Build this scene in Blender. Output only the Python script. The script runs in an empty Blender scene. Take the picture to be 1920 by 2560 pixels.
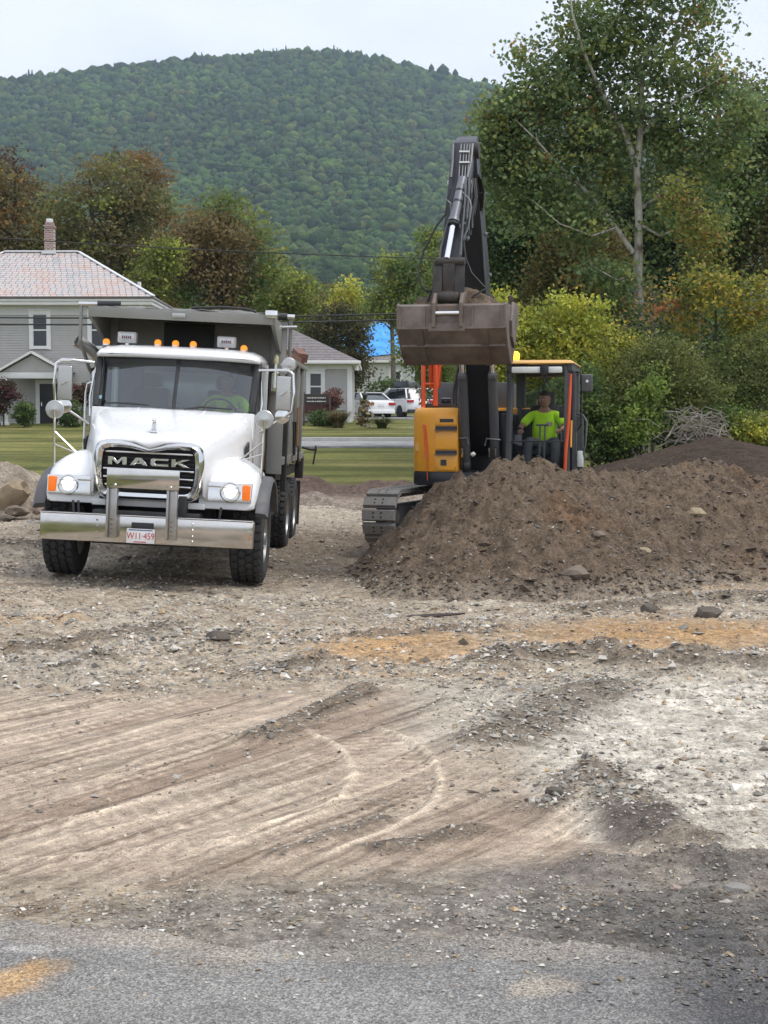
import bpy, bmesh, math, random
import numpy as np
from mathutils import Vector, Matrix, Euler, noise as mnoise

random.seed(7)
RNG = np.random.default_rng(11)
R = math.radians
SC = bpy.context.scene
COL = SC.collection

# ------------------------------------------------------------------ camera
FPX = 3700.0            # focal length in pixels of the 1920 x 2560 photograph
CAMH = 1.85
PITCH = math.atan(220 / FPX)
cam_d = bpy.data.cameras.new("camera")
cam_d.sensor_fit = 'VERTICAL'
cam_d.sensor_height = 36.0
cam_d.lens = FPX / 2560 * 36.0
cam_d.clip_end = 20000
cam_d.clip_start = 0.05
cam = bpy.data.objects.new("camera", cam_d)
COL.objects.link(cam)
cam.location = (0, 0, CAMH)
cam.rotation_euler = (math.pi / 2 - PITCH, 0, 0)
SC.camera = cam

# ------------------------------------------------------------------ world: bright overcast
SUN_EL, SUN_AZ = 62.0, 70.0      # azimuth: degrees to the right of straight behind the camera
world = bpy.data.worlds.new("World")
SC.world = world
world.use_nodes = True
wn = world.node_tree
wn.nodes.clear()
w_out = wn.nodes.new('ShaderNodeOutputWorld')
w_bg = wn.nodes.new('ShaderNodeBackground')
w_sky = wn.nodes.new('ShaderNodeTexSky')
w_sky.sky_type = 'NISHITA'
w_sky.sun_disc = False
w_sky.sun_elevation = R(SUN_EL)
w_sky.sun_rotation = R(180 - SUN_AZ)
w_sky.air_density = 1.0
w_sky.dust_density = 3.0
w_mix = wn.nodes.new('ShaderNodeMixRGB')
w_mix.inputs['Fac'].default_value = 0.90
w_tc = wn.nodes.new('ShaderNodeTexCoord')
w_map = wn.nodes.new('ShaderNodeMapping')
w_map.inputs['Scale'].default_value = (1.0, 1.0, 3.2)
w_no = wn.nodes.new('ShaderNodeTexNoise')
w_no.inputs['Scale'].default_value = 2.6
w_no.inputs['Detail'].default_value = 6
w_no.inputs['Roughness'].default_value = 0.55
w_cr = wn.nodes.new('ShaderNodeValToRGB')
w_cr.color_ramp.elements[0].position = 0.32
w_cr.color_ramp.elements[0].color = (6.2, 6.7, 7.9, 1)
w_cr.color_ramp.elements[1].position = 0.70
w_cr.color_ramp.elements[1].color = (8.8, 9.05, 9.6, 1)
wn.links.new(w_tc.outputs['Generated'], w_map.inputs['Vector'])
wn.links.new(w_map.outputs['Vector'], w_no.inputs['Vector'])
wn.links.new(w_no.outputs['Fac'], w_cr.inputs['Fac'])
wn.links.new(w_sky.outputs['Color'], w_mix.inputs['Color1'])
wn.links.new(w_cr.outputs['Color'], w_mix.inputs['Color2'])
wn.links.new(w_mix.outputs['Color'], w_bg.inputs['Color'])
w_bg.inputs['Strength'].default_value = 0.092
wn.links.new(w_bg.outputs['Background'], w_out.inputs['Surface'])

# ------------------------------------------------------------------ veiled sun
sun_d = bpy.data.lights.new("sun", 'SUN')
sun_d.energy = 1.5
sun_d.angle = R(24)
sun_d.color = (1.0, 0.965, 0.91)
sun = bpy.data.objects.new("sun", sun_d)
COL.objects.link(sun)
# light travels from behind-right of the camera towards the scene, downwards
_sd = Vector((-math.sin(R(SUN_AZ)) * math.cos(R(SUN_EL)), math.cos(R(SUN_AZ)) * math.cos(R(SUN_EL)), -math.sin(R(SUN_EL))))
sun.rotation_euler = _sd.to_track_quat('-Z', 'Y').to_euler()
sun.location = (10, -20, 40)

# ------------------------------------------------------------------ exposure / render settings
SC.view_settings.view_transform = 'Standard'
SC.view_settings.look = 'None'
SC.view_settings.exposure = 0.72
SC.view_settings.gamma = 1.0
SC.view_settings.use_curve_mapping = False
SC.render.engine = 'CYCLES'
SC.cycles.max_bounces = 7
SC.cycles.diffuse_bounces = 3
SC.cycles.glossy_bounces = 3
SC.cycles.transmission_bounces = 4
SC.cycles.transparent_max_bounces = 10
SC.cycles.volume_bounces = 0
SC.cycles.use_denoising = True
SC.cycles.caustics_reflective = False
SC.cycles.caustics_refractive = False

# ------------------------------------------------------------------ photo pixel -> world direction
_fw = Vector((0, math.cos(PITCH), -math.sin(PITCH)))
_up = Vector((0, math.sin(PITCH), math.cos(PITCH)))
_C = Vector((0, 0, CAMH))

def at(u, v, Y):
    """point on the ray of photo pixel (u, v) at distance Y in front of the camera"""
    d = _fw + _up * ((1280 - v) / FPX) + Vector(((u - 960) / FPX, 0, 0))
    return _C + d * (Y / d.y)

def project_np(x, y, z):
    """world -> photo pixel (numpy); used only to look up where soil patches lie"""
    cp, sp = math.cos(PITCH), math.sin(PITCH)
    dz = z - CAMH
    depth = y * cp - dz * sp
    vv = y * sp + dz * cp
    depth = np.maximum(depth, 0.05)
    return 960 + FPX * x / depth, 1280 - FPX * vv / depth

# ------------------------------------------------------------------ object helpers
def tag(o, label=None, cat=None, group=None, kind=None):
    if label: o["label"] = label
    if cat: o["category"] = cat
    if group: o["group"] = group
    if kind: o["kind"] = kind
    return o

def empty(name, loc=(0, 0, 0), rot=(0, 0, 0), label=None, cat=None, group=None):
    o = bpy.data.objects.new(name, None)
    o.empty_display_size = 0.2
    COL.objects.link(o)
    o.location = loc
    o.rotation_euler = rot
    return tag(o, label, cat, group)

def link(name, me, parent=None):
    o = bpy.data.objects.new(name, me)
    COL.objects.link(o)
    if parent is not None:
        o.parent = parent
    return o

def copy_tree(o, parent=None):
    c = o.copy()
    COL.objects.link(c)
    c.parent = parent
    for ch in o.children:
        copy_tree(ch, c)
    return c

def np_mesh(name, V, F, mat=None, smooth=False, cols=None, alpha=None):
    """V (n,3) array, F (m,k) array of equal-sized faces; cols (n,3) point colours -> attribute 'Col'"""
    V = np.asarray(V, dtype=np.float32)
    F = np.asarray(F, dtype=np.int32)
    me = bpy.data.meshes.new(name)
    m, k = F.shape
    me.vertices.add(len(V))
    me.vertices.foreach_set('co', V.ravel())
    me.loops.add(m * k)
    me.loops.foreach_set('vertex_index', F.ravel())
    me.polygons.add(m)
    me.polygons.foreach_set('loop_start', np.arange(0, m * k, k, dtype=np.int32))
    me.polygons.foreach_set('use_smooth', np.full(m, smooth, dtype=bool))
    me.update(calc_edges=True)
    if cols is not None:
        a = me.color_attributes.new('Col', 'FLOAT_COLOR', 'POINT')
        c4 = np.ones((len(V), 4), dtype=np.float32)
        c4[:, :3] = cols
        c4[:, 3] = 0 if alpha is None else alpha
        a.data.foreach_set('color', c4.ravel())
    if mat is not None:
        me.materials.append(mat)
    return me

def rotm(rx=0, ry=0, rz=0):
    return Euler((rx, ry, rz)).to_matrix()

class MB:
    """collects simple shapes; build() links them as one mesh object"""
    def __init__(s):
        s.v, s.f = [], []
    def add(s, verts, faces):
        n = len(s.v)
        s.v += [tuple(p) for p in verts]
        s.f += [tuple(i + n for i in q) for q in faces]
        return s
    def box(s, c, d, rot=None, taper=None):
        """centre c, full sizes d; taper=(tx,ty) scales the top face"""
        hx, hy, hz = d[0] / 2, d[1] / 2, d[2] / 2
        tx, ty = taper if taper else (1, 1)
        P = [Vector((-hx, -hy, -hz)), Vector((hx, -hy, -hz)), Vector((hx, hy, -hz)), Vector((-hx, hy, -hz)),
             Vector((-hx * tx, -hy * ty, hz)), Vector((hx * tx, -hy * ty, hz)), Vector((hx * tx, hy * ty, hz)), Vector((-hx * tx, hy * ty, hz))]
        if rot is not None:
            M = rotm(*rot) if isinstance(rot, tuple) else rot
            P = [M @ p for p in P]
        c = Vector(c)
        return s.add([p + c for p in P], [(0, 3, 2, 1), (4, 5, 6, 7), (0, 1, 5, 4), (1, 2, 6, 5), (2, 3, 7, 6), (3, 0, 4, 7)])
    def span(s, x0, x1, y0, y1, z0, z1):
        return s.box(((x0 + x1) / 2, (y0 + y1) / 2, (z0 + z1) / 2), (x1 - x0, y1 - y0, z1 - z0))
    def bar(s, p, q, w, h, up=(0, 0, 1), w2=None, h2=None):
        p, q = Vector(p), Vector(q)
        d = (q - p).normalized()
        sd = d.cross(Vector(up))
        if sd.length < 1e-4: sd = d.cross(Vector((1, 0, 0)))
        sd.normalize()
        u = sd.cross(d)
        w2 = w if w2 is None else w2
        h2 = h if h2 is None else h2
        P = []
        for c, ww, hh in ((p, w, h), (q, w2, h2)):
            for a, b in ((-1, -1), (1, -1), (1, 1), (-1, 1)):
                P.append(c + sd * (a * ww / 2) + u * (b * hh / 2))
        return s.add(P, [(0, 1, 2, 3), (7, 6, 5, 4), (0, 4, 5, 1), (1, 5, 6, 2), (2, 6, 7, 3), (3, 7, 4, 0)])
    def tube(s, pts, r, n=10, cap=True):
        pts = [Vector(p) for p in pts]
        rs = r if isinstance(r, (list, tuple)) else [r] * len(pts)
        ref = None
        rings = []
        for i, p in enumerate(pts):
            a = pts[max(i - 1, 0)]
            b = pts[min(i + 1, len(pts) - 1)]
            d = (b - a).normalized()
            if ref is None:
                ref = d.cross(Vector((0.3, 0.2, 1)))
                if ref.length < 0.05: ref = d.cross(Vector((1, 0, 0)))
            ref = (ref - d * ref.dot(d)).normalized()
            e = d.cross(ref)
            rings.append([p + (ref * math.cos(t) + e * math.sin(t)) * rs[i] for t in (2 * math.pi * k / n for k in range(n))])
        V = [q for rg in rings for q in rg]
        F = []
        for i in range(len(pts) - 1):
            for k in range(n):
                a, b = i * n + k, i * n + (k + 1) % n
                F.append((a, b, b + n, a + n))
        if cap:
            F.append(tuple(range(n - 1, -1, -1)))
            F.append(tuple(range((len(pts) - 1) * n, len(pts) * n)))
        return s.add(V, F)
    def cyl(s, p, q, r, n=16, r2=None):
        return s.tube([p, q], [r, r if r2 is None else r2], n)
    def lathe(s, prof, axis='z', n=24, c=(0, 0, 0), closed=False):
        """prof: [(radius, height)...]; revolve about axis through c"""
        c = Vector(c)
        V, F = [], []
        m = len(prof)
        for k in range(n):
            t = 2 * math.pi * k / n
            for (r, h) in prof:
                if axis == 'z': p = Vector((r * math.cos(t), r * math.sin(t), h))
                elif axis == 'x': p = Vector((h, r * math.cos(t), r * math.sin(t)))
                else: p = Vector((r * math.sin(t), h, r * math.cos(t)))
                V.append(c + p)
        for k in range(n):
            k2 = (k + 1) % n
            for i in range(m - 1 if not closed else m):
                j = (i + 1) % m
                F.append((k * m + i, k2 * m + i, k2 * m + j, k * m + j))
        if not closed:
            if prof[0][0] > 1e-6: F.append(tuple(k * m for k in range(n - 1, -1, -1)))
            if prof[-1][0] > 1e-6: F.append(tuple(k * m + m - 1 for k in range(n)))
        return s.add(V, F)
    def prism(s, poly, depth, M=None, off=0.0):
        """2-D polygon (x,y) extruded along +z by depth, then placed with 4x4 M"""
        M = M or Matrix.Identity(4)
        n = len(poly)
        V = [M @ Vector((x, y, off)) for x, y in poly] + [M @ Vector((x, y, off + depth)) for x, y in poly]
        F = [tuple(range(n - 1, -1, -1)), tuple(range(n, 2 * n))]
        F += [(i, (i + 1) % n, (i + 1) % n + n, i + n) for i in range(n)]
        return s.add(V, F)
    def loft(s, secs, closed=True, cap=True):
        n = len(secs[0])
        V = [Vector(p) for sec in secs for p in sec]
        F = []
        for i in range(len(secs) - 1):
            for k in range(n if closed else n - 1):
                k2 = (k + 1) % n
                F.append((i * n + k, i * n + k2, (i + 1) * n + k2, (i + 1) * n + k))
        if cap and closed:
            F.append(tuple(range(n - 1, -1, -1)))
            F.append(tuple(range((len(secs) - 1) * n, len(secs) * n)))
        return s.add(V, F)
    def blob(s, c, r, sub=2, amp=0.15, freq=1.5, seed=0):
        bm = bmesh.new()
        bmesh.ops.create_icosphere(bm, subdivisions=sub, radius=1.0)
        r = (r, r, r) if not isinstance(r, (tuple, list)) else r
        o = Vector((seed * 3.7, seed * 1.3, seed * 2.9))
        V = []
        for v in bm.verts:
            k = 1 + amp * 2 * mnoise.noise(v.co * freq + o)
            V.append(Vector((v.co.x * r[0], v.co.y * r[1], v.co.z * r[2])) * k + Vector(c))
        F = [tuple(v.index for v in f.verts) for f in bm.faces]
        bm.free()
        return s.add(V, F)
    def build(s, name, mat, parent=None, bevel=0.0, seg=2, smooth=35, subsurf=0, fix=True):
        me = bpy.data.meshes.new(name)
        me.from_pydata(s.v, [], s.f)
        bm = bmesh.new()
        bm.from_mesh(me)
        if fix:
            bmesh.ops.recalc_face_normals(bm, faces=bm.faces)
        if bevel > 0:
            es = [e for e in bm.edges if len(e.link_faces) == 2 and e.calc_face_angle(0) > R(28)]
            bmesh.ops.bevel(bm, geom=es, offset=bevel, segments=seg, affect='EDGES', profile=0.6, clamp_overlap=True)
        if subsurf:
            pass
        if smooth:
            for f in bm.faces: f.smooth = True
            for e in bm.edges:
                if len(e.link_faces) == 2 and e.calc_face_angle(0) > R(smooth):
                    e.smooth = False
        bm.to_mesh(me)
        bm.free()
        if mat is not None:
            me.materials.append(mat)
        o = link(name, me, parent)
        if subsurf:
            mod = o.modifiers.new('sub', 'SUBSURF')
            mod.levels = mod.render_levels = subsurf
        return o

# ------------------------------------------------------------------ materials
def _new(name):
    m = bpy.data.materials.new(name)
    m.use_nodes = True
    nt = m.node_tree
    return m, nt, nt.nodes['Principled BSDF']

def _coords(nt, kind='Object'):
    tc = nt.nodes.new('ShaderNodeTexCoord')
    return tc.outputs[kind]

def _noise(nt, vec, scale, detail=4, rough=0.55):
    n = nt.nodes.new('ShaderNodeTexNoise')
    n.inputs['Scale'].default_value = scale
    n.inputs['Detail'].default_value = detail
    n.inputs['Roughness'].default_value = rough
    nt.links.new(vec, n.inputs['Vector'])
    return n.outputs['Fac']

def _ramp(nt, fac, stops):
    r = nt.nodes.new('ShaderNodeValToRGB')
    e = r.color_ramp.elements
    while len(e) < len(stops): e.new(0.5)
    for i, (p, c) in enumerate(stops):
        e[i].position = p
        e[i].color = (*c, 1) if len(c) == 3 else c
    nt.links.new(fac, r.inputs['Fac'])
    return r.outputs['Color']

def _mix(nt, fac, a, b, mode='MIX'):
    m = nt.nodes.new('ShaderNodeMixRGB')
    m.blend_type = mode
    for k, s in (('Fac', fac), ('Color1', a), ('Color2', b)):
        if hasattr(s, 'is_linked'): nt.links.new(s, m.inputs[k])
        else: m.inputs[k].default_value = s if not isinstance(s, tuple) else ((*s, 1) if len(s) == 3 else s)
    return m.outputs['Color']

def _bump(nt, h, strength, dist, bsdf, normal=None):
    b = nt.nodes.new('ShaderNodeBump')
    b.inputs['Strength'].default_value = strength
    b.inputs['Distance'].default_value = dist
    nt.links.new(h, b.inputs['Height'])
    if normal is not None: nt.links.new(normal, b.inputs['Normal'])
    nt.links.new(b.outputs['Normal'], bsdf.inputs['Normal'])
    return b.outputs['Normal']

def M_plain(name, col, rough=0.5, metal=0.0, var=0.12, scale=6.0, bump=0.0, dirt=None, dirt_amt=0.35, dirt_scale=2.5, coat=0.0, spec=0.5, emit=None, emit_s=0.0, rvar=0.12):
    """principled surface with noise in tone, roughness and optional blotches of dirt"""
    m, nt, b = _new(name)
    v = _coords(nt)
    n1 = _noise(nt, v, scale, 5)
    lo = tuple(c * (1 - var) for c in col)
    hi = tuple(min(1, c * (1 + var)) for c in col)
    c = _ramp(nt, n1, [(0.3, lo), (0.7, hi)])
    if dirt:
        n2 = _noise(nt, v, dirt_scale, 7, 0.65)
        f = _ramp(nt, n2, [(0.42, (0, 0, 0)), (0.72, (dirt_amt,) * 3)])
        c = _mix(nt, f, c, dirt)
    nt.links.new(c, b.inputs['Base Color'])
    rr = nt.nodes.new('ShaderNodeMapRange')
    rr.inputs['To Min'].default_value = max(0.02, rough - rvar)
    rr.inputs['To Max'].default_value = min(1, rough + rvar)
    n3 = _noise(nt, v, scale * 2.3, 4)
    nt.links.new(n3, rr.inputs['Value'])
    nt.links.new(rr.outputs['Result'], b.inputs['Roughness'])
    b.inputs['Metallic'].default_value = metal
    b.inputs['Specular IOR Level'].default_value = spec
    b.inputs['Coat Weight'].default_value = coat
    b.inputs['Coat Roughness'].default_value = 0.08
    if bump > 0:
        _bump(nt, _noise(nt, v, scale * 5, 6), bump, 0.02, b)
    if emit:
        b.inputs['Emission Color'].default_value = (*emit, 1)
        b.inputs['Emission Strength'].default_value = emit_s
    return m

def M_glass(name, tint=(0.75, 0.82, 0.82), refl=0.10, rough=0.02, max_refl=0.6):
    m = bpy.data.materials.new(name)
    m.use_nodes = True
    nt = m.node_tree
    nt.nodes.clear()
    o = nt.nodes.new('ShaderNodeOutputMaterial')
    t = nt.nodes.new('ShaderNodeBsdfTransparent')
    t.inputs['Color'].default_value = (*tint, 1)
    g = nt.nodes.new('ShaderNodeBsdfGlossy')
    g.inputs['Roughness'].default_value = rough
    g.inputs['Color'].default_value = (0.95, 0.97, 1, 1)
    fr = nt.nodes.new('ShaderNodeFresnel')
    fr.inputs['IOR'].default_value = 1.5
    mr = nt.nodes.new('ShaderNodeMapRange')
    mr.inputs['From Min'].default_value = 0.03
    mr.inputs['To Min'].default_value = refl
    mr.inputs['To Max'].default_value = max_refl
    mx = nt.nodes.new('ShaderNodeMixShader')
    nt.links.new(fr.outputs['Fac'], mr.inputs['Value'])
    nt.links.new(mr.outputs['Result'], mx.inputs['Fac'])
    nt.links.new(t.outputs['BSDF'], mx.inputs[1])
    nt.links.new(g.outputs['BSDF'], mx.inputs[2])
    nt.links.new(mx.outputs['Shader'], o.inputs['Surface'])
    return m

def M_leaf(name, trans=0.35, rough=0.5):
    m = bpy.data.materials.new(name)
    m.use_nodes = True
    nt = m.node_tree
    b = nt.nodes['Principled BSDF']
    o = nt.nodes['Material Output']
    a = nt.nodes.new('ShaderNodeAttribute')
    a.attribute_name = 'Col'
    nt.links.new(a.outputs['Color'], b.inputs['Base Color'])
    b.inputs['Roughness'].default_value = rough
    b.inputs['Specular IOR Level'].default_value = 0.35
    t = nt.nodes.new('ShaderNodeBsdfTranslucent')
    nt.links.new(a.outputs['Color'], t.inputs['Color'])
    mx = nt.nodes.new('ShaderNodeMixShader')
    mx.inputs['Fac'].default_value = trans
    nt.links.new(b.outputs['BSDF'], mx.inputs[1])
    nt.links.new(t.outputs['BSDF'], mx.inputs[2])
    nt.links.new(mx.outputs['Shader'], o.inputs['Surface'])
    return m

MAT = {}
MAT['white_paint'] = M_plain('white_paint', (0.80, 0.80, 0.80), 0.28, 0, 0.02, 3, dirt=(0.55, 0.52, 0.47), dirt_amt=0.05, dirt_scale=1.0, coat=0.4, rvar=.03)
MAT['chrome'] = M_plain('chrome', (0.72, 0.72, 0.71), 0.13, 1.0, 0.05, 4, dirt=(0.42, 0.40, 0.37), dirt_amt=0.35, rvar=0.07)
MAT['polished'] = M_plain('polished_steel', (0.66, 0.65, 0.63), 0.10, 1.0, 0.06, 2.5, dirt=(0.48, 0.44, 0.39), dirt_amt=0.45, dirt_scale=1.6, rvar=0.07)
MAT['brushed'] = M_plain('brushed_steel', (0.46, 0.455, 0.44), 0.38, 1.0, 0.12, 7, dirt=(0.25, 0.22, 0.19), dirt_amt=0.5)
MAT['box_steel'] = M_plain('dump_box_paint', (0.30, 0.30, 0.285), 0.48, 0.25, 0.10, 1.6, dirt=(0.24, 0.215, 0.185), dirt_amt=0.6, dirt_scale=1.1)
MAT['rubber'] = M_plain('tyre_rubber', (0.030, 0.031, 0.033), 0.78, 0, 0.2, 8, bump=0.2, dirt=(0.085, 0.078, 0.068), dirt_amt=0.45, dirt_scale=3)
MAT['black'] = M_plain('black_plastic', (0.022, 0.022, 0.025), 0.5, 0, 0.15, 5, dirt=(0.10, 0.09, 0.08), dirt_amt=0.25)
MAT['frame_black'] = M_plain('chassis_black', (0.020, 0.021, 0.024), 0.55, 0, 0.2, 4, dirt=(0.09, 0.08, 0.065), dirt_amt=0.4)
MAT['flare'] = M_plain('grey_rubber_flare', (0.075, 0.077, 0.085), 0.55, 0, 0.1, 5, dirt=(0.2, 0.18, 0.15), dirt_amt=0.3)
MAT['amber_lit'] = M_plain('amber_lens_lit', (0.75, 0.22, 0.02), 0.3, 0, 0.1, 9, emit=(1.0, 0.33, 0.03), emit_s=0.55)
MAT['amber'] = M_plain('amber_lens', (0.80, 0.16, 0.015), 0.3, 0, 0.12, 14, emit=(1.0, 0.22, 0.01), emit_s=0.22)
MAT['lamp_lit'] = M_plain('headlamp_lit', (0.9, 0.9, 0.9), 0.2, 0, 0.02, 3, emit=(1.0, 0.99, 0.97), emit_s=2.6)
MAT['lamp_clear'] = M_plain('lamp_glass', (0.72, 0.73, 0.74), 0.18, 0.2, 0.05, 6)
MAT['glass'] = M_glass('windscreen_glass', (0.50, 0.58, 0.58), 0.115)
MAT['cab_glass'] = M_glass('cab_glass', (0.93, 0.95, 0.945), 0.0, .01, .30)
MAT['lamp_reflector'] = M_plain('lamp_reflector', (.75, .75, .75), .15, .9, .02, 3, emit=(1, 1, 1), emit_s=.22)
MAT['mirror'] = M_plain('mirror_back', (0.50, 0.50, 0.485), 0.30, 0.8, 0.05, 3, dirt=(0.35, 0.33, 0.3), dirt_amt=0.3)
MAT['interior'] = M_plain('cab_interior', (0.07, 0.072, 0.075), 0.7, 0, 0.15, 4)
MAT['interior_light'] = M_plain('cab_trim_grey', (0.20, 0.21, 0.21), 0.7, 0, 0.1, 4)
MAT['hivis'] = M_plain('hi_vis_fabric', (0.50, 0.88, 0.02), 0.75, 0, 0.10, 9, bump=0.5, emit=None)
MAT['reflect_strip'] = M_plain('reflective_tape', (0.6, 0.6, 0.58), 0.4, 0.2, 0.05, 5)
MAT['plate_white'] = M_plain('number_plate_white', (0.78, 0.78, 0.78), 0.4, 0, 0.04, 5, dirt=(0.5, 0.46, 0.4), dirt_amt=0.3)
MAT['plate_red'] = M_plain('number_plate_red', (0.50, 0.035, 0.05), 0.4, 0, 0.08, 5)
MAT['plate_blue'] = M_plain('number_plate_blue', (0.08, 0.12, 0.26), 0.4, 0, 0.08, 5)
MAT['wood_board'] = M_plain('weathered_board', (0.17, 0.085, 0.06), 0.75, 0, 0.3, 9, bump=0.3)
MAT['tarp_mesh'] = M_plain('rolled_tarp', (0.022, 0.022, 0.024), 0.8, 0, 0.2, 10, bump=0.3)
# ================================================================== terrain
def _hash2(ix, iy, seed):
    h = (ix.astype(np.int64) * 374761393 + iy.astype(np.int64) * 668265263 + seed * 974634777) & 0x7fffffff
    h = ((h ^ (h >> 13)) * 1274126177) & 0x7fffffff
    h = (h ^ (h >> 16)) & 0xffff
    return h / 65535.0

def vnoise(x, y, seed=0):
    ix, iy = np.floor(x), np.floor(y)
    fx, fy = x - ix, y - iy
    fx, fy = fx * fx * (3 - 2 * fx), fy * fy * (3 - 2 * fy)
    a, b = _hash2(ix, iy, seed), _hash2(ix + 1, iy, seed)
    c, d = _hash2(ix, iy + 1, seed), _hash2(ix + 1, iy + 1, seed)
    return (a + (b - a) * fx) * (1 - fy) + (c + (d - c) * fx) * fy

def fbm(x, y, seed=0, octv=4, gain=0.5):
    """-1..1"""
    s, a, t = 0, 1.0, 0
    for i in range(octv):
        s = s + a * (vnoise(x * 2 ** i + i * 17.3, y * 2 ** i - i * 9.1, seed + i) * 2 - 1)
        t += a
        a *= gain
    return s / t

def sstep(a, b, x):
    t = np.clip((x - a) / (b - a), 0, 1)
    return t * t * (3 - 2 * t)

_PY = np.array([-80, 4.5, 5.0, 6.5, 9, 13, 17, 20, 24, 30, 36, 40, 54, 58, 66, 74, 90, 130, 200, 450, 700])
_PZ = np.array([.25, .25, .22, .15, .07, -.01, -.075, -.01, .13, .28, .35, .42, 1.05, 1.10, 1.5, 1.9, 2.3, 3.2, 5, 12, 14])

def base_h(x, y):
    z = np.interp(y, _PY, _PZ)
    k = sstep(12, 16, y) * (1 - sstep(26, 33, y))
    z = z - k * 0.050 * np.clip(x + 2.75, -3.0, 2.2)       # the ground tips up to the left under the truck
    z = z + 0.35 * sstep(33, 45, y) * (1 - sstep(60, 75, y)) * sstep(4, 14, x)
    return z

# soil berms and heaps: (u, v of the crest ends in the photo, height, half width)
BERMS = [((660, 1850), (905, 1742), .06, .15), ((1235, 1665), (1500, 1650), .13, .24), ((1585, 1668), (1960, 1672), .13, .28),
         ((1372, 2020), (1490, 1955), .05, .12), ((1490, 1955), (1680, 2120), .06, .20), ((520, 1612), (590, 1600), .09, .12),
         ((180, 1660), (260, 1650), .06, .14), ((1240, 1850), (1520, 1720), .05, .28), ((960, 2130), (1200, 2080), .035, .10),
         ((700, 2140), (960, 2050), .03, .07), ((620, 1690), (820, 1660), .05, .14), ((0, 1365), (190, 1375), .10, .35),
         ((900, 1590), (1250, 1575), .04, .20), ((1480, 1530), (1900, 1490), .07, .35), ((1480, 2180), (1700, 2190), .04, .12),
         ((1790, 2200), (1900, 2190), .05, .14), ((60, 1620), (420, 1570), .03, .22)]
def _g(u, v):
    lo, hi = 2.5, 60.0
    for _ in range(40):
        m = (lo + hi) / 2
        p = at(u, v, m)
        if p.z > float(base_h(np.array([p.x]), np.array([m]))[0]): lo = m
        else: hi = m
    p = at(u, v, lo)
    return p
BW = [(_g(*a), _g(*b), h, w) for a, b, h, w in BERMS]

def seg_d(x, y, a, b):
    dx, dy = b.x - a.x, b.y - a.y
    t = np.clip(((x - a.x) * dx + (y - a.y) * dy) / (dx * dx + dy * dy), 0, 1)
    return np.hypot(x - a.x - t * dx, y - a.y - t * dy), t

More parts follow.
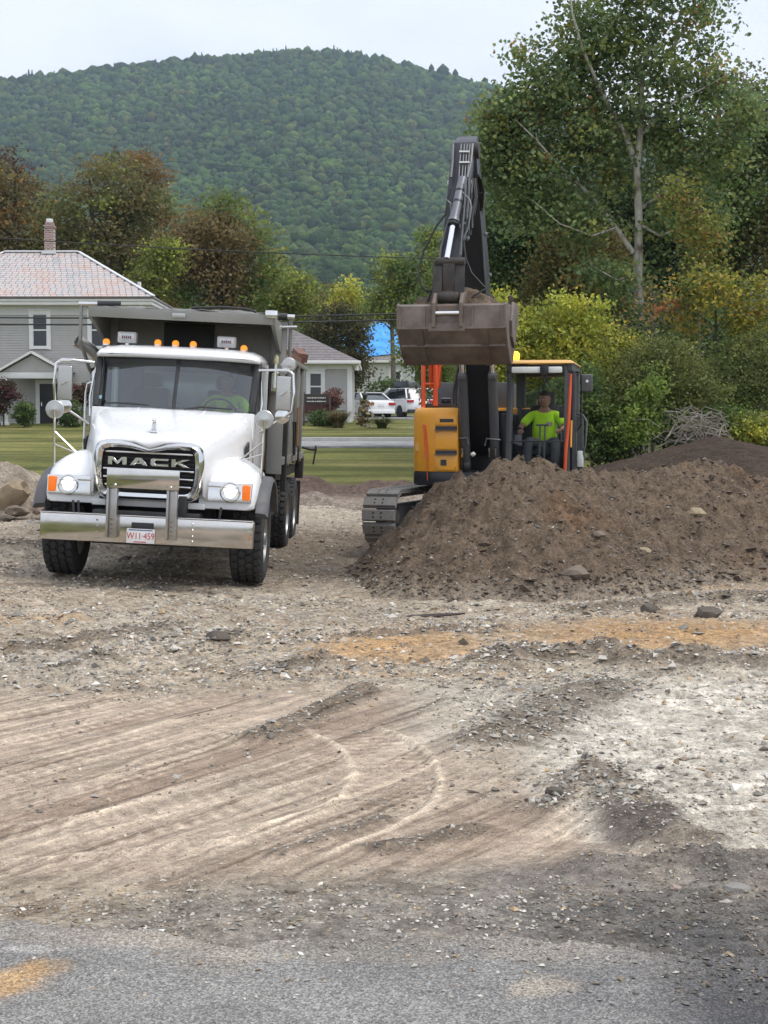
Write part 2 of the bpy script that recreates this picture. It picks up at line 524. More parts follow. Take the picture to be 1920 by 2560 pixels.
ARC_C, ARC_R = (-2.52, 7.2), (2.37, 2.80)
TRACKS = [[(-60, 1995), (250, 1945), (430, 1862), (610, 1812)], [(-60, 2068), (180, 2040), (540, 1960), (780, 1885)], [(120, 2098), (540, 2006), (800, 1940)],
          [(290, 2125), (640, 2065), (870, 2000)], [(-60, 1788), (200, 1750), (350, 1720)], [(-60, 1858), (240, 1792), (430, 1738)], [(-60, 1945), (90, 1897), (260, 1850), (430, 1797)],
          [(-60, 2150), (300, 2120), (620, 2090)], [(250, 1600), (340, 1660), (450, 1705)], [(330, 1590), (440, 1660), (520, 1690)], [(90, 1500), (230, 1590)], [(1330, 2090), (1420, 2030), (1500, 1985)], [(1400, 2105), (1480, 2045), (1560, 2005)]]
TW = [[_g(*p) for p in t_] for t_ in TRACKS]
def near_detail(x, y):
    """(height, roughness weight, ridge weight) of the churned soil"""
    z = 0.03 * fbm(x / 1.7, y / 1.7, 3, 2)
    rough = np.full_like(x, 0.45)
    berm = np.zeros_like(x)
    wob = 0.05 * fbm(x * 3, y * 3, 44, 3)
    for a, b, h, w in BW:
        d, t = seg_d(x, y, a, b)
        g = np.exp(-((d + wob) / w) ** 2)
        z = z + h * 1.15 * g * (0.75 + 0.5 * fbm(x * 5, y * 5, 61, 3))
        berm = np.maximum(berm, g)
    far = sstep(8.8, 10.5, y)
    rough = rough + 0.5 * far + 0.7 * berm
    # driven-over tan soil on the left: wheel streaks
    left = sstep(1.25, .35, x + 0.12 * (y - 6) + 0.25 * fbm(x, y, 9, 2)) * (1 - sstep(9.3, 10.4, y)) * sstep(4.9, 5.6, y)
    n = x * 0.88 - y * 0.475 + 0.05 * fbm(x * .8, y * .8, 5, 2)
    l = x * 0.475 + y * 0.88
    st = 0.5 * np.sin(n * 2 * np.pi / .21 + 2.0 * fbm(n * .6, l * .15, 21, 2)) + fbm(n * 4.5, l * .2, 22, 3)
    tread = np.sin(l * 2 * np.pi / .085) * sstep(.15, .55, fbm(n * 2.2, l * .25, 33, 2))
    z = z + left * (0.0025 * st + 0.0015 * tread + 0.005 * fbm(n * 14, l * .5, 25, 3))
    rough = rough * (1 - 0.80 * left)
    # second set of straight tracks towards the truck and on the right
    n2 = x * 0.97 + y * 0.24
    z = z + sstep(9, 11, y) * (1 - sstep(14, 17, y)) * sstep(-.8, -1.6, x) * 0.013 * (np.sin(n2 * 2 * np.pi / .42) + 0.6 * fbm(n2 * 5, y * .4, 37, 3))
    rgt = sstep(.6, 1.4, x) * (1 - sstep(9.2, 10, y)) * sstep(5.3, 6, y)
    l3 = x * -.35 + y * .94
    z = z + rgt * 0.006 * np.sin(l3 * 2 * np.pi / .12 + 2 * fbm(x * 2, y * 2, 71, 2))
    # the two curved wheel ridges
    dx, dy = x - ARC_C[0], y - ARC_C[1]
    rr, aa = np.hypot(dx, dy), np.arctan2(dy, dx)
    am = sstep(-.85, -.35, aa) * (1 - sstep(.35, .60, aa))
    ridge = np.zeros_like(x)
    for r0, w in zip(ARC_R, (.030, .022)):
        g = np.exp(-((rr - r0 - .015 * fbm(aa * 9, rr * 2, 81, 2)) / w) ** 2) * am
        z = z + 0.014 * g
        ridge = np.maximum(ridge, g)
    band = sstep(ARC_R[0], ARC_R[0] + .06, rr) * (1 - sstep(ARC_R[1] - .06, ARC_R[1], rr)) * am
    tr_ = np.sin(aa * ARC_R[1] * 2 * np.pi / .10)
    z = z - band * (0.007 + 0.003 * tr_)
    ridge = np.maximum(ridge, band * sstep(.2, .9, -tr_) * .5)
    for pl in TW:
        L0 = 0.0
        for a, b in zip(pl[:-1], pl[1:]):
            d, t = seg_d(x, y, a, b)
            sl = math.hypot(b.x - a.x, b.y - a.y)
            sg = np.sign((b.x - a.x) * (y - a.y) - (b.y - a.y) * (x - a.x))
            g = np.exp(-((d + .012 * fbm(x * 4, y * 4, 91, 2)) / .022) ** 2) * (.55 + .6 * vnoise(x * 2.5, y * 2.5, 92))
            z = z + .008 * g
            ridge = np.maximum(ridge, .9 * g)
            bnd = (sg < 0) * sstep(.03, .06, d) * (1 - sstep(.22, .27, d)) * (t > 0) * (t < 1)
            tr_ = np.sin((t * sl + L0 + .5 * d) * 2 * np.pi / .11)
            z = z - bnd * (.004 + .0025 * tr_)
            ridge = np.maximum(ridge, bnd * sstep(.1, .8, -tr_) * .45)
            L0 += sl
    # clods and pebbly relief
    z = z + rough * (0.034 * fbm(x * 5, y * 5, 12, 4, .6) + 0.038 * np.abs(fbm(x * 9, y * 9, 15, 3)))
    fl = sstep(4.9, 4.4, y)
    z = z * (1 - fl * .9)
    return z, rough, ridge, left, berm

def ground_h(x, y):
    x, y = np.atleast_1d(np.asarray(x, float)), np.atleast_1d(np.asarray(y, float))
    near = sstep(2.5, 4, y) * (1 - sstep(32, 35, y))
    return base_h(x, y) + near * near_detail(x, y)[0]

def gz(x, y):
    return float(ground_h(x, y)[0])

def soil_colour(x, y, rough, ridge, left, berm):
    u, v = project_np(x, y, base_h(x, y))
    n1, n2, n3 = fbm(x * 1.3, y * 1.3, 101, 4), fbm(x * 4, y * 4, 102, 4), fbm(x * .5, y * .5, 103, 3)
    def mixc(c, k, col):
        return c + (np.array(col) - c) * k[:, None]
    c = np.tile(np.array([.40, .345, .275]), (len(x), 1))                                   # grey-brown gravelly soil
    c = mixc(c, sstep(-.2, .5, n1) * .6, (.48, .435, .365))
    c = mixc(c, sstep(.1, .6, n2 - .3 * n1) * .7, (.22, .165, .118))
    c = mixc(c, left * (.75 + .25 * n2), (.50, .412, .335))                                    # tan, driven flat
    k = left * sstep(.0, .5, fbm((x * .88 - y * .475) * 3.2, (x * .475 + y * .88) * .22, 111, 4))
    c = mixc(c, k * .68, (.285, .215, .165))
    c = mixc(c, ridge * .95, (.72, .62, .50))
    k = sstep(1330, 1480, u + 120 * n1) * sstep(1660, 1730, v + 30 * n2) * (1 - sstep(2060, 2150, v - (u - 1500) * .12 + 30 * n1))
    c = mixc(c, k * (.72 + .28 * n2), (.68, .65, .585))                                      # pale crushed stone
    k = sstep(900, 1100, u) * (1 - sstep(1500, 1650, u)) * sstep(1690, 1740, v) * (1 - sstep(1850, 1900, v)) * .5
    c = mixc(c, k, (.55, .525, .465))
    # orange sand
    e1 = 1 - sstep(.45, 1.3, np.hypot((u - 1000 + .9 * (v - 1620)) / 260, (v - 1622) / 52) + .32 * n2)
    e2 = 1 - sstep(.45, 1.3, np.hypot((u - 1640) / 450, (v - 1586) / 44) + .32 * n2)
    e3 = (1 - sstep(.5, 1.2, np.hypot((u - 60) / 170, (v - 1550) / 14) + .5 * n2)) * .6
    e4 = (1 - sstep(.5, 1.2, np.hypot((u - 1650) / 300, (v - 1468) / 14) + .5 * n2)) * .6
    e5 = (1 - sstep(.5, 1.2, np.hypot((u - 1000) / 420, (v - 1692) / 8) + .5 * n2)) * .5
    c = mixc(c, np.clip(np.maximum.reduce([e1, e2, e3, e4, e5]), 0, 1) * (.72 + .28 * n1), (.47, .29, .135))
    c = mixc(c, np.clip(sstep(.15, .75, berm + .25 * n2), 0, 1) * .78, (.165, .135, .105))
    # dark fan on the right and the black millings at the asphalt edge
    k = (1 - sstep(.5, 1.1, np.hypot((u - 1590) / 120, (v - 2075) / 70) + .3 * n2)) * .8
    c = mixc(c, k, (.13, .11, .10))
    edge = 2215 - 60 * sstep(300, 1500, u) + 45 * n1 + (100 * (1 - sstep(0, 560, u)))
    k = sstep(edge - 10, edge + 80, v)
    c = mixc(c, k * (.7 + .3 * n2), (.215, .205, .195))
    k = sstep(1150, 1650, u + 160 * n1) * sstep(2205, 2280, v + 40 * n2)
    c = mixc(c, k * (.7 + .3 * n2), (.098, .098, .102))
    # damp brown by the pile, between truck and excavator, and beyond
    k = sstep(1500, 1420, v + 25 * n2) * (1 - sstep(0, 1, (1330 - v) / 40)) * .55
    c = mixc(c, k * sstep(560, 700, u), (.15, .115, .088))
    k = sstep(1345, 1300, v) * sstep(1235, 1275, v)
    c = mixc(c, k * .8, (.42, .375, .31))
    k = sstep(1262, 1240, v)
    c = mixc(c, k * .9, (.125, .088, .075))
    n4 = fbm(x * 11, y * 11, 104, 3) * (1 - .4 * left)
    n2 = n2 * (1 - .4 * left)
    return c * (1 + .10 * n3 + .16 * n2 + .22 * n4)[:, None] * np.array([.97, .945, .91])

def M_soil(name, bump=1.0):
    m, nt, b = _new(name)
    v = _coords(nt, 'Object')
    a = nt.nodes.new('ShaderNodeAttribute'); a.attribute_name = 'Col'
    n1 = _noise(nt, v, 26, 6, .7)
    n2 = _noise(nt, v, 110, 4, .7)
    k1 = _ramp(nt, n1, [(.30, (.50, .47, .44)), (.5, (1, 1, 1)), (.72, (1.5, 1.48, 1.44))])
    k2 = _ramp(nt, n2, [(.28, (.50, .49, .48)), (.5, (1, 1, 1)), (.74, (1.6, 1.58, 1.53))])
    n0 = _noise(nt, v, 8, 5, .65)
    k0 = _ramp(nt, n0, [(.32, (.62, .60, .58)), (.5, (1, 1, 1)), (.68, (1.35, 1.34, 1.32))])
    iv = nt.nodes.new('ShaderNodeMapRange'); iv.inputs['To Min'].default_value = 1.0; iv.inputs['To Max'].default_value = .52
    nt.links.new(a.outputs['Alpha'], iv.inputs['Value'])
    fa = iv.outputs['Result']
    c = _mix(nt, fa, a.outputs['Color'], k1, 'MULTIPLY')
    c = _mix(nt, fa, c, k0, 'MULTIPLY')
    c = _mix(nt, 1.0, c, k2, 'MULTIPLY')
    mp = nt.nodes.new('ShaderNodeMapping'); mp.inputs['Rotation'].default_value = (0, 0, -1.075)
    nt.links.new(v, mp.inputs['Vector'])
    m2 = nt.nodes.new('ShaderNodeMapping'); m2.inputs['Scale'].default_value = (.45, 16, 8)
    nt.links.new(mp.outputs['Vector'], m2.inputs['Vector'])
    n3 = _noise(nt, m2.outputs['Vector'], 1.0, 6, .68)
    k3 = _ramp(nt, n3, [(.32, (.40, .36, .33)), (.46, (.90, .89, .88)), (.66, (1.45, 1.43, 1.40))])
    c = _mix(nt, a.outputs['Alpha'], c, _mix(nt, 1.0, c, k3, 'MULTIPLY'))
    vo = nt.nodes.new('ShaderNodeTexVoronoi'); vo.inputs['Scale'].default_value = 55
    nt.links.new(v, vo.inputs['Vector'])
    peb = _ramp(nt, vo.outputs['Distance'], [(.10, (1, 1, 1)), (.26, (0, 0, 0))])
    sel = _ramp(nt, vo.outputs['Color'], [(.60, (0, 0, 0)), (.64, (.75, .75, .75))])
    pk = _mix(nt, 1.0, peb, sel, 'MULTIPLY')
    tone = _ramp(nt, vo.outputs['Color'], [(.62, (.34, .33, .31)), (.8, (.50, .47, .42)), (1, (.16, .15, .14))])
    c = _mix(nt, pk, c, tone)
    nt.links.new(c, b.inputs['Base Color'])
    b.inputs['Roughness'].default_value = .92
    b.inputs['Specular IOR Level'].default_value = .2
    nn = _bump(nt, n2, .6 * bump, .014, b)
    nn = _bump(nt, n1, .8 * bump, .035, b, nn)
    _bump(nt, pk, .5 * bump, .012, b, nn)
    return m

MAT['soil'] = M_soil('churned_soil')

# ---- near ground: dense sheet
rows = 3.0 * (35.5 / 3.0) ** (np.linspace(0, 1, 600) ** .93)
cols_ = np.linspace(-1, 1, 470)
gy = np.repeat(rows, len(cols_))
gx = np.tile(cols_, len(rows)) * (gy * .36 + 1.1)
dz, rough_, ridge_, left_, berm_ = near_detail(gx, gy)
zz = base_h(gx, gy) + dz * sstep(2.5, 4, gy) * (1 - sstep(32, 35, gy))
sc_ = soil_colour(gx, gy, rough_, ridge_, left_, berm_)
n_r, n_c = len(rows), len(cols_)
ii = (np.arange(n_r - 1)[:, None] * n_c + np.arange(n_c - 1)[None, :]).ravel()
near_me = np_mesh('dirt_ground', np.stack([gx, gy, zz], 1), np.stack([ii, ii + 1, ii + n_c + 1, ii + n_c], 1), MAT['soil'], True, np.clip(sc_, .01, .9), left_)
tag(link('dirt_ground', near_me), 'churned grey and tan gravelly soil of the cleared building site', None, kind='structure')

# ---- far ground: one coarse sheet to the foot of the mountain, grass beyond the site
def M_grass(name):
    m, nt, b = _new(name)
    v = _coords(nt, 'Object')
    n1 = _noise(nt, v, .35, 5, .6)
    n2 = _noise(nt, v, 5, 5, .7)
    n3 = _noise(nt, v, 40, 3, .7)
    mp = nt.nodes.new('ShaderNodeMapping'); mp.inputs['Scale'].default_value = (.05, .55, .55)
    nt.links.new(v, mp.inputs['Vector'])
    n4 = _noise(nt, mp.outputs['Vector'], 1.0, 3, .5)
    c = _ramp(nt, n1, [(.3, (.115, .130, .040)), (.5, (.170, .175, .060)), (.72, (.24, .215, .10))])
    k = _ramp(nt, n4, [(.40, (.62, .64, .6)), (.58, (1.25, 1.22, 1.1))])
    c = _mix(nt, 1.0, c, k, 'MULTIPLY')
    k = _ramp(nt, n2, [(.25, (.65, .66, .62)), (.75, (1.35, 1.33, 1.25))])
    c = _mix(nt, 1.0, c, k, 'MULTIPLY')
    k = _ramp(nt, n3, [(.2, (.6, .6, .6)), (.8, (1.4, 1.4, 1.4))])
    c = _mix(nt, .8, c, k, 'MULTIPLY')
    nt.links.new(c, b.inputs['Base Color'])
    b.inputs['Roughness'].default_value = .9
    b.inputs['Specular IOR Level'].default_value = .15
    nn = _bump(nt, n3, .6, .05, b)
    _bump(nt, n2, .5, .12, b, nn)
    return m
MAT['grass'] = M_grass('mown_grass')
ys = np.concatenate([[-400, -60, -10, 3], np.linspace(5, 33, 15), np.linspace(34.2, 40, 14), np.linspace(41, 80, 60), np.linspace(85, 200, 30), np.linspace(230, 700, 20), [900, 1500, 3000, 6000]])
xs = np.concatenate([[-6000, -1500, -500, -200, -100], np.linspace(-60, 60, 90), [100, 200, 500, 1500, 6000]])
fx, fy = np.meshgrid(xs, ys)
fx, fy = fx.ravel(), fy.ravel()
fz = base_h(fx, fy) + .05 * fbm(fx / 3, fy / 3, 201, 3) * sstep(35, 42, fy)
fz = fz - .22 * (1 - sstep(33.0, 35.0, fy)) + 0.10 * np.exp(-((fy - 36.0) / 1.0) ** 2)
nx_, ny_ = len(xs), len(ys)
ii = (np.arange(ny_ - 1)[:, None] * nx_ + np.arange(nx_ - 1)[None, :]).ravel()
tag(link('ground', np_mesh('ground', np.stack([fx, fy, fz], 1), np.stack([ii, ii + 1, ii + nx_ + 1, ii + nx_], 1), MAT['grass'], True)), 'mown grass lawns running back to the foot of the hill', kind='structure')

# ---- asphalt: worn sheet with a broken edge
def M_asphalt(name, col, speck):
    m, nt, b = _new(name)
    v = _coords(nt, 'Object')
    vo = nt.nodes.new('ShaderNodeTexVoronoi'); vo.inputs['Scale'].default_value = 170
    nt.links.new(v, vo.inputs['Vector'])
    n1, n2 = _noise(nt, v, 1.6, 5, .6), _noise(nt, v, 60, 4, .7)
    ch = _ramp(nt, vo.outputs['Color'], [(.15, tuple(c * .6 for c in col)), (.5, col), (.9, speck)])
    k = _ramp(nt, n1, [(.3, (.66, .66, .67)), (.7, (1.28, 1.26, 1.21))])
    c = _mix(nt, 1.0, ch, k, 'MULTIPLY')
    k = _ramp(nt, n2, [(.3, (.7, .7, .7)), (.7, (1.3, 1.3, 1.3))])
    c = _mix(nt, 1.0, c, k, 'MULTIPLY')
    a = nt.nodes.new('ShaderNodeAttribute'); a.attribute_name = 'Col'
    c = _mix(nt, 1.0, c, a.outputs['Color'], 'MULTIPLY')
    nt.links.new(c, b.inputs['Base Color'])
    b.inputs['Roughness'].default_value = .85
    b.inputs['Specular IOR Level'].default_value = .3
    nn = _bump(nt, vo.outputs['Distance'], .7, .006, b)
    _bump(nt, n2, .4, .008, b, nn)
    return m
MAT['asphalt'] = M_asphalt('worn_asphalt', (.195, .190, .184), (.34, .33, .315))
EDGE = [(-2.6, 4.66), (-1.2, 4.58), (-.72, 4.52), (-.45, 4.36), (-.2, 4.40), (.05, 4.44), (.45, 4.43), (.68, 4.40), (.86, 4.32), (1.05, 4.30), (1.3, 4.22), (2.6, 4.2)]
ex_ = np.concatenate([np.linspace(-9, -2.2, 12), np.linspace(-2.15, 2.15, 240), np.linspace(2.3, 9, 12)])
ey_ = np.interp(ex_, [e[0] for e in EDGE], [e[1] for e in EDGE]) + .09 * fbm(ex_ * 3, ex_ * 0 + 2, 300, 4) + .05 * fbm(ex_ * 12, ex_ * 0 + 7, 301, 3)
na = len(ex_)
# denser rows where the camera sees the asphalt
def _asphalt():
    t2 = np.concatenate([[12, 8, 5, 3.5, 2.6, 2.1], np.linspace(1.75, .03, 110), [.012, 0, -.02]])
    V, Cc = [], []
    for d_ in t2:
        yy = ey_ - d_
        zt = base_h(ex_, yy) + (-.03 if d_ < 0 else .026 if d_ == 0 else .034) + .006 * fbm(ex_ * 2, yy * 2, 310, 3)
        V.append(np.stack([ex_, yy, zt], 1))
        u, v = project_np(ex_, yy, zt)
        n2 = fbm(ex_ * 9, yy * 9, 320, 4)
        cc = np.ones((len(ex_), 3))
        for (cu, cv, ru, rv, sl, col, am) in ((980, 2395, 420, 16, 0, (1.4, 1.3, 1.15), .6), (300, 2350, 330, 22, 0, (1.35, 1.27, 1.15), .6), (40, 2450, 120, 42, -.25, (2.1, 1.35, .66), .8), (1350, 2465, 95, 35, 0, (1.85, 1.65, 1.4), .8), (60, 2372, 110, 14, 0, (2.0, 1.95, 1.9), .7), (700, 2385, 260, 8, 0, (1.5, 1.48, 1.4), .6)):
            k = (1 - sstep(.45, 1.1, np.hypot((u - cu) / ru, (v - cv - sl * (u - cu)) / rv) + .55 * n2))[:, None]
            cc = cc + (np.array(col) - cc) * np.clip(k, 0, 1) * am
        k = np.clip(sstep(.30, -.02, d_ + .12 * n2) * .55, 0, 1)[:, None]
        cc = cc + (np.array([1.45, 1.28, 1.08]) - cc) * k
        k = np.clip(sstep(1500, 1800, u + 60 * n2 - .5 * (v - 2400)) * .9, 0, 1)[:, None]
        cc = cc + (np.array([.42, .42, .44]) - cc) * k
        cc = cc * (1 + .16 * n2)[:, None]
        Cc.append(cc)
    V, Cc = np.concatenate(V), np.concatenate(Cc)
    ii = (np.arange(len(t2) - 1)[:, None] * na + np.arange(na - 1)[None, :]).ravel()
    return np_mesh('asphalt_pavement', V, np.stack([ii, ii + 1, ii + na + 1, ii + na], 1), MAT['asphalt'], True, Cc)
tag(link('asphalt_pavement', _asphalt()), 'worn grey asphalt with a broken edge', kind='structure')

# ---- road and kerb far behind the lawn
def strip(name, pts, w, mat, lift, label, y_of=None):
    """ribbon across the view: pts (x, y) centre line, w width; a slab following the ground"""
    V, F = [], []
    for i, (x, y) in enumerate(pts):
        for s, dzz in ((-1, -.25), (-1, 0), (1, 0), (1, -.25)):
            yy = y + s * w / 2
            V.append((x, yy, float(base_h(np.array([x]), np.array([yy]))[0]) + lift + dzz))
    for i in range(len(pts) - 1):
        for k in range(3):
            a = i * 4 + k
            F.append((a, a + 1, a + 5, a + 4))
    me = np_mesh(name, V, F, mat, False, np.ones((len(V), 3)))
    return tag(link(name, me), label, kind='structure')
MAT['road'] = M_asphalt('pale_road', (.30, .30, .30), (.42, .42, .41))
MAT['kerb'] = M_plain('kerb_concrete', (.46, .45, .43), .85, 0, .12, 3)
rx = [(x, 55.5) for x in np.linspace(-10.5, 120, 40)]
strip('road', rx, 5.6, MAT['road'], .07, 'pale grey road running across behind the site')
strip('kerb', [(x, 58.45) for x in np.linspace(-10.5, 120, 40)], .25, MAT['kerb'], .20, 'low concrete kerb on the far side of the road')
strip('driveway', [(x, 86) for x in np.linspace(-7.5, 24, 12)], 8.0, MAT['road'], .06, 'paved driveway beside the low grey house')
# ================================================================== heaps of soil
def heap(name, label, cat, foot, hfun, mat, colfun, nx=220, ny=150, kind=None, group=None):
    x0, x1, y0, y1 = foot
    X, Y = np.meshgrid(np.linspace(x0, x1, nx), np.linspace(y0, y1, ny))
    X, Y = X.ravel(), Y.ravel()
    g = ground_h(X, Y)
    h = hfun(X, Y)
    Z = g + h
    keep = h > -.12
    idx = np.full(len(X), -1)
    ii = (np.arange(ny - 1)[:, None] * nx + np.arange(nx - 1)[None, :]).ravel()
    F = np.stack([ii, ii + 1, ii + nx + 1, ii + nx], 1)
    F = F[keep[F].any(axis=1)]
    used = np.unique(F)
    idx[used] = np.arange(len(used))
    V = np.stack([X, Y, np.where(h > -.25, Z, g - .25)], 1)[used]
    me = np_mesh(name, V, idx[F], mat, True, np.clip(colfun(X, Y, h)[used], .01, .9))
    return tag(link(name, me), label, cat, group, kind)

# ridge line of the big brown pile: photo pixels -> crest points
_rd = [(935, 1372, 19.6), (985, 1330, 19.5), (1060, 1250, 19.3), (1130, 1195, 19.3), (1195, 1162, 19.4), (1255, 1139, 19.4), (1310, 1152, 19.5), (1370, 1163, 19.6), (1450, 1180, 19.8), (1530, 1184, 20.1),
       (1620, 1176, 20.4), (1700, 1166, 20.7), (1760, 1156, 20.9), (1830, 1166, 21.1), (1920, 1192, 21.3), (2050, 1230, 21.5), (2250, 1330, 21.6)]
_rp = [at(*a) for a in _rd]
_rx, _ry, _rz = np.array([p.x for p in _rp]), np.array([p.y for p in _rp]), np.array([p.z for p in _rp])
def pile_h(x, y):
    cy = np.interp(x, _rx, _ry)
    top = np.interp(x, _rx, _rz)
    g = base_h(x, y)
    hh = top - base_h(x, cy)
    lo = np.where(x < _rx[0], (_rx[0] - x) * 1.0, 0) + np.where(x > _rx[-1], (x - _rx[-1]) * .8, 0)
    front = np.maximum(2.45 + .35 * fbm(x * .9, x * 0, 401, 3), hh / .60)
    back = np.maximum(1.7, hh / .8)
    d = np.where(y < cy, (cy - y) / front, (y - cy) / back)
    d = np.minimum(d, 1.6)
    prof = 1 - 1.32 * d + .32 * d * d
    prof = np.where(d < .12, prof - .02 * (1 - d / .12), prof)
    n = .15 * fbm(x * 1.6, y * 1.6, 402, 4) + .12 * fbm(x * 5, y * 5, 403, 4, .6) + .07 * np.abs(fbm(x * 10, y * 10, 404, 3))
    rill = .03 * np.sin(x * 9 + 2 * fbm(x, y, 407, 2)) * sstep(.1, .4, d)
    h = hh * prof - lo + n * np.clip(.35 + hh, 0, 1) * sstep(1.25, .7, d) + rill * hh * .5
    return h
def pile_c(x, y, h):
    n1, n2 = fbm(x * 1.2, y * 1.2, 411, 4), fbm(x * 7, y * 7, 412, 4)
    c = np.tile(np.array([.138, .102, .072]), (len(x), 1))
    c = c + (np.array([.135, .099, .070]) - c) * sstep(-.1, .6, n1)[:, None]
    c = c + (np.array([.150, .086, .045]) - c) * (sstep(.15, .6, fbm(x * .8 + 4, y * .8, 413, 3)) * .7)[:, None]
    c = c + (np.array([.27, .225, .175]) - c) * (sstep(.30, -.02, h + .08 * n2) * .8)[:, None]
    return c * (1 + .25 * n2)[:, None]
heap('dirt_pile', 'big pile of brown stony topsoil in front of the excavator', 'dirt pile', (-.9, 8.2, 15.9, 24), pile_h, MAT['soil'], pile_c, 330, 210)

def dome(cx, cy, rx, ry, top, seed, p=1.3, amp=.1):
    def f(x, y):
        d = np.hypot((x - cx) / rx, (y - cy) / ry) + .10 * fbm(x * .8, y * .8, seed, 3)
        d = np.maximum(d, 0)
        return top * (1 - d ** p) + amp * fbm(x * 2.2, y * 2.2, seed + 1, 4) + amp * .4 * np.abs(fbm(x * 9, y * 9, seed + 2, 3))
    return f
def flatc(col, seed, var=.25):
    def f(x, y, h):
        return np.array(col)[None, :] * (1 + var * fbm(x * 5, y * 5, seed, 4) + var * .5 * fbm(x * 1.1, y * 1.1, seed + 1, 3))[:, None]
    return f
_mt = at(1690, 1096, 31)
heap('mulch_pile', 'smooth dark brown mound of fine topsoil below the shrubs', 'soil mound', (1.6, 14.5, 26.5, 37), dome(_mt.x + .9, 31.4, 4.3, 4.0, _mt.z - .28, 421, 1.22, .04), MAT['soil'], flatc((.058, .041, .030), 424, .22), 200, 130)
_bl = at(-20, 1290, 25)
heap('rubble_heap', 'low heap of broken earth and rubble beside the white truck', 'rubble heap', (_bl.x - 3.5, _bl.x + 2.2, 23, 29.5), dome(_bl.x - .5, 26.2, 2.6, 2.2, .85, 431, 1.2, .14), MAT['soil'], flatc((.29, .245, .195), 434, .4), 120, 90)
heap('soil_windrow', 'low ridge of turned reddish earth along the edge of the lawn', 'soil ridge', (-14, 13, 31.2, 35.6),
     lambda x, y: .42 * np.exp(-((y - 33.6 - .5 * fbm(x * .3, x * 0, 441, 2)) / .95) ** 2) * (.8 + .5 * fbm(x * 1.1, y, 442, 3)) + .06 * fbm(x * 3, y * 3, 443, 4) - .10,
     MAT['soil'], flatc((.115, .080, .066), 444, .3), 380, 46)
heap('gravel_windrow', 'low ridge of grey stony spoil in front of the reddish earth', 'gravel ridge', (-9, 3.5, 27.5, 31),
     lambda x, y: .34 * np.exp(-((y - 29.3 - .4 * fbm(x * .5, x * 0, 451, 2)) / .6) ** 2) * (.7 + .7 * fbm(x * 1.5, y, 452, 3)) + .07 * fbm(x * 3.5, y * 3.5, 453, 4) - .09,
     MAT['soil'], flatc((.24, .20, .165), 454, .35), 260, 44)

# ================================================================== loose stones
_CUBE = np.array([(-1.2, -.3, 0), (.2, -1.2, 0), (1.2, .3, 0), (-.2, 1.2, 0), (.2, .1, 1.1), (-.1, -.2, -1.1)], float)
_CF = np.array([(0, 1, 4), (1, 2, 4), (2, 3, 4), (3, 0, 4), (1, 0, 5), (2, 1, 5), (3, 2, 5), (0, 3, 5)])
def stones_mesh(name, x, y, z, size, cols, seed):
    rng = np.random.default_rng(seed)
    n = len(x)
    V = _CUBE[None] * (1 + rng.uniform(-.45, .30, (n, 6, 3)))
    V = V * (np.stack([rng.uniform(.7, 1.4, n), rng.uniform(.6, 1.1, n), rng.uniform(.35, .8, n)], 1) * size[:, None] * .5)[:, None, :]
    a, b = rng.uniform(0, 6.283, n), rng.normal(0, .45, n)
    ca, sa, cb, sb = np.cos(a), np.sin(a), np.cos(b), np.sin(b)
    X, Y, Z = V[..., 0], V[..., 1], V[..., 2]
    Y, Z = Y * cb[:, None] - Z * sb[:, None], Y * sb[:, None] + Z * cb[:, None]
    X, Y = X * ca[:, None] - Y * sa[:, None], X * sa[:, None] + Y * ca[:, None]
    P = np.stack([X + x[:, None], Y + y[:, None], Z + z[:, None]], 2).reshape(-1, 3)
    F = (_CF[None] + (np.arange(n) * 6)[:, None, None]).reshape(-1, 3)
    C = np.repeat(cols, 6, axis=0) * rng.uniform(.9, 1.1, (n * 6, 1))
    return np_mesh(name, P, F, MAT['stone'], False, np.clip(C, .01, .9))
def M_stone(name):
    m, nt, b = _new(name)
    a = nt.nodes.new('ShaderNodeAttribute'); a.attribute_name = 'Col'
    n = _noise(nt, _coords(nt), 60, 4, .7)
    k = _ramp(nt, n, [(.3, (.75, .75, .75)), (.7, (1.2, 1.2, 1.2))])
    nt.links.new(_mix(nt, 1.0, a.outputs['Color'], k, 'MULTIPLY'), b.inputs['Base Color'])
    b.inputs['Roughness'].default_value = .85
    _bump(nt, n, .4, .01, b)
    return m
MAT['stone'] = M_stone('stone')
_PAL = np.array([(.30, .285, .26), (.22, .205, .185), (.40, .385, .355), (.52, .50, .46), (.33, .27, .20), (.16, .145, .13), (.40, .30, .19), (.62, .60, .56)])
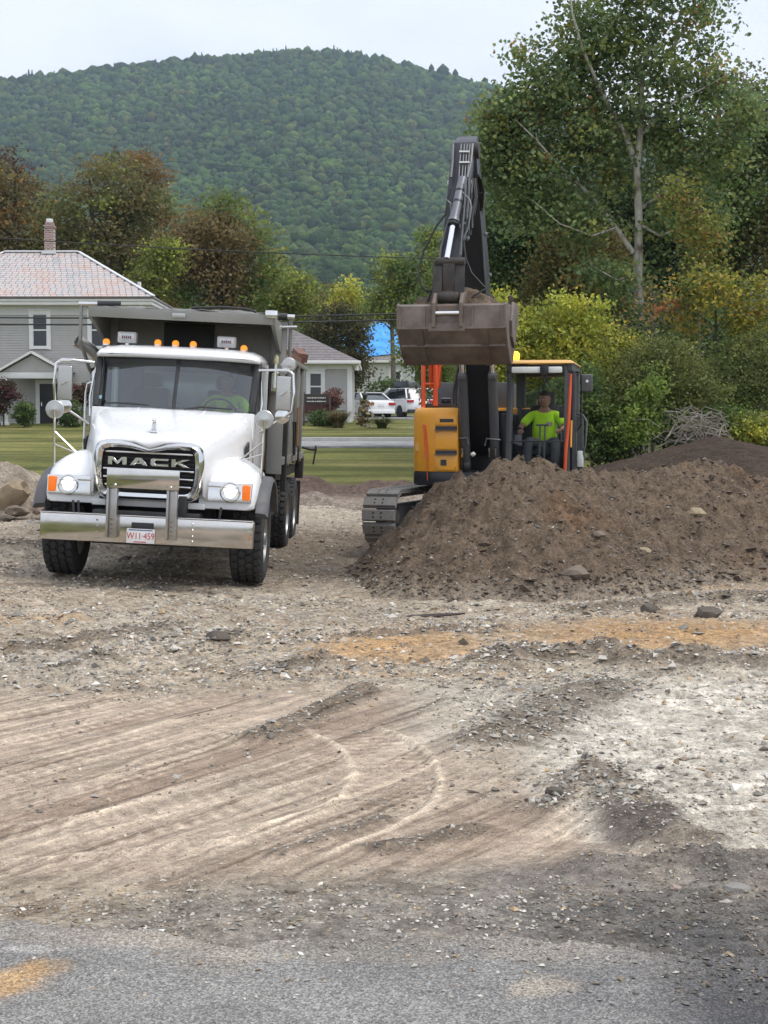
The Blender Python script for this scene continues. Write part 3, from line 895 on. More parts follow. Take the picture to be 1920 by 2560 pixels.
def _scatter():
    rng = np.random.default_rng(5)
    n = 172000
    y = 3.9 * (30 / 3.9) ** (rng.uniform(0, 1, n) ** .9)
    x = rng.uniform(-1, 1, n) * (y * .31 + .6)
    d, rough, ridge, left, berm = near_detail(x, y)
    u, v = project_np(x, y, base_h(x, y))
    w = .20 + .38 * sstep(8.6, 10.3, y) + 1.2 * berm
    w = w * (1 - .62 * left * (1 - berm)) * (.35 + .9 * sstep(-.3, .4, fbm(x * 1.5, y * 1.5, 501, 3)))
    w = w + .35 * sstep(2185, 2260, v) * (v < 2330) + .10 * (v >= 2330) * np.exp(-(v - 2330) / 60) + .30 * (v >= 2300) * sstep(1560, 1800, u - .4 * (v - 2400))
    sand = np.maximum(1 - sstep(.7, 1.05, np.hypot((u - 1000 + .9 * (v - 1620)) / 260, (v - 1622) / 52)), 1 - sstep(.7, 1.05, np.hypot((u - 1640) / 450, (v - 1586) / 44)))
    w = w * (1 - .85 * sand * (1 - berm))
    w = np.where(pile_h(x, y) > .05, 0, w)
    k = rng.uniform(0, 1, n) < w
    x, y, berm, left, u, v = x[k], y[k], berm[k], left[k], u[k], v[k]
    n = len(x)
    s = np.clip(rng.lognormal(-4.12, .50, n), .008, .075) * (1 + .35 * sstep(9, 12, y))
    s = np.where(y < 6.4, np.minimum(s * .62, .020 + .014 * (rng.uniform(0, 1, n) < .05)), s)
    ed = np.interp(x, [e[0] for e in EDGE], [e[1] for e in EDGE])
    z = ground_h(x, y) + s * .12 + np.where(y < ed + .02, .033, 0)
    ci = rng.choice(8, n, p=[.20, .14, .20, .13, .12, .09, .05, .07])
    c = _PAL[ci] * rng.uniform(.7, 1.3, (n, 1)) * np.array([1.0, .97, .92])
    s = s * (1 - .35 * left * (1 - berm))
    c = c * (1 - .20 * berm[:, None] * (rng.uniform(0, 1, (n, 1)) < .7))
    dk = (sstep(1250, 1650, u) * sstep(2190, 2250, v))[:, None]
    c = c * (1 - .6 * dk * (rng.uniform(0, 1, (n, 1)) < .85))
    return stones_mesh('gravel', x, y, z, s, c, 6)
tag(link('gravel', _scatter()), 'loose grey and pale gravel scattered over the churned soil', kind='stuff')
def _scatter_pile():
    rng = np.random.default_rng(15)
    n = 24000
    x, y = rng.uniform(-.6, 6.8, n), rng.uniform(16.2, 21.6, n)
    h = pile_h(x, y)
    cy = np.interp(x, _rx, _ry)
    k = (h > .02) & (y < cy + .25) & (rng.uniform(0, 1, n) < .30 + .75 * sstep(.5, .05, h))
    x, y, h = x[k], y[k], h[k]
    n = len(x)
    s = np.clip(rng.lognormal(-3.7, .60, n), .014, .13)
    ci = rng.choice(8, n, p=[.16, .24, .08, .05, .14, .28, .03, .02])
    c = _PAL[ci] * rng.uniform(.55, .95, (n, 1))
    br = (rng.uniform(0, 1, (n, 1)) < .55) | (s[:, None] > .06)
    c = np.where(br, np.array([.10, .073, .052]) * rng.uniform(.7, 1.4, (n, 1)), c)
    return stones_mesh('gravel', x, y, ground_h(x, y) + h + s * .1, s, c, 16)
tag(link('gravel', _scatter_pile()), 'stones and clods lying on the slope of the brown soil pile', kind='stuff')

# larger rocks, each a thing of its own: (u, v, width px, label, colour, on pile?)
MAT_ROCK = {k: M_plain('rock_' + k, c, .85, 0, .3, 7, bump=.5, dirt=(.12, .095, .07), dirt_amt=.5, dirt_scale=6) for k, c in
            (('brown', (.17, .135, .105)), ('tan', (.33, .26, .17)), ('grey', (.26, .245, .225)), ('pale', (.42, .39, .34)), ('dark', (.10, .085, .07)), ('pink', (.40, .30, .26)))}
ROCKS = [(1440, 1440, 76, .50, 'brown', 'broad flat brown boulder half sunk at the foot of the brown soil pile'),
         (1612, 1382, 36, .6, 'tan', 'tan cobble lying low on the brown soil pile above the grey rubble'),
         (1740, 1287, 46, .6, 'tan', 'pale tan wedge of stone high on the brown soil pile'),
         (1622, 1530, 40, .8, 'dark', 'upright dark clod standing beside the orange sand'),
         (1770, 1542, 66, .55, 'dark', 'long dark clod with a pointed end beside the orange sand'),
         (1905, 1505, 26, .7, 'dark', 'small dark clod on the grey rubble past the orange sand'),
         (1498, 1340, 34, .6, 'brown', 'brown clod halfway up the soil pile'),
         (1790, 1540, 20, .5, 'brown', 'small brown lump leaning on the long dark clod'),
         (1183, 1137, 14, .8, 'pale', 'white pebble near the top of the brown soil pile'),
         (1845, 2232, 70, .55, 'grey', 'grey broken slab of asphalt among the stones at the pavement edge'),
         (1790, 2246, 26, .8, 'dark', 'black lump of asphalt between the pale stones and the grey slab'),
         (1690, 2225, 30, .6, 'pink', 'pale pinkish stone near the black millings at the pavement edge'),
         (1815, 2262, 34, .6, 'pale', 'pale cream stone in front of the grey asphalt slab'),
         (730, 2232, 40, .4, 'brown', 'flat brown clod beside two white stones on the tan soil'),
         (775, 2230, 22, .6, 'pale', 'white stone next to the flat brown clod on the tan soil'),
         (545, 1600, 60, .6, 'dark', 'dark crumbly clod on the gravel in front of the truck'),
         (1385, 1985, 44, .7, 'dark', 'dark wet clod at the end of the curved soil ridge')]
for i, (u, v, wpx, fl, mk, lab) in enumerate(ROCKS):
    # follow the view ray to whatever soil it meets, pile included
    YY = np.linspace(4, 23, 800)
    a_, b_ = at(u, v, 1.0), at(u, v, 2.0)
    xx, zr_ = a_.x + (b_.x - a_.x) * (YY - 1), a_.z + (b_.z - a_.z) * (YY - 1)
    hit = zr_ <= ground_h(xx, YY) + np.maximum(np.nan_to_num(pile_h(xx, YY)), 0)
    Y = float(YY[np.argmax(hit)])
    q = at(u, v, Y)
    w = wpx / FPX * Y
    mb = MB().blob((0, 0, 0), (w * .52, w * .38, w * .52 * fl), 2, .22, 1.3, i + 3)
    for k, pnt in enumerate(mb.v):        # chisel into facets
        mb.v[k] = tuple(round(c / (w * .16)) * (w * .16) * .45 + c * .55 for c in pnt)
    o = mb.build('rock', MAT_ROCK[mk], None, smooth=25)
    o.location = (q.x, Y + w * .15, q.z + w * .12 * fl)
    o.rotation_euler = (0, random.uniform(-.15, .15), random.uniform(-.5, .5))
    tag(o, lab, 'rock', 'loose rocks on the cleared ground')
# rubble by the truck: broken slabs and stones leaning on the heap
for i, (u, v, Y, s, rot, mk, lab) in enumerate([
        (28, 1240, 24.4, (.62, .30, .42), (.2, -.55, .2), 'tan', 'large pale tan slab of broken stone tilted on the rubble heap'),
        (96, 1266, 24.2, (.30, .25, .24), (.1, .2, .8), 'pink', 'pinkish block of stone at the edge of the rubble heap beside the truck'),
        (88, 1318, 23.6, (.26, .2, .2), (0, .3, .3), 'grey', 'rounded grey stone at the foot of the rubble heap behind the bumper'),
        (40, 1278, 24.0, (.34, .25, .2), (0, .1, .5), 'brown', 'brown clod in the middle of the rubble heap'),
        (10, 1300, 23.8, (.4, .25, .12), (0, -.2, .1), 'dark', 'dark flat clod under the large pale slab')]):
    p = at(u, v, Y)
    o = MB().blob((0, 0, 0), tuple(c * .52 for c in s), 2, .30, 1.1, i + 40).build('rock', MAT_ROCK[mk], None, smooth=22)
    o.location, o.rotation_euler = p, rot
    tag(o, lab, 'rock', 'broken rocks on the rubble heap')
# thin dark scrap lying on the gravel
p = _g(1085, 1545)
o = MB().prism([(-.30, -.05), (-.1, -.09), (.24, -.03), (.33, .02), (.05, .06), (-.26, .04)], .016).build('scrap_sheet', M_plain('scrap', (.045, .028, .024), .6, .2, .3, 9), None, bevel=.003)
o.location, o.rotation_euler = (p.x, p.y, gz(p.x, p.y) + .02), (0.05, -.03, .12)
tag(o, 'thin dark scrap of sheet metal lying flat on the gravel', 'scrap metal')
# ================================================================== wooded mountain
_SKY = np.array([0, 40.0]) + np.array([(-900, 300), (-400, 235), (0, 185), (115, 172), (230, 158), (350, 145), (520, 130), (650, 119), (750, 112), (833, 115), (925, 130), (1018, 150), (1157, 181), (1226, 199), (1450, 260), (1920, 350), (2600, 450), (3400, 520)], float)
def hill_h(x, y):
    u = 960 + FPX * x / np.maximum(y, 1)
    e = (1060 - np.interp(u, _SKY[:, 0], _SKY[:, 1])) / FPX
    t = np.clip((y - 420) / (1900 - 420), 0, None)
    g = np.where(t < 1, t ** .72, 1 - .55 * np.maximum(t - 1, 0) ** 1.3)
    g = g + .025 * np.sin(t * 9.0 + x / 260) * np.clip(t * 3, 0, 1) * np.clip((1 - t) * 3, 0, 1)
    base = 12 * (1 - np.clip(t * 4, 0, 1))
    return CAMH + y * e * g + base - 2 + 10 * fbm(x / 160, y / 160, 601, 3) * np.clip(t * 5, 0, 1) * np.clip((1.0 - t) * 4, 0, 1)
hx = np.linspace(-2600, 2900, 150)
hy = np.concatenate([np.linspace(420, 1900, 70), np.linspace(1950, 3400, 20)])
X, Y = np.meshgrid(hx, hy)
X, Y = X.ravel(), Y.ravel()
Z = hill_h(X, Y)
ii = (np.arange(len(hy) - 1)[:, None] * len(hx) + np.arange(len(hx) - 1)[None, :]).ravel()
MAT['hill_floor'] = M_plain('hill_floor', (.016, .030, .012), .9, 0, .3, .02)
tag(link('hill', np_mesh('hill', np.stack([X, Y, Z], 1), np.stack([ii, ii + 1, ii + len(hx) + 1, ii + len(hx)], 1), MAT['hill_floor'], True)), 'long rounded wooded mountain behind the village', kind='structure')

def M_canopy(name):
    m, nt, b = _new(name)
    a = nt.nodes.new('ShaderNodeAttribute'); a.attribute_name = 'Col'
    v = _coords(nt, 'Object')
    n1, n2 = _noise(nt, v, .35, 4, .7), _noise(nt, v, 1.2, 3, .7)
    k = _ramp(nt, n1, [(.32, (.36, .40, .42)), (.5, (1, 1, 1)), (.70, (1.65, 1.55, 1.35))])
    nt.links.new(_mix(nt, 1.0, a.outputs['Color'], k, 'MULTIPLY'), b.inputs['Base Color'])
    b.inputs['Roughness'].default_value = .9
    b.inputs['Specular IOR Level'].default_value = .1
    nn = _bump(nt, n2, 1.0, 1.0, b)
    _bump(nt, n1, 1.0, 1.6, b, nn)
    return m
MAT['canopy'] = M_canopy('far_canopy')

def ico(sub):
    bm = bmesh.new()
    bmesh.ops.create_icosphere(bm, subdivisions=sub, radius=1.0)
    V = np.array([v.co[:] for v in bm.verts])
    F = np.array([[v.index for v in f.verts] for f in bm.faces])
    bm.free()
    return V, F

def _forest():
    rng = np.random.default_rng(21)
    P = []
    y = 430.0
    while y < 1960:
        dy = 4.2 + y * .0014
        half = y * .315 + 20
        n = int(2 * half / dy)
        xx = np.linspace(-half, half, n) + rng.uniform(-.5, .5, n) * dy * 1.2
        yy = y + rng.uniform(-.6, .6, n) * dy * 1.3
        P.append(np.stack([xx, yy, np.full(n, dy)], 1))
        y += dy * 1.22
    P = np.concatenate(P)
    P = P[960 + FPX * P[:, 0] / P[:, 1] < 1560]      # the wood beside the site hides the slope further right
    x, y, sp = P.T
    n = len(x)
    print('hill crowns', n)
    r = sp * np.clip(rng.lognormal(-.42, .28, n), .35, 1.25)
    z = hill_h(x, y) + r * rng.uniform(.1, 1.15, n)
    hz = rng.uniform(.62, 1.05, n)
    a = rng.uniform(0, 6.283, n)
    pal = np.array([(.050, .100, .030), (.038, .080, .030), (.068, .120, .032), (.030, .062, .028), (.088, .115, .034), (.060, .092, .040)])
    c = pal[rng.choice(6, n, p=[.3, .25, .2, .14, .06, .05])] * rng.uniform(.75, 1.3, (n, 1))
    warm = sstep(.25, .6, fbm(x / 60, y / 60, 622, 3))[:, None] * .4
    c = c + (np.array([.085, .085, .03]) - c) * warm * (rng.uniform(0, 1, (n, 1)) < .35)
    c = c * (1 + .38 * fbm(x / 140, y / 140, 633, 3) + .22 * fbm(x / 35, y / 35, 634, 2))[:, None]
    con = (rng.uniform(0, 1, n) < .05 + .16 * sstep(.15, .5, fbm(x / 90, y / 90, 640, 3)))       # scattered dark conifers
    c[con] = np.array([.022, .046, .024]) * rng.uniform(.8, 1.2, (con.sum(), 1))
    hz = np.where(con, 1.9, hz); r = np.where(con, r * .62, r)
    Vs, Fs, Cs, off = [], [], [], 0
    for sub_, sel in ((2, y < 760), (1, y >= 760)):          # lumpy crown shapes shared round; coarser where a crown is a few pixels
        IV, IF = ico(sub_)
        shapes = []
        for k in range(8):
            o = Vector((k * 5.1, k * 2.2, k * 7.7))
            amp = np.array([1 + .55 * mnoise.noise(Vector(p) * 1.7 + o) + .3 * mnoise.noise(Vector(p) * 3.6 + o) for p in IV])
            shapes.append(IV * amp[:, None])
        m = int(sel.sum())
        S = np.stack(shapes)[rng.integers(0, 8, m)]
        ca, sa, rr = np.cos(a[sel])[:, None], np.sin(a[sel])[:, None], r[sel][:, None]
        px, py, pz = S[..., 0], S[..., 1], S[..., 2]
        Vs.append(np.stack([(px * ca - py * sa) * rr + x[sel][:, None], (px * sa + py * ca) * rr + y[sel][:, None], pz * rr * hz[sel][:, None] + z[sel][:, None]], 2).reshape(-1, 3))
        Fs.append((IF[None] + (np.arange(m) * len(IV))[:, None, None]).reshape(-1, 3) + off)
        Cs.append(np.repeat(c[sel], len(IV), axis=0))
        off += m * len(IV)
    return np_mesh('hill_forest', np.concatenate(Vs), np.concatenate(Fs), MAT['canopy'], True, np.concatenate(Cs) * np.array([1.22, 1.12, .82]))
tag(link('hill_forest', _forest()), 'dense green broadleaf forest covering the whole mountain', kind='stuff')

def _crest_conifers():
    rng = np.random.default_rng(31)
    mb = MB()
    for u in list(rng.uniform(60, 560, 9)) + list(rng.uniform(640, 720, 4)) + [792, 805, 866, 872, 880, 905, 912, 958, 1010, 1090, 1160] + list(rng.uniform(700, 1180, 6)):
        y = 1880.0
        x = (u - 960) / FPX * y
        z = float(hill_h(np.array([x]), np.array([y]))[0])
        h = rng.uniform(7, 19)
        for k in range(4):
            zz = z + h * (.15 + .2 * k)
            mb.lathe([(h * .17 * (1 - .2 * k), zz), (h * .03, zz + h * .28)], 'z', 7, (x, y, 0))
    return mb.build('crest_conifers', M_plain('crest_conifer', (.022, .040, .018), .9, 0, .2, .5), None, smooth=0)
tag(_crest_conifers(), 'small dark conifers standing along the crest of the mountain', kind='stuff')
# ================================================================== trees and shrubs
MAT['leaf'] = M_leaf('leaf', .48)
LEAF_GAIN = 2.5
MAT['bark_dark'] = M_plain('bark_dark', (.060, .050, .040), .9, 0, .3, 9, bump=.6)
MAT['bark_grey'] = M_plain('bark_grey', (.16, .145, .12), .9, 0, .3, 9, bump=.5)
def M_sycamore():
    m, nt, b = _new('sycamore_bark')
    v = _coords(nt)
    mp = nt.nodes.new('ShaderNodeMapping'); mp.inputs['Scale'].default_value = (3, 3, 1.2)
    nt.links.new(v, mp.inputs['Vector'])
    n = _noise(nt, mp.outputs['Vector'], 1.8, 5, .6)
    c = _ramp(nt, n, [(.36, (.13, .105, .08)), (.43, (.30, .27, .22)), (.55, (.50, .475, .42)), (.7, (.34, .32, .27))])
    nt.links.new(c, b.inputs['Base Color'])
    b.inputs['Roughness'].default_value = .85
    return m
MAT['sycamore'] = M_sycamore()

_LEAF_Q = np.array([(0, -.5, 0), (.36, .02, .10), (0, .55, -.04), (-.36, .02, .10)])          # folded rhomb
_LEAF_S = np.array([(0, -.45, 0), (.46, -.22, .05), (.30, .22, .09), (0, .56, -.06), (-.30, .22, .09), (-.46, -.22, .05)])   # broad lobed leaf

def leaves_mesh(name, P, size, cols, rng, up=.35, broad=False, mat=None):
    """P (n,3) leaf positions, size (n,), cols (n,3)"""
    n = len(P)
    L = _LEAF_S if broad else _LEAF_Q
    m = len(L)
    # random rotation frames with normals tending upwards
    nrm = rng.normal(0, 1, (n, 3))
    nrm[:, 2] = np.abs(nrm[:, 2]) * .8 + up
    nrm /= np.linalg.norm(nrm, axis=1, keepdims=True)
    t = rng.normal(0, 1, (n, 3))
    t -= nrm * (t * nrm).sum(1, keepdims=True)
    t /= np.linalg.norm(t, axis=1, keepdims=True)
    bt = np.cross(nrm, t)
    V = (L[None, :, 0:1] * bt[:, None, :] + L[None, :, 1:2] * t[:, None, :] + L[None, :, 2:3] * nrm[:, None, :]) * size[:, None, None] + P[:, None, :]
    if broad:
        F = np.array([(0, 1, 2, 3), (0, 3, 4, 5)])
    else:
        F = np.array([(0, 1, 2), (0, 2, 3)])
    F = (F[None] + (np.arange(n) * m)[:, None, None]).reshape(-1, F.shape[1])
    return np_mesh(name, V.reshape(-1, 3), F, mat or MAT['leaf'], False, np.repeat(cols, m, axis=0))

def crown_points(ells, n_clump, per, rng, spread, shell=.55):
    """ells: [(cx,cy,cz, rx,ry,rz, weight)]; clumps sit towards the outside, leaves gaussian round each clump"""
    w = np.array([e[6] if len(e) > 6 else e[3] * e[5] for e in ells], float)
    k = rng.choice(len(ells), n_clump, p=w / w.sum())
    d = rng.normal(0, 1, (n_clump, 3))
    d /= np.linalg.norm(d, axis=1, keepdims=True)
    r = (shell + (1 - shell) * rng.uniform(0, 1, n_clump) ** .6) * rng.uniform(.86, 1.10, n_clump)
    E_ = np.array([e[:6] for e in ells])
    c = E_[k, :3] + d * E_[k, 3:6] * r[:, None]
    P = c[:, None, :] + rng.normal(0, 1, (n_clump, per, 3)) * np.array([spread, spread, spread * .62])
    return c, P.reshape(-1, 3), np.repeat(np.arange(n_clump), per)

def make_tree(name, label, cat, base, ells, n_clump, per, leaf, pal, spread, trunk_h=None, trunk_r=.15, bark='bark_dark', seed=1, group=None, limbs=14, broad=False, var=.28, up=.35, shell=.55, patch=None):
    rng = np.random.default_rng(seed)
    root = empty(name, base, label=label, cat=cat, group=group)
    per, leaf = int(per * 1.32), leaf * .82
    c, P, ci = crown_points(ells, n_clump, per, rng, spread, shell)
    pal = np.array(pal, float)
    ck = pal[rng.choice(len(pal), n_clump)] * rng.uniform(1 - var, 1 + var, (n_clump, 1))
    if patch is not None:
        pc, pf = patch
        m = fbm(c[:, 0] * pf + seed, c[:, 2] * pf, 900 + seed, 2) > .12
        ck[m] = np.array(pc) * rng.uniform(.75, 1.25, (m.sum(), 1))
    cols = ck[ci] * rng.uniform(.75, 1.25, (len(P), 1)) * LEAF_GAIN
    P[:, 2] = np.maximum(P[:, 2], .05)
    size = leaf * rng.uniform(.65, 1.3, len(P))
    link('crown', leaves_mesh('crown', P, size, np.clip(cols, .004, .9), rng, up, broad), root)
    zc = max(e[2] for e in ells)
    th = trunk_h or zc
    mb = MB()
    lean = rng.uniform(-.03, .03, 2) * th
    mb.tube([(0, 0, -.3), (lean[0] * .3, lean[1] * .3, th * .35), (lean[0], lean[1], th * .75), (lean[0] * 1.5, lean[1] * 1.5, th * 1.05)], [trunk_r * 1.25, trunk_r, trunk_r * .6, trunk_r * .2], 9)
    for q in range(limbs):
        tgt = c[rng.integers(0, n_clump)]
        z0 = min(max(.15 * th, tgt[2] - rng.uniform(.4, 1.1) * np.hypot(tgt[0], tgt[1]) - .3), th)
        k = z0 / th
        s = np.array([lean[0] * k, lean[1] * k, z0])
        m_ = s + (tgt - s) * .5 + np.array([0, 0, -.10 * np.linalg.norm(tgt - s)]) + rng.normal(0, .06, 3)
        r0 = trunk_r * .45 * (1 - .5 * k)
        mb.tube([s, m_, tgt], [r0, r0 * .6, r0 * .15], 6, False)
    mb.build('trunk', MAT[bark], root, smooth=60)
    return root

def ell_from_px(base, Y, items):
    """items: (u, v, half width px, half height px) at distance Y -> ellipsoids relative to base"""
    out = []
    for it in items:
        u, v, hw, hh = it[:4]
        p = at(u, v, Y + (it[4] if len(it) > 4 else 0))
        s = Y / FPX
        out.append((p.x - base.x, p.y - base.y, p.z - base.z, hw * s, hw * s * .85, hh * s, hw * hh))
    return out
def on_ground(u, Y):
    p = at(u, 1000, Y)
    return Vector((p.x, Y, gz(p.x, Y)))

GREEN_D = [(.040, .060, .018), (.032, .052, .018), (.052, .074, .022)]
GREEN_M = [(.055, .085, .020), (.070, .10, .022), (.045, .072, .020)]
OLIVE = [(.085, .095, .022), (.065, .080, .020), (.11, .11, .026)]
RUSSET = [(.080, .066, .028), (.064, .060, .026), (.064, .070, .026), (.094, .076, .030)]
YELLOWG = [(.19, .19, .030), (.155, .17, .028), (.13, .15, .026), (.22, .20, .030)]
GOLD = [(.30, .22, .030), (.26, .17, .028), (.20, .19, .030)]

# --- left, behind the grey house
def T(name, label, u0, Y, items, n_clump, per, leaf, pal, spread, group, seed, **k):
    b = on_ground(u0, Y)
    return make_tree(name, label, 'tree', b, ell_from_px(b, Y, items), n_clump, per, leaf, pal, spread, seed=seed, group=group, **k)
G1 = 'autumn trees behind the grey house'
T('maple_tree', 'rust brown maple behind the chimney of the grey house', 255, 92, [(250, 560, 125, 150), (300, 480, 90, 90), (220, 660, 140, 110), (330, 610, 90, 120)], 230, 42, .30, RUSSET + OLIVE[:1], .55, G1, 41, trunk_r=.35, patch=((.07, .075, .02), .18))
T('maple_tree', 'dark brown and orange maple left of the chimney behind the house', 60, 95, [(50, 560, 130, 120), (120, 620, 120, 110), (-60, 560, 120, 160), (0, 470, 60, 70), (170, 640, 80, 90)], 260, 42, .31, RUSSET + [(.05, .04, .022), (.15, .085, .025)], .6, G1, 42, trunk_r=.35)
T('maple_tree', 'very dark purple brown tree at the edge behind the slate roof', -10, 99, [(5, 455, 55, 75), (60, 500, 40, 60), (-90, 480, 80, 100)], 90, 40, .30, [(.045, .03, .022), (.055, .04, .026)], .5, G1, 43, trunk_r=.3)
T('maple_tree', 'yellow green maple beside the rust brown maple', 385, 96, [(365, 480, 45, 75), (390, 580, 50, 110), (345, 430, 45, 45), (400, 690, 50, 90)], 130, 40, .29, OLIVE + GREEN_M[:1], .5, G1, 44, trunk_r=.28, patch=((.10, .065, .025), .3))
T('ash_tree', 'broad olive and brown tree behind the truck box', 545, 88, [(560, 600, 110, 90), (500, 650, 100, 100), (610, 660, 85, 110), (560, 530, 60, 50), (450, 640, 60, 70), (540, 720, 150, 60)], 330, 40, .27, OLIVE + GREEN_M + GREEN_D[:1], .5, G1, 45, trunk_r=.3, patch=((.095, .072, .030), .22))
T('sapling', 'yellow green sapling between the house and the broad olive tree', 400, 84, [(385, 670, 40, 60), (430, 640, 40, 40), (360, 720, 40, 50)], 70, 34, .24, OLIVE + YELLOWG[2:3], .4, G1, 46, trunk_r=.1)
T('sapling', 'pale yellow green bushy tree behind the truck tarp arm', 715, 98, [(715, 720, 58, 55), (690, 760, 50, 60), (755, 750, 40, 60)], 100, 36, .28, OLIVE + YELLOWG[2:3], .45, G1, 47, trunk_r=.14)
T('birch_tree', 'slender golden birch behind the low grey house', 875, 112, [(872, 740, 28, 50), (885, 775, 40, 45), (850, 765, 22, 40)], 70, 34, .28, [(.24, .20, .04), (.19, .17, .035)] + YELLOWG, .42, G1, 48, trunk_r=.12, bark='bark_grey')
T('poplar_tree', 'tall yellow green tree left of the digging bucket', 985, 108, [(975, 690, 32, 60), (1000, 745, 55, 60), (950, 770, 45, 40), (1030, 700, 40, 70), (1075, 640, 35, 80), (1060, 760, 50, 60)], 190, 36, .29, OLIVE + GREEN_M + YELLOWG[2:3], .5, G1, 49, trunk_r=.18, bark='bark_grey')
T('bush_tree', 'orange brown small tree in front of the dark green hillside', 815, 118, [(815, 745, 40, 35), (800, 790, 60, 40)], 60, 34, .3, RUSSET + OLIVE, .45, G1, 50, trunk_r=.12)
# woods at the foot of the mountain, a dark band closing the gaps between the houses
for i, (u, Y, v, hw, hh, lab) in enumerate([(640, 150, 790, 90, 60, 'dark green tree at the foot of the hill above the low grey house'), (760, 165, 800, 80, 70, 'dark green round tree behind the pale yellow green tree'),
                                           (930, 175, 810, 90, 60, 'dark green tree behind the blue tarped house'), (1060, 160, 800, 90, 80, 'dark green tree behind the raised digging bucket'), (480, 150, 790, 100, 70, 'dark green tree hidden behind the dump box')]):
    T('oak_tree', lab, u, Y, [(u, v, hw, hh), (u + hw * .5, v + 40, hw * .8, hh)], 70, 36, .5, GREEN_D + GREEN_M[:1], .9, 'dark trees at the foot of the hill', 60 + i, trunk_r=.25)
# conifer-like dark tree between the low house and the tarped house
b = on_ground(850, 96)
make_tree('cedar_tree', 'dark brown green cedar between the low house and the tarped house', 'tree', b, ell_from_px(b, 96, [(845, 960, 62, 60), (850, 880, 62, 60), (845, 810, 42, 60), (800, 830, 45, 40), (890, 900, 40, 70), (900, 830, 22, 40)]), 260, 36, .24, [(.045, .042, .018), (.035, .040, .018), (.06, .05, .022)], .36, trunk_r=.2, seed=71, shell=.3)
def shrub(name, label, u, v, Y, hw, hh, pal, leaf=.13, n=60, per=30, seed=1, group=None, up=.35, cat='shrub', spread=None, extra=(), bark='bark_dark', base_u=None, **k):
    b = on_ground(base_u if base_u is not None else u, Y)
    e = ell_from_px(b, Y, [(u, v, hw, hh)] + list(extra))
    return make_tree(name, label, cat, b, e, n, per, leaf, pal, spread or hw * Y / FPX * .22, trunk_h=max(.3, e[0][2]), trunk_r=k.pop('trunk_r', .04), bark=bark, seed=seed, group=group, limbs=10, up=up, **k)
GS = 'shrubs around the houses'
shrub('evergreen_shrub', 'dark round evergreen shrub beside the white saloon car', 960, 985, 98, 48, 40, GREEN_D, .2, 80, 30, 81, GS, shell=.3)
shrub('evergreen_shrub', 'low dark green bush in front of the low grey house', 815, 1048, 71, 42, 20, GREEN_D, .14, 70, 30, 82, GS, shell=.3)
shrub('burgundy_shrub', 'burgundy leaved shrub against the low grey house', 828, 1000, 73.5, 26, 30, [(.085, .035, .032), (.06, .03, .028), (.10, .055, .04)], .13, 50, 26, 83, GS, shell=.3)
shrub('burgundy_shrub', 'dark burgundy bush left of the house portico', 8, 990, 71, 38, 45, [(.05, .022, .024), (.07, .03, .03), (.04, .035, .02)], .15, 70, 30, 84, GS, shell=.3)
shrub('evergreen_shrub', 'dark green shrub left of the front door', 58, 1035, 70, 26, 30, GREEN_D + GREEN_M[:1], .14, 60, 28, 85, GS, shell=.3)
shrub('evergreen_shrub', 'dark green shrub between the portico and the truck cab', 175, 1035, 70, 30, 42, GREEN_D, .14, 70, 28, 86, GS, shell=.3)
shrub('burgundy_shrub', 'burgundy shrub behind the exhaust stack against the grey house', 205, 985, 72, 26, 34, [(.06, .03, .026), (.05, .04, .022)], .14, 60, 28, 87, GS, shell=.3)

def grass_clump(name, label, u, v_top, v_bot, Y, hw, pal, n=420, seed=1, arch=.5, w=.022):
    """fountain of long arching blades"""
    rng = np.random.default_rng(seed)
    b = on_ground(u, Y)
    p1, p0 = at(u, v_top, Y), at(u, v_bot, Y)
    b.z = min(b.z, p0.z)
    H = p1.z - b.z
    Rr = hw * Y / FPX
    mbV, mbF, C = [], [], []
    for i in range(n):
        a = rng.uniform(0, 6.283)
        o = np.array([math.cos(a), math.sin(a), 0])
        h = H * rng.uniform(.6, 1.05)
        out = Rr * rng.uniform(.15, 1.0)
        s0 = o * rng.uniform(0, .28) * Rr
        side = np.array([-o[1], o[0], 0]) * w * rng.uniform(.6, 1.3)
        k = len(mbV)
        for t in (0, .35, .7, 1.0):
            c = s0 + o * out * t ** 1.8 + np.array([0, 0, h * (t - arch * t ** 3 * rng.uniform(.6, 1.2))])
            ww = (1 - .8 * t)
            mbV += [c - side * ww, c + side * ww]
        for q in range(3):
            mbF.append((k + 2 * q, k + 2 * q + 1, k + 2 * q + 3, k + 2 * q + 2))
        col = np.array(pal[rng.integers(0, len(pal))]) * rng.uniform(.7, 1.3)
        C += [col] * 8
    root = empty(name, b, label=label, cat='ornamental grass', group='ornamental grasses in front of the low house')
    link('foliage', np_mesh('foliage', mbV, mbF, MAT['leaf'], False, np.array(C)), root)
    return root
grass_clump('ornamental_grass', 'tan feathery ornamental grass at the corner of the low grey house', 845, 1015, 1062, 69.5, 40, [(.16, .12, .06), (.20, .15, .08), (.12, .11, .05)], 700, 91, .3, .03)
grass_clump('ornamental_grass', 'green arching ornamental grass in front of the white saloon car', 955, 1026, 1062, 69, 38, [(.10, .12, .035), (.075, .10, .03), (.15, .15, .06)], 500, 92, .6, .035)

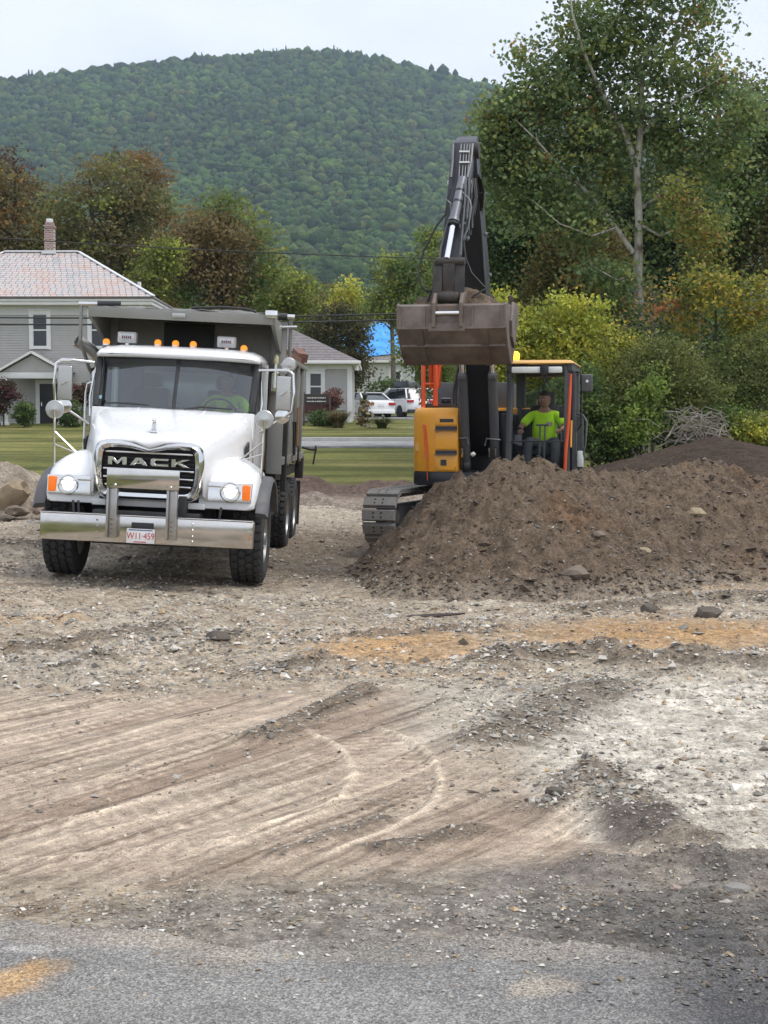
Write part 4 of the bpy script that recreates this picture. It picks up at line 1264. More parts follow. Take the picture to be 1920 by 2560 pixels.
# --- right-hand wood: big pale-barked sycamore
SY = 41.0
def sycamore():
    base = on_ground(1597, SY)
    rng = np.random.default_rng(101)
    root = empty('sycamore_tree', base, label='tall sycamore with pale patchy bark and forked trunk above the excavator cab', cat='tree')
    def q(u, v, dy=0):
        p = at(u, v, SY + dy)
        return Vector((p.x - base.x, p.y - base.y, p.z - base.z))
    px = SY / FPX
    tr = [q(1602, 1100), q(1600, 820), q(1594, 690), q(1598, 560), q(1594, 470), q(1592, 420)]
    mb = MB().tube([Vector((.05, 0, -.3))] + tr, [.28, .20, .15, .13, .115, .105, .105], 12)
    branches = [([q(1592, 425), q(1562, 330), q(1520, 265), q(1492, 205, -.4), q(1455, 120, -.8), q(1430, 30, -1), q(1420, -60, -1)], [.11, .085, .07, .055, .04, .03, .015]),
                ([q(1592, 425), q(1600, 340), q(1602, 260), q(1608, 170), q(1640, 90, .3), q(1665, 0, .4), q(1690, -110, .5)], [.11, .085, .075, .06, .045, .035, .02]),
                ([q(1583, 632), q(1540, 570), q(1490, 505), q(1440, 455), q(1398, 415, -.4), q(1340, 350, -.8), q(1290, 300, -1)], [.085, .065, .055, .05, .042, .03, .015]),
                ([q(1605, 520, .2), q(1660, 480), q(1710, 437), q(1772, 385), q(1830, 330), q(1880, 270)], [.06, .05, .045, .038, .028, .012]),
                ([q(1606, 282), q(1640, 310), q(1672, 330), q(1720, 345)], [.05, .04, .035, .015]),
                ([q(1608, 190), q(1680, 120), q(1720, 60), q(1745, -20), q(1760, -90)], [.05, .04, .032, .025, .012]),
                ([q(1562, 330), q(1500, 290, .5), q(1440, 250, .8), q(1370, 215, 1)], [.05, .035, .025, .012]),
                ([q(1520, 265), q(1470, 170, 1), q(1400, 110, 1.3), q(1335, 130, 1.3)], [.045, .03, .02, .01]),
                ([q(1598, 560), q(1650, 590, -.6), q(1700, 570, -.9), q(1740, 520, -1)], [.045, .03, .022, .01]),
                ([q(1600, 340), q(1680, 260, -.6), q(1760, 220, -.8), q(1830, 180, -.9)], [.05, .035, .025, .012]),
                ([q(1540, 570), q(1480, 590, -.5), q(1400, 560, -.8), q(1330, 500, -.9)], [.04, .03, .02, .01]),
                ([q(1594, 690), q(1540, 700, -.6), q(1490, 670, -1)], [.05, .03, .012])]
    mb.build('trunk', MAT['sycamore'], root, smooth=60)
    for pts, rad in branches:
        MB().tube(pts, rad, 8).build('limb', MAT['sycamore'], root, smooth=60)
    # leaf sprays: (u, v, hw, hh, clumps)
    E_ = [(1500, 60, 130, 110, 90), (1610, 20, 90, 120, 70), (1745, 60, 80, 110, 46), (1440, 150, 110, 90, 75), (1560, 190, 100, 110, 75), (1700, 200, 110, 90, 66), (1790, 210, 60, 90, 30), (1380, 240, 100, 70, 66), (1310, 170, 45, 80, 20),
          (1480, 300, 120, 90, 85), (1650, 320, 110, 80, 60), (1290, 300, 80, 90, 70), (1240, 290, 50, 60, 36), (1200, 400, 40, 90, 26), (1380, 400, 120, 90, 75), (1270, 420, 80, 90, 66), (1520, 420, 90, 90, 45), (1700, 420, 100, 90, 55), (1800, 360, 90, 90, 46),
          (1330, 530, 90, 70, 50), (1450, 560, 80, 70, 34), (1660, 560, 70, 70, 26), (1760, 540, 80, 80, 34), (1480, 680, 70, 45, 26), (1550, 690, 50, 40, 16), (1870, 280, 60, 80, 26), (1560, -60, 130, 60, 40), (1720, -70, 100, 70, 26)]
    Ps, Cs = [], []
    SHOW = [((1596, 720), (1594, 420)), ((1592, 420), (1520, 265)), ((1520, 265), (1492, 205)), ((1596, 420), (1606, 200)), ((1583, 632), (1490, 505)), ((1490, 505), (1398, 415)), ((1630, 503), (1771, 388))]
    pal = np.array([(.056, .078, .030), (.066, .090, .033), (.047, .067, .029), (.080, .094, .034), (.054, .075, .036)])
    for (u, v, hw, hh, nc) in E_:
        c = at(u, v, SY)
        for k in range(int(nc * (.78 if v < 260 else 1.0))):
            d = rng.normal(0, 1, 3)
            d /= np.linalg.norm(d)
            d *= rng.uniform(.25, 1.05)
            cc = np.array([c.x + d[0] * hw * px, c.y + d[1] * max(1.0, hw * px * .9), c.z + d[2] * hh * px])
            du = 960 + FPX * cc[0] / cc[1]; dv = 1060 - FPX * (cc[2] - CAMH) / cc[1]
            if cc[1] < SY + .4 and any(abs(du - (p_[0] + (q_[0] - p_[0]) * (dv - p_[1]) / (q_[1] - p_[1]))) < 20 and q_[1] < dv < p_[1] for p_, q_ in SHOW):
                cc[1] = SY + rng.uniform(.6, 2.0)          # keep the pale limbs in view
            m = rng.integers(22, 40)
            Ps.append(cc + rng.normal(0, 1, (m, 3)) * np.array([.26, .26, .17]))
            col = pal[rng.integers(0, 5)] * rng.uniform(.72, 1.3)
            if rng.uniform() < .014: col = np.array([.13, .075, .025])
            elif rng.uniform() < .12: col = np.array([.10, .105, .03])
            Cs.append(np.tile(col, (m, 1)) * rng.uniform(.8, 1.2, (m, 1)))
    P, Cc = np.concatenate(Ps) - np.array(base), np.concatenate(Cs)
    link('crown', leaves_mesh('crown', P, 0.122 * rng.uniform(.65, 1.25, len(P)), np.clip(Cc * 3.2, .005, .9), rng, .3, True), root)
sycamore()

GW = 'trees of the wood behind the excavator'
def W(name, label, u0, Y, items, n, per, leaf, pal, spread, seed, **k):
    b = on_ground(u0, Y)
    return make_tree(name, label, 'tree', b, ell_from_px(b, Y, items), n, per, leaf, pal, spread, seed=seed, group=GW, **k)
W('maple_tree', 'dense dark green tree right behind the black digger boom', 1330, 48, [(1330, 560, 120, 130), (1260, 640, 80, 130), (1400, 660, 110, 130), (1340, 760, 150, 100), (1290, 450, 60, 70)], 420, 42, .17, GREEN_D + [(.03, .055, .018)], .36, 111, trunk_r=.16)
W('maple_tree', 'olive brown tree in the shade under the sycamore limb', 1455, 45, [(1450, 640, 110, 90), (1400, 730, 100, 80), (1500, 740, 110, 90), (1430, 560, 70, 50)], 300, 36, .15, [(.085, .07, .024), (.06, .062, .02), (.10, .075, .026), (.05, .055, .018)], .3, 112, trunk_r=.10, bark='bark_grey')
W('oak_tree', 'tall dark tree closing the wood behind the sycamore trunk', 1620, 56, [(1620, 480, 150, 170), (1540, 600, 130, 150), (1700, 620, 140, 150), (1620, 760, 200, 110), (1760, 480, 120, 150)], 460, 44, .22, GREEN_D + [(.03, .045, .018)], .5, 113, trunk_r=.22)
W('oak_tree', 'grey green tree at the right behind the sycamore', 1850, 50, [(1860, 330, 110, 130), (1900, 480, 120, 150), (1820, 560, 100, 120), (1930, 640, 130, 130), (1960, 300, 100, 110)], 430, 42, .18, GREEN_M + [(.06, .075, .03), (.075, .085, .035)], .42, 114, trunk_r=.18, patch=((.075, .07, .03), .3))
W('young_maple', 'thin young maple with a few orange leaves right of the sycamore trunk', 1745, 39, [(1745, 560, 45, 60), (1700, 500, 40, 50), (1740, 640, 45, 50), (1720, 450, 45, 30), (1790, 600, 40, 40)], 60, 22, .14, OLIVE + [(.13, .085, .025), (.12, .115, .028)], .24, 115, trunk_r=.045, bark='bark_grey', trunk_h=7.0)
W('oak_tree', 'dark green tree between the boom and the yellow shrubs', 1180, 52, [(1180, 720, 70, 110), (1130, 760, 70, 100), (1220, 800, 90, 100)], 220, 38, .2, GREEN_D + OLIVE[:1], .42, 116, trunk_r=.15)
W('bare_sapling', 'bare grey sapling with thin twigs in front of the dark wood', 1632, 37, [(1640, 760, 60, 60), (1600, 800, 60, 50)], 26, 10, .12, RUSSET + [(.22, .12, .04)], .3, 117, trunk_r=.05, bark='bark_grey', limbs=24)
GH = 'shrubs of the hedge behind the excavator'
def S(name, label, u, v, Y, hw, hh, pal, **k):
    return shrub(name, label, u, v, Y, hw, hh, pal, group=GH, **k)
S('yellow_shrub', 'bright yellow green shrub right behind the cab roof beacon', 1360, 850, 35, 130, 80, YELLOWG + OLIVE[:1], leaf=.12, n=330, per=32, seed=121, spread=.2, extra=[(1430, 800, 90, 70), (1290, 900, 80, 80), (1250, 800, 50, 70), (1420, 900, 110, 60)], shell=.35)
S('yellow_shrub', 'olive yellow shrub behind the right side of the cab', 1530, 880, 36, 90, 70, YELLOWG[1:] + OLIVE, leaf=.12, n=200, per=30, seed=122, spread=.2, extra=[(1480, 960, 90, 80), (1580, 940, 70, 80)], shell=.35)
S('green_shrub', 'broad grey green shrub in the middle of the hedge', 1660, 930, 34, 130, 90, [(.075, .085, .026), (.06, .075, .024), (.09, .095, .03)], leaf=.085, n=420, per=36, seed=123, spread=.17, extra=[(1590, 1000, 100, 90), (1720, 990, 120, 80), (1540, 1060, 90, 70)], shell=.35)
S('green_shrub', 'dark green shrub at the right end of the hedge', 1840, 940, 35, 110, 90, [(.06, .075, .022), (.05, .065, .02), (.085, .09, .028)], leaf=.085, n=400, per=36, seed=124, spread=.17, extra=[(1900, 1010, 100, 90), (1800, 1020, 110, 80), (1930, 880, 70, 70)], shell=.35)
S('sapling', 'fresh light green sapling standing out from the hedge', 1605, 1040, 32.6, 45, 75, [(.085, .120, .026), (.075, .105, .025), (.10, .13, .03)], leaf=.10, n=90, per=24, seed=125, spread=.13, extra=[(1625, 970, 35, 50), (1580, 1080, 45, 40)], shell=.3)
S('vine', 'yellow and orange leaved vine tangled over the hedge', 1790, 720, 36, 100, 50, [(.17, .145, .026), (.145, .14, .026), (.15, .105, .026)] + OLIVE, leaf=.14, n=110, per=22, seed=126, spread=.2, extra=[(1870, 760, 80, 70), (1740, 700, 60, 40), (1890, 830, 50, 60), (1720, 800, 60, 70)], shell=.3, cat='vine', trunk_r=.05)
S('vine', 'small spray of orange red leaves on the bare sapling', 1668, 768, 36.4, 50, 12, [(.20, .075, .03), (.17, .075, .03)], leaf=.11, n=16, per=7, seed=127, spread=.12, cat='vine', trunk_r=.02)
S('green_shrub', 'dark green bramble under the cab side mirror', 1480, 1060, 33, 60, 70, GREEN_M + GREEN_D, leaf=.10, n=180, per=30, seed=128, spread=.16, extra=[(1450, 980, 60, 70), (1520, 1120, 60, 40)], shell=.35)
S('yellow_shrub', 'yellowing bramble at the right edge above the dark soil mound', 1880, 1085, 33.4, 90, 45, OLIVE + YELLOWG[1:], leaf=.09, n=180, per=30, seed=129, spread=.15, shell=.35)
S('green_shrub', 'olive bush filling the gap left of the excavator boom', 1090, 900, 60, 60, 60, OLIVE + GREEN_M, leaf=.16, n=140, per=30, seed=130, spread=.3, extra=[(1040, 880, 50, 50), (1110, 960, 60, 50)], shell=.3)
S('green_shrub', 'dark understorey bush behind the yellow shrubs', 1500, 860, 40, 200, 110, GREEN_D, leaf=.16, n=330, per=32, seed=131, spread=.3, extra=[(1330, 950, 150, 120), (1700, 880, 160, 110), (1850, 850, 120, 110)], shell=.35)
S('green_shrub', 'low dark green bramble behind the tangle of dead branches', 1690, 1075, 33.6, 110, 45, GREEN_M + GREEN_D, leaf=.09, n=240, per=30, seed=132, spread=.16, extra=[(1790, 1060, 80, 45)], shell=.3)
# dead brush
def brush():
    rng = np.random.default_rng(140)
    b = on_ground(1755, 32.2)
    root = empty('dead_brush', b, label='tangle of bare grey dead branches at the foot of the hedge', cat='dead brush')
    mb = MB()
    for i in range(150):
        p = at(rng.normal(1745, 38), rng.uniform(1030, 1110), 32.2 + rng.uniform(-.6, .6)) - b
        a = rng.uniform(0, 6.283)
        d = Vector((math.cos(a), rng.uniform(-.5, .5), rng.uniform(-.35, .75))).normalized()
        l = rng.uniform(.25, .8)
        k = Vector((rng.normal(0, .08), rng.normal(0, .08), rng.normal(0, .1)))
        r = rng.uniform(.004, .014)
        mb.tube([p - d * l * .5, p + k, p + d * l * .5 + Vector((0, 0, -.08))], [r, r * .8, r * .3], 5, False)
    mb.build('twigs', M_plain('dead_wood', (.27, .235, .20), .9, 0, .3, 9), root, smooth=60)
    tag(root.children[0], kind='stuff')
brush()
# rough grass and weeds along the foot of the hedge
def weeds():
    rng = np.random.default_rng(150)
    n = 9000
    u = rng.uniform(1420, 2100, n)
    Y = rng.uniform(28, 34, n)
    x = (u - 960) / FPX * Y
    z = ground_h(x, Y)
    h = rng.uniform(.10, .38, n)
    a = rng.uniform(0, 6.283, n)
    w = .012
    P = np.stack([x, Y, z], 1)
    lean = rng.normal(0, .12, (n, 2))
    V = np.zeros((n, 3, 3))
    V[:, 0] = P + np.stack([np.cos(a) * w, np.sin(a) * w, np.zeros(n)], 1)
    V[:, 1] = P - np.stack([np.cos(a) * w, np.sin(a) * w, np.zeros(n)], 1)
    V[:, 2] = P + np.stack([lean[:, 0], lean[:, 1], h], 1)
    c = np.array([(.075, .10, .028), (.10, .11, .035), (.14, .13, .05)])[rng.integers(0, 3, n)] * rng.uniform(.7, 1.3, (n, 1))
    return np_mesh('rough_grass', V.reshape(-1, 3), np.arange(n * 3).reshape(-1, 3), MAT['leaf'], False, np.repeat(c, 3, 0))
tag(link('rough_grass', weeds()), 'rough grass growing along the foot of the hedge', kind='stuff')
# ================================================================== houses
MAT['siding'] = M_plain('grey_clapboard', (.42, .41, .395), .7, 0, .06, 2)
MAT['trim'] = M_plain('white_trim', (.74, .74, .73), .6, 0, .04, 3)
MAT['trim_grey'] = M_plain('pale_grey_trim', (.60, .60, .59), .65, 0, .05, 3)
MAT['dark_glass'] = M_plain('window_pane', (.020, .023, .028), .08, 0, .2, 1.5, spec=.6)
MAT['door_black'] = M_plain('black_door', (.018, .019, .022), .35, 0, .1, 4)
MAT['shingle'] = M_plain('asphalt_shingle', (.21, .19, .19), .95, 0, .22, 5, bump=.5)
MAT['roof_base'] = M_plain('slate_underlay', (.17, .155, .15), .9, 0, .2, 4)
MAT['zinc'] = M_plain('ridge_cap', (.66, .67, .68), .5, .3, .05, 4)
MAT['stone_step'] = M_plain('stone_step', (.35, .34, .32), .85, 0, .15, 5)
SLATE_C = [(.47, .41, .395), (.48, .375, .335), (.44, .42, .415), (.49, .425, .40), (.42, .375, .365), (.39, .385, .39)]
MAT_SL = [M_plain('slate_%s' % n, c, .75, 0, .14, 2.5, bump=.2) for n, c in zip(('rose', 'coral', 'ash', 'blush', 'mauve', 'blue'), SLATE_C)]
def M_brick(name):
    m, nt, b = _new(name)
    v = _coords(nt)
    mp = nt.nodes.new('ShaderNodeMapping'); mp.inputs['Rotation'].default_value = (math.pi / 2, 0, 0)
    nt.links.new(v, mp.inputs['Vector'])
    br = nt.nodes.new('ShaderNodeTexBrick')
    br.inputs['Color1'].default_value = (.19, .055, .05, 1)
    br.inputs['Color2'].default_value = (.33, .16, .14, 1)
    br.inputs['Mortar'].default_value = (.42, .40, .37, 1)
    br.inputs['Scale'].default_value = 2.6
    br.inputs['Mortar Size'].default_value = .05
    nt.links.new(mp.outputs['Vector'], br.inputs['Vector'])
    nt.links.new(br.outputs['Color'], b.inputs['Base Color'])
    b.inputs['Roughness'].default_value = .9
    return m
MAT['brick'] = M_brick('chimney_brick')

def siding(root, x0, x1, z0, z1, y, facing='front', step=.125, mat='siding'):
    """overlapping clapboards on one wall face, a few pixels each: one joined part"""
    mb = MB()
    z = z0
    while z < z1 - .02:
        h = min(step, z1 - z)
        if facing == 'front':
            mb.add([(x0, y - .030, z), (x1, y - .030, z), (x1, y - .006, z + h), (x0, y - .006, z + h), (x0, y + .02, z), (x1, y + .02, z), (x1, y + .02, z + h), (x0, y + .02, z + h)],
                   [(0, 1, 2, 3), (0, 4, 5, 1), (3, 2, 6, 7), (0, 3, 7, 4), (1, 5, 6, 2)])
        else:
            mb.add([(y + .030, x0, z), (y + .030, x1, z), (y + .006, x1, z + h), (y + .006, x0, z + h), (y - .02, x0, z), (y - .02, x1, z), (y - .02, x1, z + h), (y - .02, x0, z + h)],
                   [(0, 1, 2, 3), (0, 4, 5, 1), (3, 2, 6, 7), (0, 3, 7, 4), (1, 5, 6, 2)])
        z += step
    o = mb.build('clapboard_siding', MAT[mat], root, smooth=0)
    tag(o, kind='stuff')
    return o

def sash_window(root, x, z, w, h, y, trim='trim', rail=True):
    """w, h of the opening; trim .16 wide round it; glass set back"""
    t = .17
    f = MB()
    f.span(x - w / 2 - t, x - w / 2, y - .085, y, z - t, z + h + t)
    f.span(x + w / 2, x + w / 2 + t, y - .085, y, z - t, z + h + t)
    f.span(x - w / 2, x + w / 2, y - .083, y, z + h, z + h + t)
    f.span(x - w / 2 - .03, x + w / 2 + .03, y - .11, y - .002, z - t + .02, z)
    f.span(x - w / 2 - t - .05, x + w / 2 + t + .05, y - .12, y - .002, z + h + t, z + h + t + .07)
    wn_ = f.build('window', MAT[trim], root, bevel=.006, seg=1)
    s = MB()
    s.span(x - w / 2, x + w / 2, y - .072, y - .035, z + h / 2 - .035, z + h / 2 + .035)
    s.span(x - w / 2, x - w / 2 + .045, y - .065, y - .035, z, z + h)
    s.span(x + w / 2 - .045, x + w / 2, y - .065, y - .035, z, z + h)
    s.build('sash', MAT[trim], wn_)
    for zz in (z + .02, z + h / 2 + .035):
        MB().span(x - w / 2 + .04, x + w / 2 - .04, y - .034, y - .030, zz, zz + h / 2 - .05).build('pane', MAT['dark_glass'], wn_)
    return wn_

def hip_roof(cx, hw, y0, y1, ez, rz, rx0, rx1, ov, thick=.12):
    """closed hip roof solid: eave rectangle with overhang, ridge rx0..rx1 at mid depth"""
    ym = (y0 + y1) / 2
    V = [(cx - hw - ov, y0 - ov, ez), (cx + hw + ov, y0 - ov, ez), (cx + hw + ov, y1 + ov, ez), (cx - hw - ov, y1 + ov, ez), (rx0, ym, rz), (rx1, ym, rz)]
    V += [(x, y, z - thick) for x, y, z in V[:4]]
    F = [(0, 1, 5, 4), (1, 2, 5), (2, 3, 4, 5), (3, 0, 4), (9, 8, 7, 6), (0, 6, 7, 1), (1, 7, 8, 2), (2, 8, 9, 3), (3, 9, 6, 0)]
    return V, F

def grey_house():
    cx, hw, y0, dep = -18.0, 6.06, 74.0, 9.0
    zb, ze, zr = 1.2, 8.02, 10.85
    root = empty('grey_house', (cx, y0, zb), label='two storey grey clapboard house with pink slate hip roof and brick chimney', cat='house')
    root.location = (0, 0, 0)
    MB().span(cx - hw, cx + hw, y0 + .02, y0 + dep, zb, ze - .1).build('wall', MAT['siding'], root)
    siding(root, cx - hw, cx + hw, 1.75, 7.25, y0)
    siding(root, y0 + .02, y0 + dep, 1.75, 7.25, cx + hw, 'side')
    for x in (cx - hw + .09, cx + hw - .09):
        MB().span(x - .10, x + .13 if x > cx else x + .10, y0 - .05, y0 + .16, zb, 7.30).build('corner_board', MAT['trim'], root)
    # frieze and cornice
    MB().span(cx - hw - .04, cx + hw + .06, y0 - .06, y0 + .05, 7.25, 7.72).build('frieze', MAT['trim_grey'], root)
    MB().span(cx + hw + .001, cx + hw + .06, y0 + .051, y0 + dep, 7.25, 7.72).build('frieze', MAT['trim_grey'], root)
    c = MB().span(cx - hw - .50, cx + hw + .50, y0 - .50, y0 + dep + .5, 7.72, 7.90)
    c.span(cx - hw - .56, cx + hw + .56, y0 - .56, y0 + dep + .56, 7.90, 8.02)
    c.build('cornice', MAT['trim'], root, bevel=.015, seg=1)
    V, F = hip_roof(cx, hw, y0, y0 + dep, 8.10, zr, -19.94, -16.06, .60, .075)
    roof = MB().add(V, F).build('roof', MAT['roof_base'], root, smooth=0)
    # slates on the front slope
    A, B = Vector((cx - hw - .60, y0 - .60, 8.10)), Vector((cx + hw + .60, y0 - .60, 8.10))
    Cc, D = Vector((-16.06, y0 + dep / 2, zr)), Vector((-19.94, y0 + dep / 2, zr))
    rows_ = 22
    up = (D - A); up = Vector((0, dep / 2 + .6, zr - 8.10))
    L_ = up.length; un = up.normalized()
    nrm = Vector((0, -un.z, un.y))
    ex = L_ / rows_
    w = .31
    meshes = []
    for mt in MAT_SL:
        mb = MB().box((0, 0, 0), (w - .022, ex * 1.12, .022))
        me = bpy.data.meshes.new('slate'); me.from_pydata(mb.v, [], mb.f); me.materials.append(mt)
        meshes.append(me)
    rot = Matrix((Vector((1, 0, 0)), un, nrm)).transposed()
    rot = rot @ Matrix.Rotation(R(-3.0), 3, 'X')
    rng = random.Random(3)
    spots = []
    for r in range(rows_):
        t = (r + .5) / rows_
        xl, xr = A.x + (D.x - A.x) * t, B.x + (Cc.x - B.x) * t
        n = int((xr - xl) / w)
        off = (r % 2) * w / 2 + rng.uniform(-.02, .02)
        for k in range(n + 1):
            x = xl + off + (k + .5) * w * ((xr - xl) / (n * w))
            if x > xr - w * .35: continue
            p = A + un * (t * L_) + nrm * .022
            spots.append((Vector((x, p.y, p.z)), r))
    # patches of colour: pink towards some areas, ash elsewhere
    def pick(p):
        a = mnoise.noise(Vector((p.x * .55, p.z * 1.3, 3))) + rng.uniform(-.35, .35)
        if a > .30: return 1
        if a > .12: return 3
        if a > -.1: return 0
        if a > -.3: return 2
        return rng.choice((2, 4, 5, 0))
    vis = [s for s in spots if s[0].x > -19.3]
    vis.sort(key=lambda s: s[1])
    single = set(id(s) for s in vis[:296])
    rest = {}
    for s in spots:
        p, r = s
        k = pick(p)
        if id(s) in single:
            o = bpy.data.objects.new('slate', meshes[k]); COL.objects.link(o)
            o.matrix_world = Matrix.Translation(p) @ rot.to_4x4()
            o.parent = roof
        else:
            rest.setdefault(k, MB()).box(p, (w - .022, ex * 1.12, .022), rot)
    mb = MB()
    me = bpy.data.meshes.new('upper_slates')
    fi = []
    for k, m_ in rest.items():
        mb.add(m_.v, m_.f); fi += [k] * len(m_.f)
    me.from_pydata(mb.v, [], mb.f)
    for mt in MAT_SL: me.materials.append(mt)
    me.polygons.foreach_set('material_index', fi)
    tag(link('upper_slates', me, roof), kind='stuff')
    caps = MB()
    caps.bar(D + Vector((0, 0, .05)), Cc + Vector((0, 0, .05)), .34, .09)
    caps.build('ridge_cap', MAT['zinc'], roof, bevel=.02, seg=1)
    for a, b in ((A, D), (B, Cc)):
        MB().bar(a + Vector((0, 0, .05)), b + Vector((0, 0, .05)), .20, .07).build('hip_cap', MAT['zinc'], roof, bevel=.015, seg=1)
    ch = MB().span(-17.80, -17.32, 78.25, 78.75, 10.5, 12.15)
    ch.span(-17.84, -17.28, 78.21, 78.79, 12.15, 12.26)
    ch.span(-17.77, -17.35, 78.28, 78.72, 12.26, 12.40)
    cm = ch.build('chimney', MAT['brick'], roof)
    MB().span(-17.92, -17.20, 78.12, 78.88, 10.75, 10.92).build('flashing', MAT['zinc'], roof)
    MB().span(-17.71, -17.41, 78.33, 78.67, 12.40, 12.60).build('chimney_cap', MAT['trim'], roof, bevel=.03)
    MB().cyl((-12.35, 75.2, 8.3), (-12.35, 75.2, 9.0), .10, 10).build('vent_pipe', MAT['trim'], roof)
    # upper windows and a ground floor pair
    for x in (-22.9, -20.0, -17.1, -14.2):
        sash_window(root, x, 5.72, .74, 1.58, y0)
    for x in (-21.6, -19.75, -14.0):
        sash_window(root, x, 2.75, .80, 1.62, y0)
    # portico
    px, py = -17.1, y0 - 1.7
    po = MB()
    po.add([(px - 1.62, py - .12, 4.36), (px + 1.62, py - .12, 4.36), (px, py - .12, 5.26), (px - 1.62, y0, 4.36), (px + 1.62, y0, 4.36), (px, y0, 5.26),
            (px - 1.74, py - .2, 4.40), (px + 1.74, py - .2, 4.40), (px, py - .2, 5.38), (px - 1.74, y0, 4.40), (px + 1.74, y0, 4.40), (px, y0, 5.38)],
           [(6, 8, 11, 9), (8, 7, 10, 11), (0, 3, 5, 2), (2, 5, 4, 1), (6, 9, 3, 0), (1, 4, 10, 7), (0, 2, 8, 6), (2, 1, 7, 8), (9, 11, 5, 3), (11, 10, 4, 5)])
    pr = po.build('portico_roof', MAT['shingle'], root, smooth=0)
    for s in (-1, 1):
        MB().bar((px + s * 1.72, py - .24, 4.37), (px, py - .24, 5.33), .10, .17, up=(0, 1, 0)).build('rake_board', MAT['trim'], pr)
    MB().add([(px - 1.45, py - .10, 4.38), (px + 1.45, py - .10, 4.38), (px, py - .10, 5.20)], [(0, 1, 2)]).build('gable_panel', MAT['siding'], pr)
    MB().span(px - 1.55, px + 1.55, py - .14, py + .12, 4.06, 4.36).build('beam', MAT['trim'], root, bevel=.01)
    for s in (-1, 1):
        MB().span(px + s * 1.42 - .5 * .01, px + s * 1.42 + .01, py + .12, y0, 4.06, 4.36)
        k = MB().box((px + s * 1.36, py, 2.9), (.24, .24, 2.32))
        k.box((px + s * 1.36, py, 1.86), (.32, .32, .16)).box((px + s * 1.36, py, 3.98), (.30, .30, .16))
        k.build('column', MAT['trim'], root, bevel=.01)
    MB().span(px - 1.6, px + 1.6, py - .3, y0, 1.4, 1.78).build('porch_floor', MAT['stone_step'], root, bevel=.02)
    MB().span(px - .9, px + .9, py - .75, py - .3, 1.3, 1.58).build('porch_step', MAT['stone_step'], root, bevel=.02)
    dr = MB().span(px - .05, px + .87, y0 - .055, y0 - .015, 1.80, 3.85).build('door', MAT['door_black'], root)
    MB().span(px + .02, px + .06, y0 - .09, y0 - .055, 2.75, 2.95).build('handle', MAT['chrome'], dr)
    fr = MB().span(px - .25, px - .05, y0 - .10, y0, 1.78, 4.05).span(px + .87, px + 1.07, y0 - .10, y0, 1.78, 4.05).span(px - .05, px + .87, y0 - .098, y0, 3.85, 4.05)
    fr.build('door_frame', MAT['trim'], root)
    return root
grey_house()

def low_house():
    x0, x1, y0, y1 = -11.3, -1.66, 75.0, 83.0
    zb, ze = 1.5, 4.95
    root = empty('low_house', label='low grey clapboard house with brown shingle hip roof and white corner trim', cat='house')
    MB().span(x0, x1, y0 + .02, y1, zb, ze - .1).build('wall', MAT['siding'], root)
    siding(root, x0, x1, 2.0, 4.62, y0, step=.14)
    siding(root, y0 + .02, y1, 2.0, 4.62, x1, 'side', step=.14)
    for x in (x0 + .09, x1 - .09):
        MB().span(x - .11, x + .14 if x > -5 else x + .11, y0 - .05, y0 + .18, zb, 4.66).build('corner_board', MAT['trim'], root)
    MB().span(x0 - .03, x1 + .05, y0 - .055, y0 + .04, 4.62, 4.86).build('frieze', MAT['trim'], root)
    V, F = hip_roof((x0 + x1) / 2, (x1 - x0) / 2, y0, y1, 5.0, 7.15, -7.4, -5.5, .42, .02)
    rf = MB().add(V, F).build('roof', MAT['shingle'], root, smooth=0)
    # shingle courses
    mb = MB()
    A = Vector((x0 - .42, y0 - .42, 5.0)); un = Vector((0, 4.42, 2.15)).normalized(); L_ = Vector((0, 4.42, 2.15)).length
    nrm = Vector((0, -un.z, un.y))
    for r in range(24):
        t = r / 24
        xl, xr = A.x + (-7.4 - A.x) * t, x1 + .42 + (-5.5 - x1 - .42) * t
        p = A + un * (t * L_)
        a, b = p + nrm * .026, p + un * (L_ / 24) + nrm * .006
        mb.add([(xl, a.y, a.z), (xr, a.y, a.z), (xr - .15, b.y, b.z), (xl + .15, b.y, b.z), (xl, p.y, p.z), (xr, p.y, p.z)], [(0, 1, 2, 3), (4, 5, 1, 0)])
    tag(mb.build('shingle_courses', MAT['shingle'], rf, smooth=0), kind='stuff')
    g = MB().span(x0 - .50, x1 + .50, y0 - .56, y0 - .43, 4.86, 5.02)
    g.build('gutter', MAT['trim'], root, bevel=.03)
    MB().span(x0 - .42, x1 + .42, y0 - .43, y0 - .02, 4.86, 4.95).build('soffit', MAT['trim'], root)
    MB().span(x1 + .02, x1 + .42, y0 - .02, y1 + .4, 4.86, 4.95).build('soffit', MAT['trim'], root)
    MB().cyl((x1 + .28, y0 - .1, 4.55), (x1 + .28, y0 - .1, 4.86), .10, 10).build('downpipe', MAT['trim'], root)
    for x in (-3.45, -5.6, -8.6):
        w_ = sash_window(root, x, 3.10, .62, 1.28, y0)
    bx = MB().span(-4.35, -2.75, y0 - .36, y0 - .05, 2.45, 2.92)
    bx.build('window_box', M_plain('dark_red_wood', (.075, .025, .025), .7, 0, .2, 5), root)
    return root
low_house()

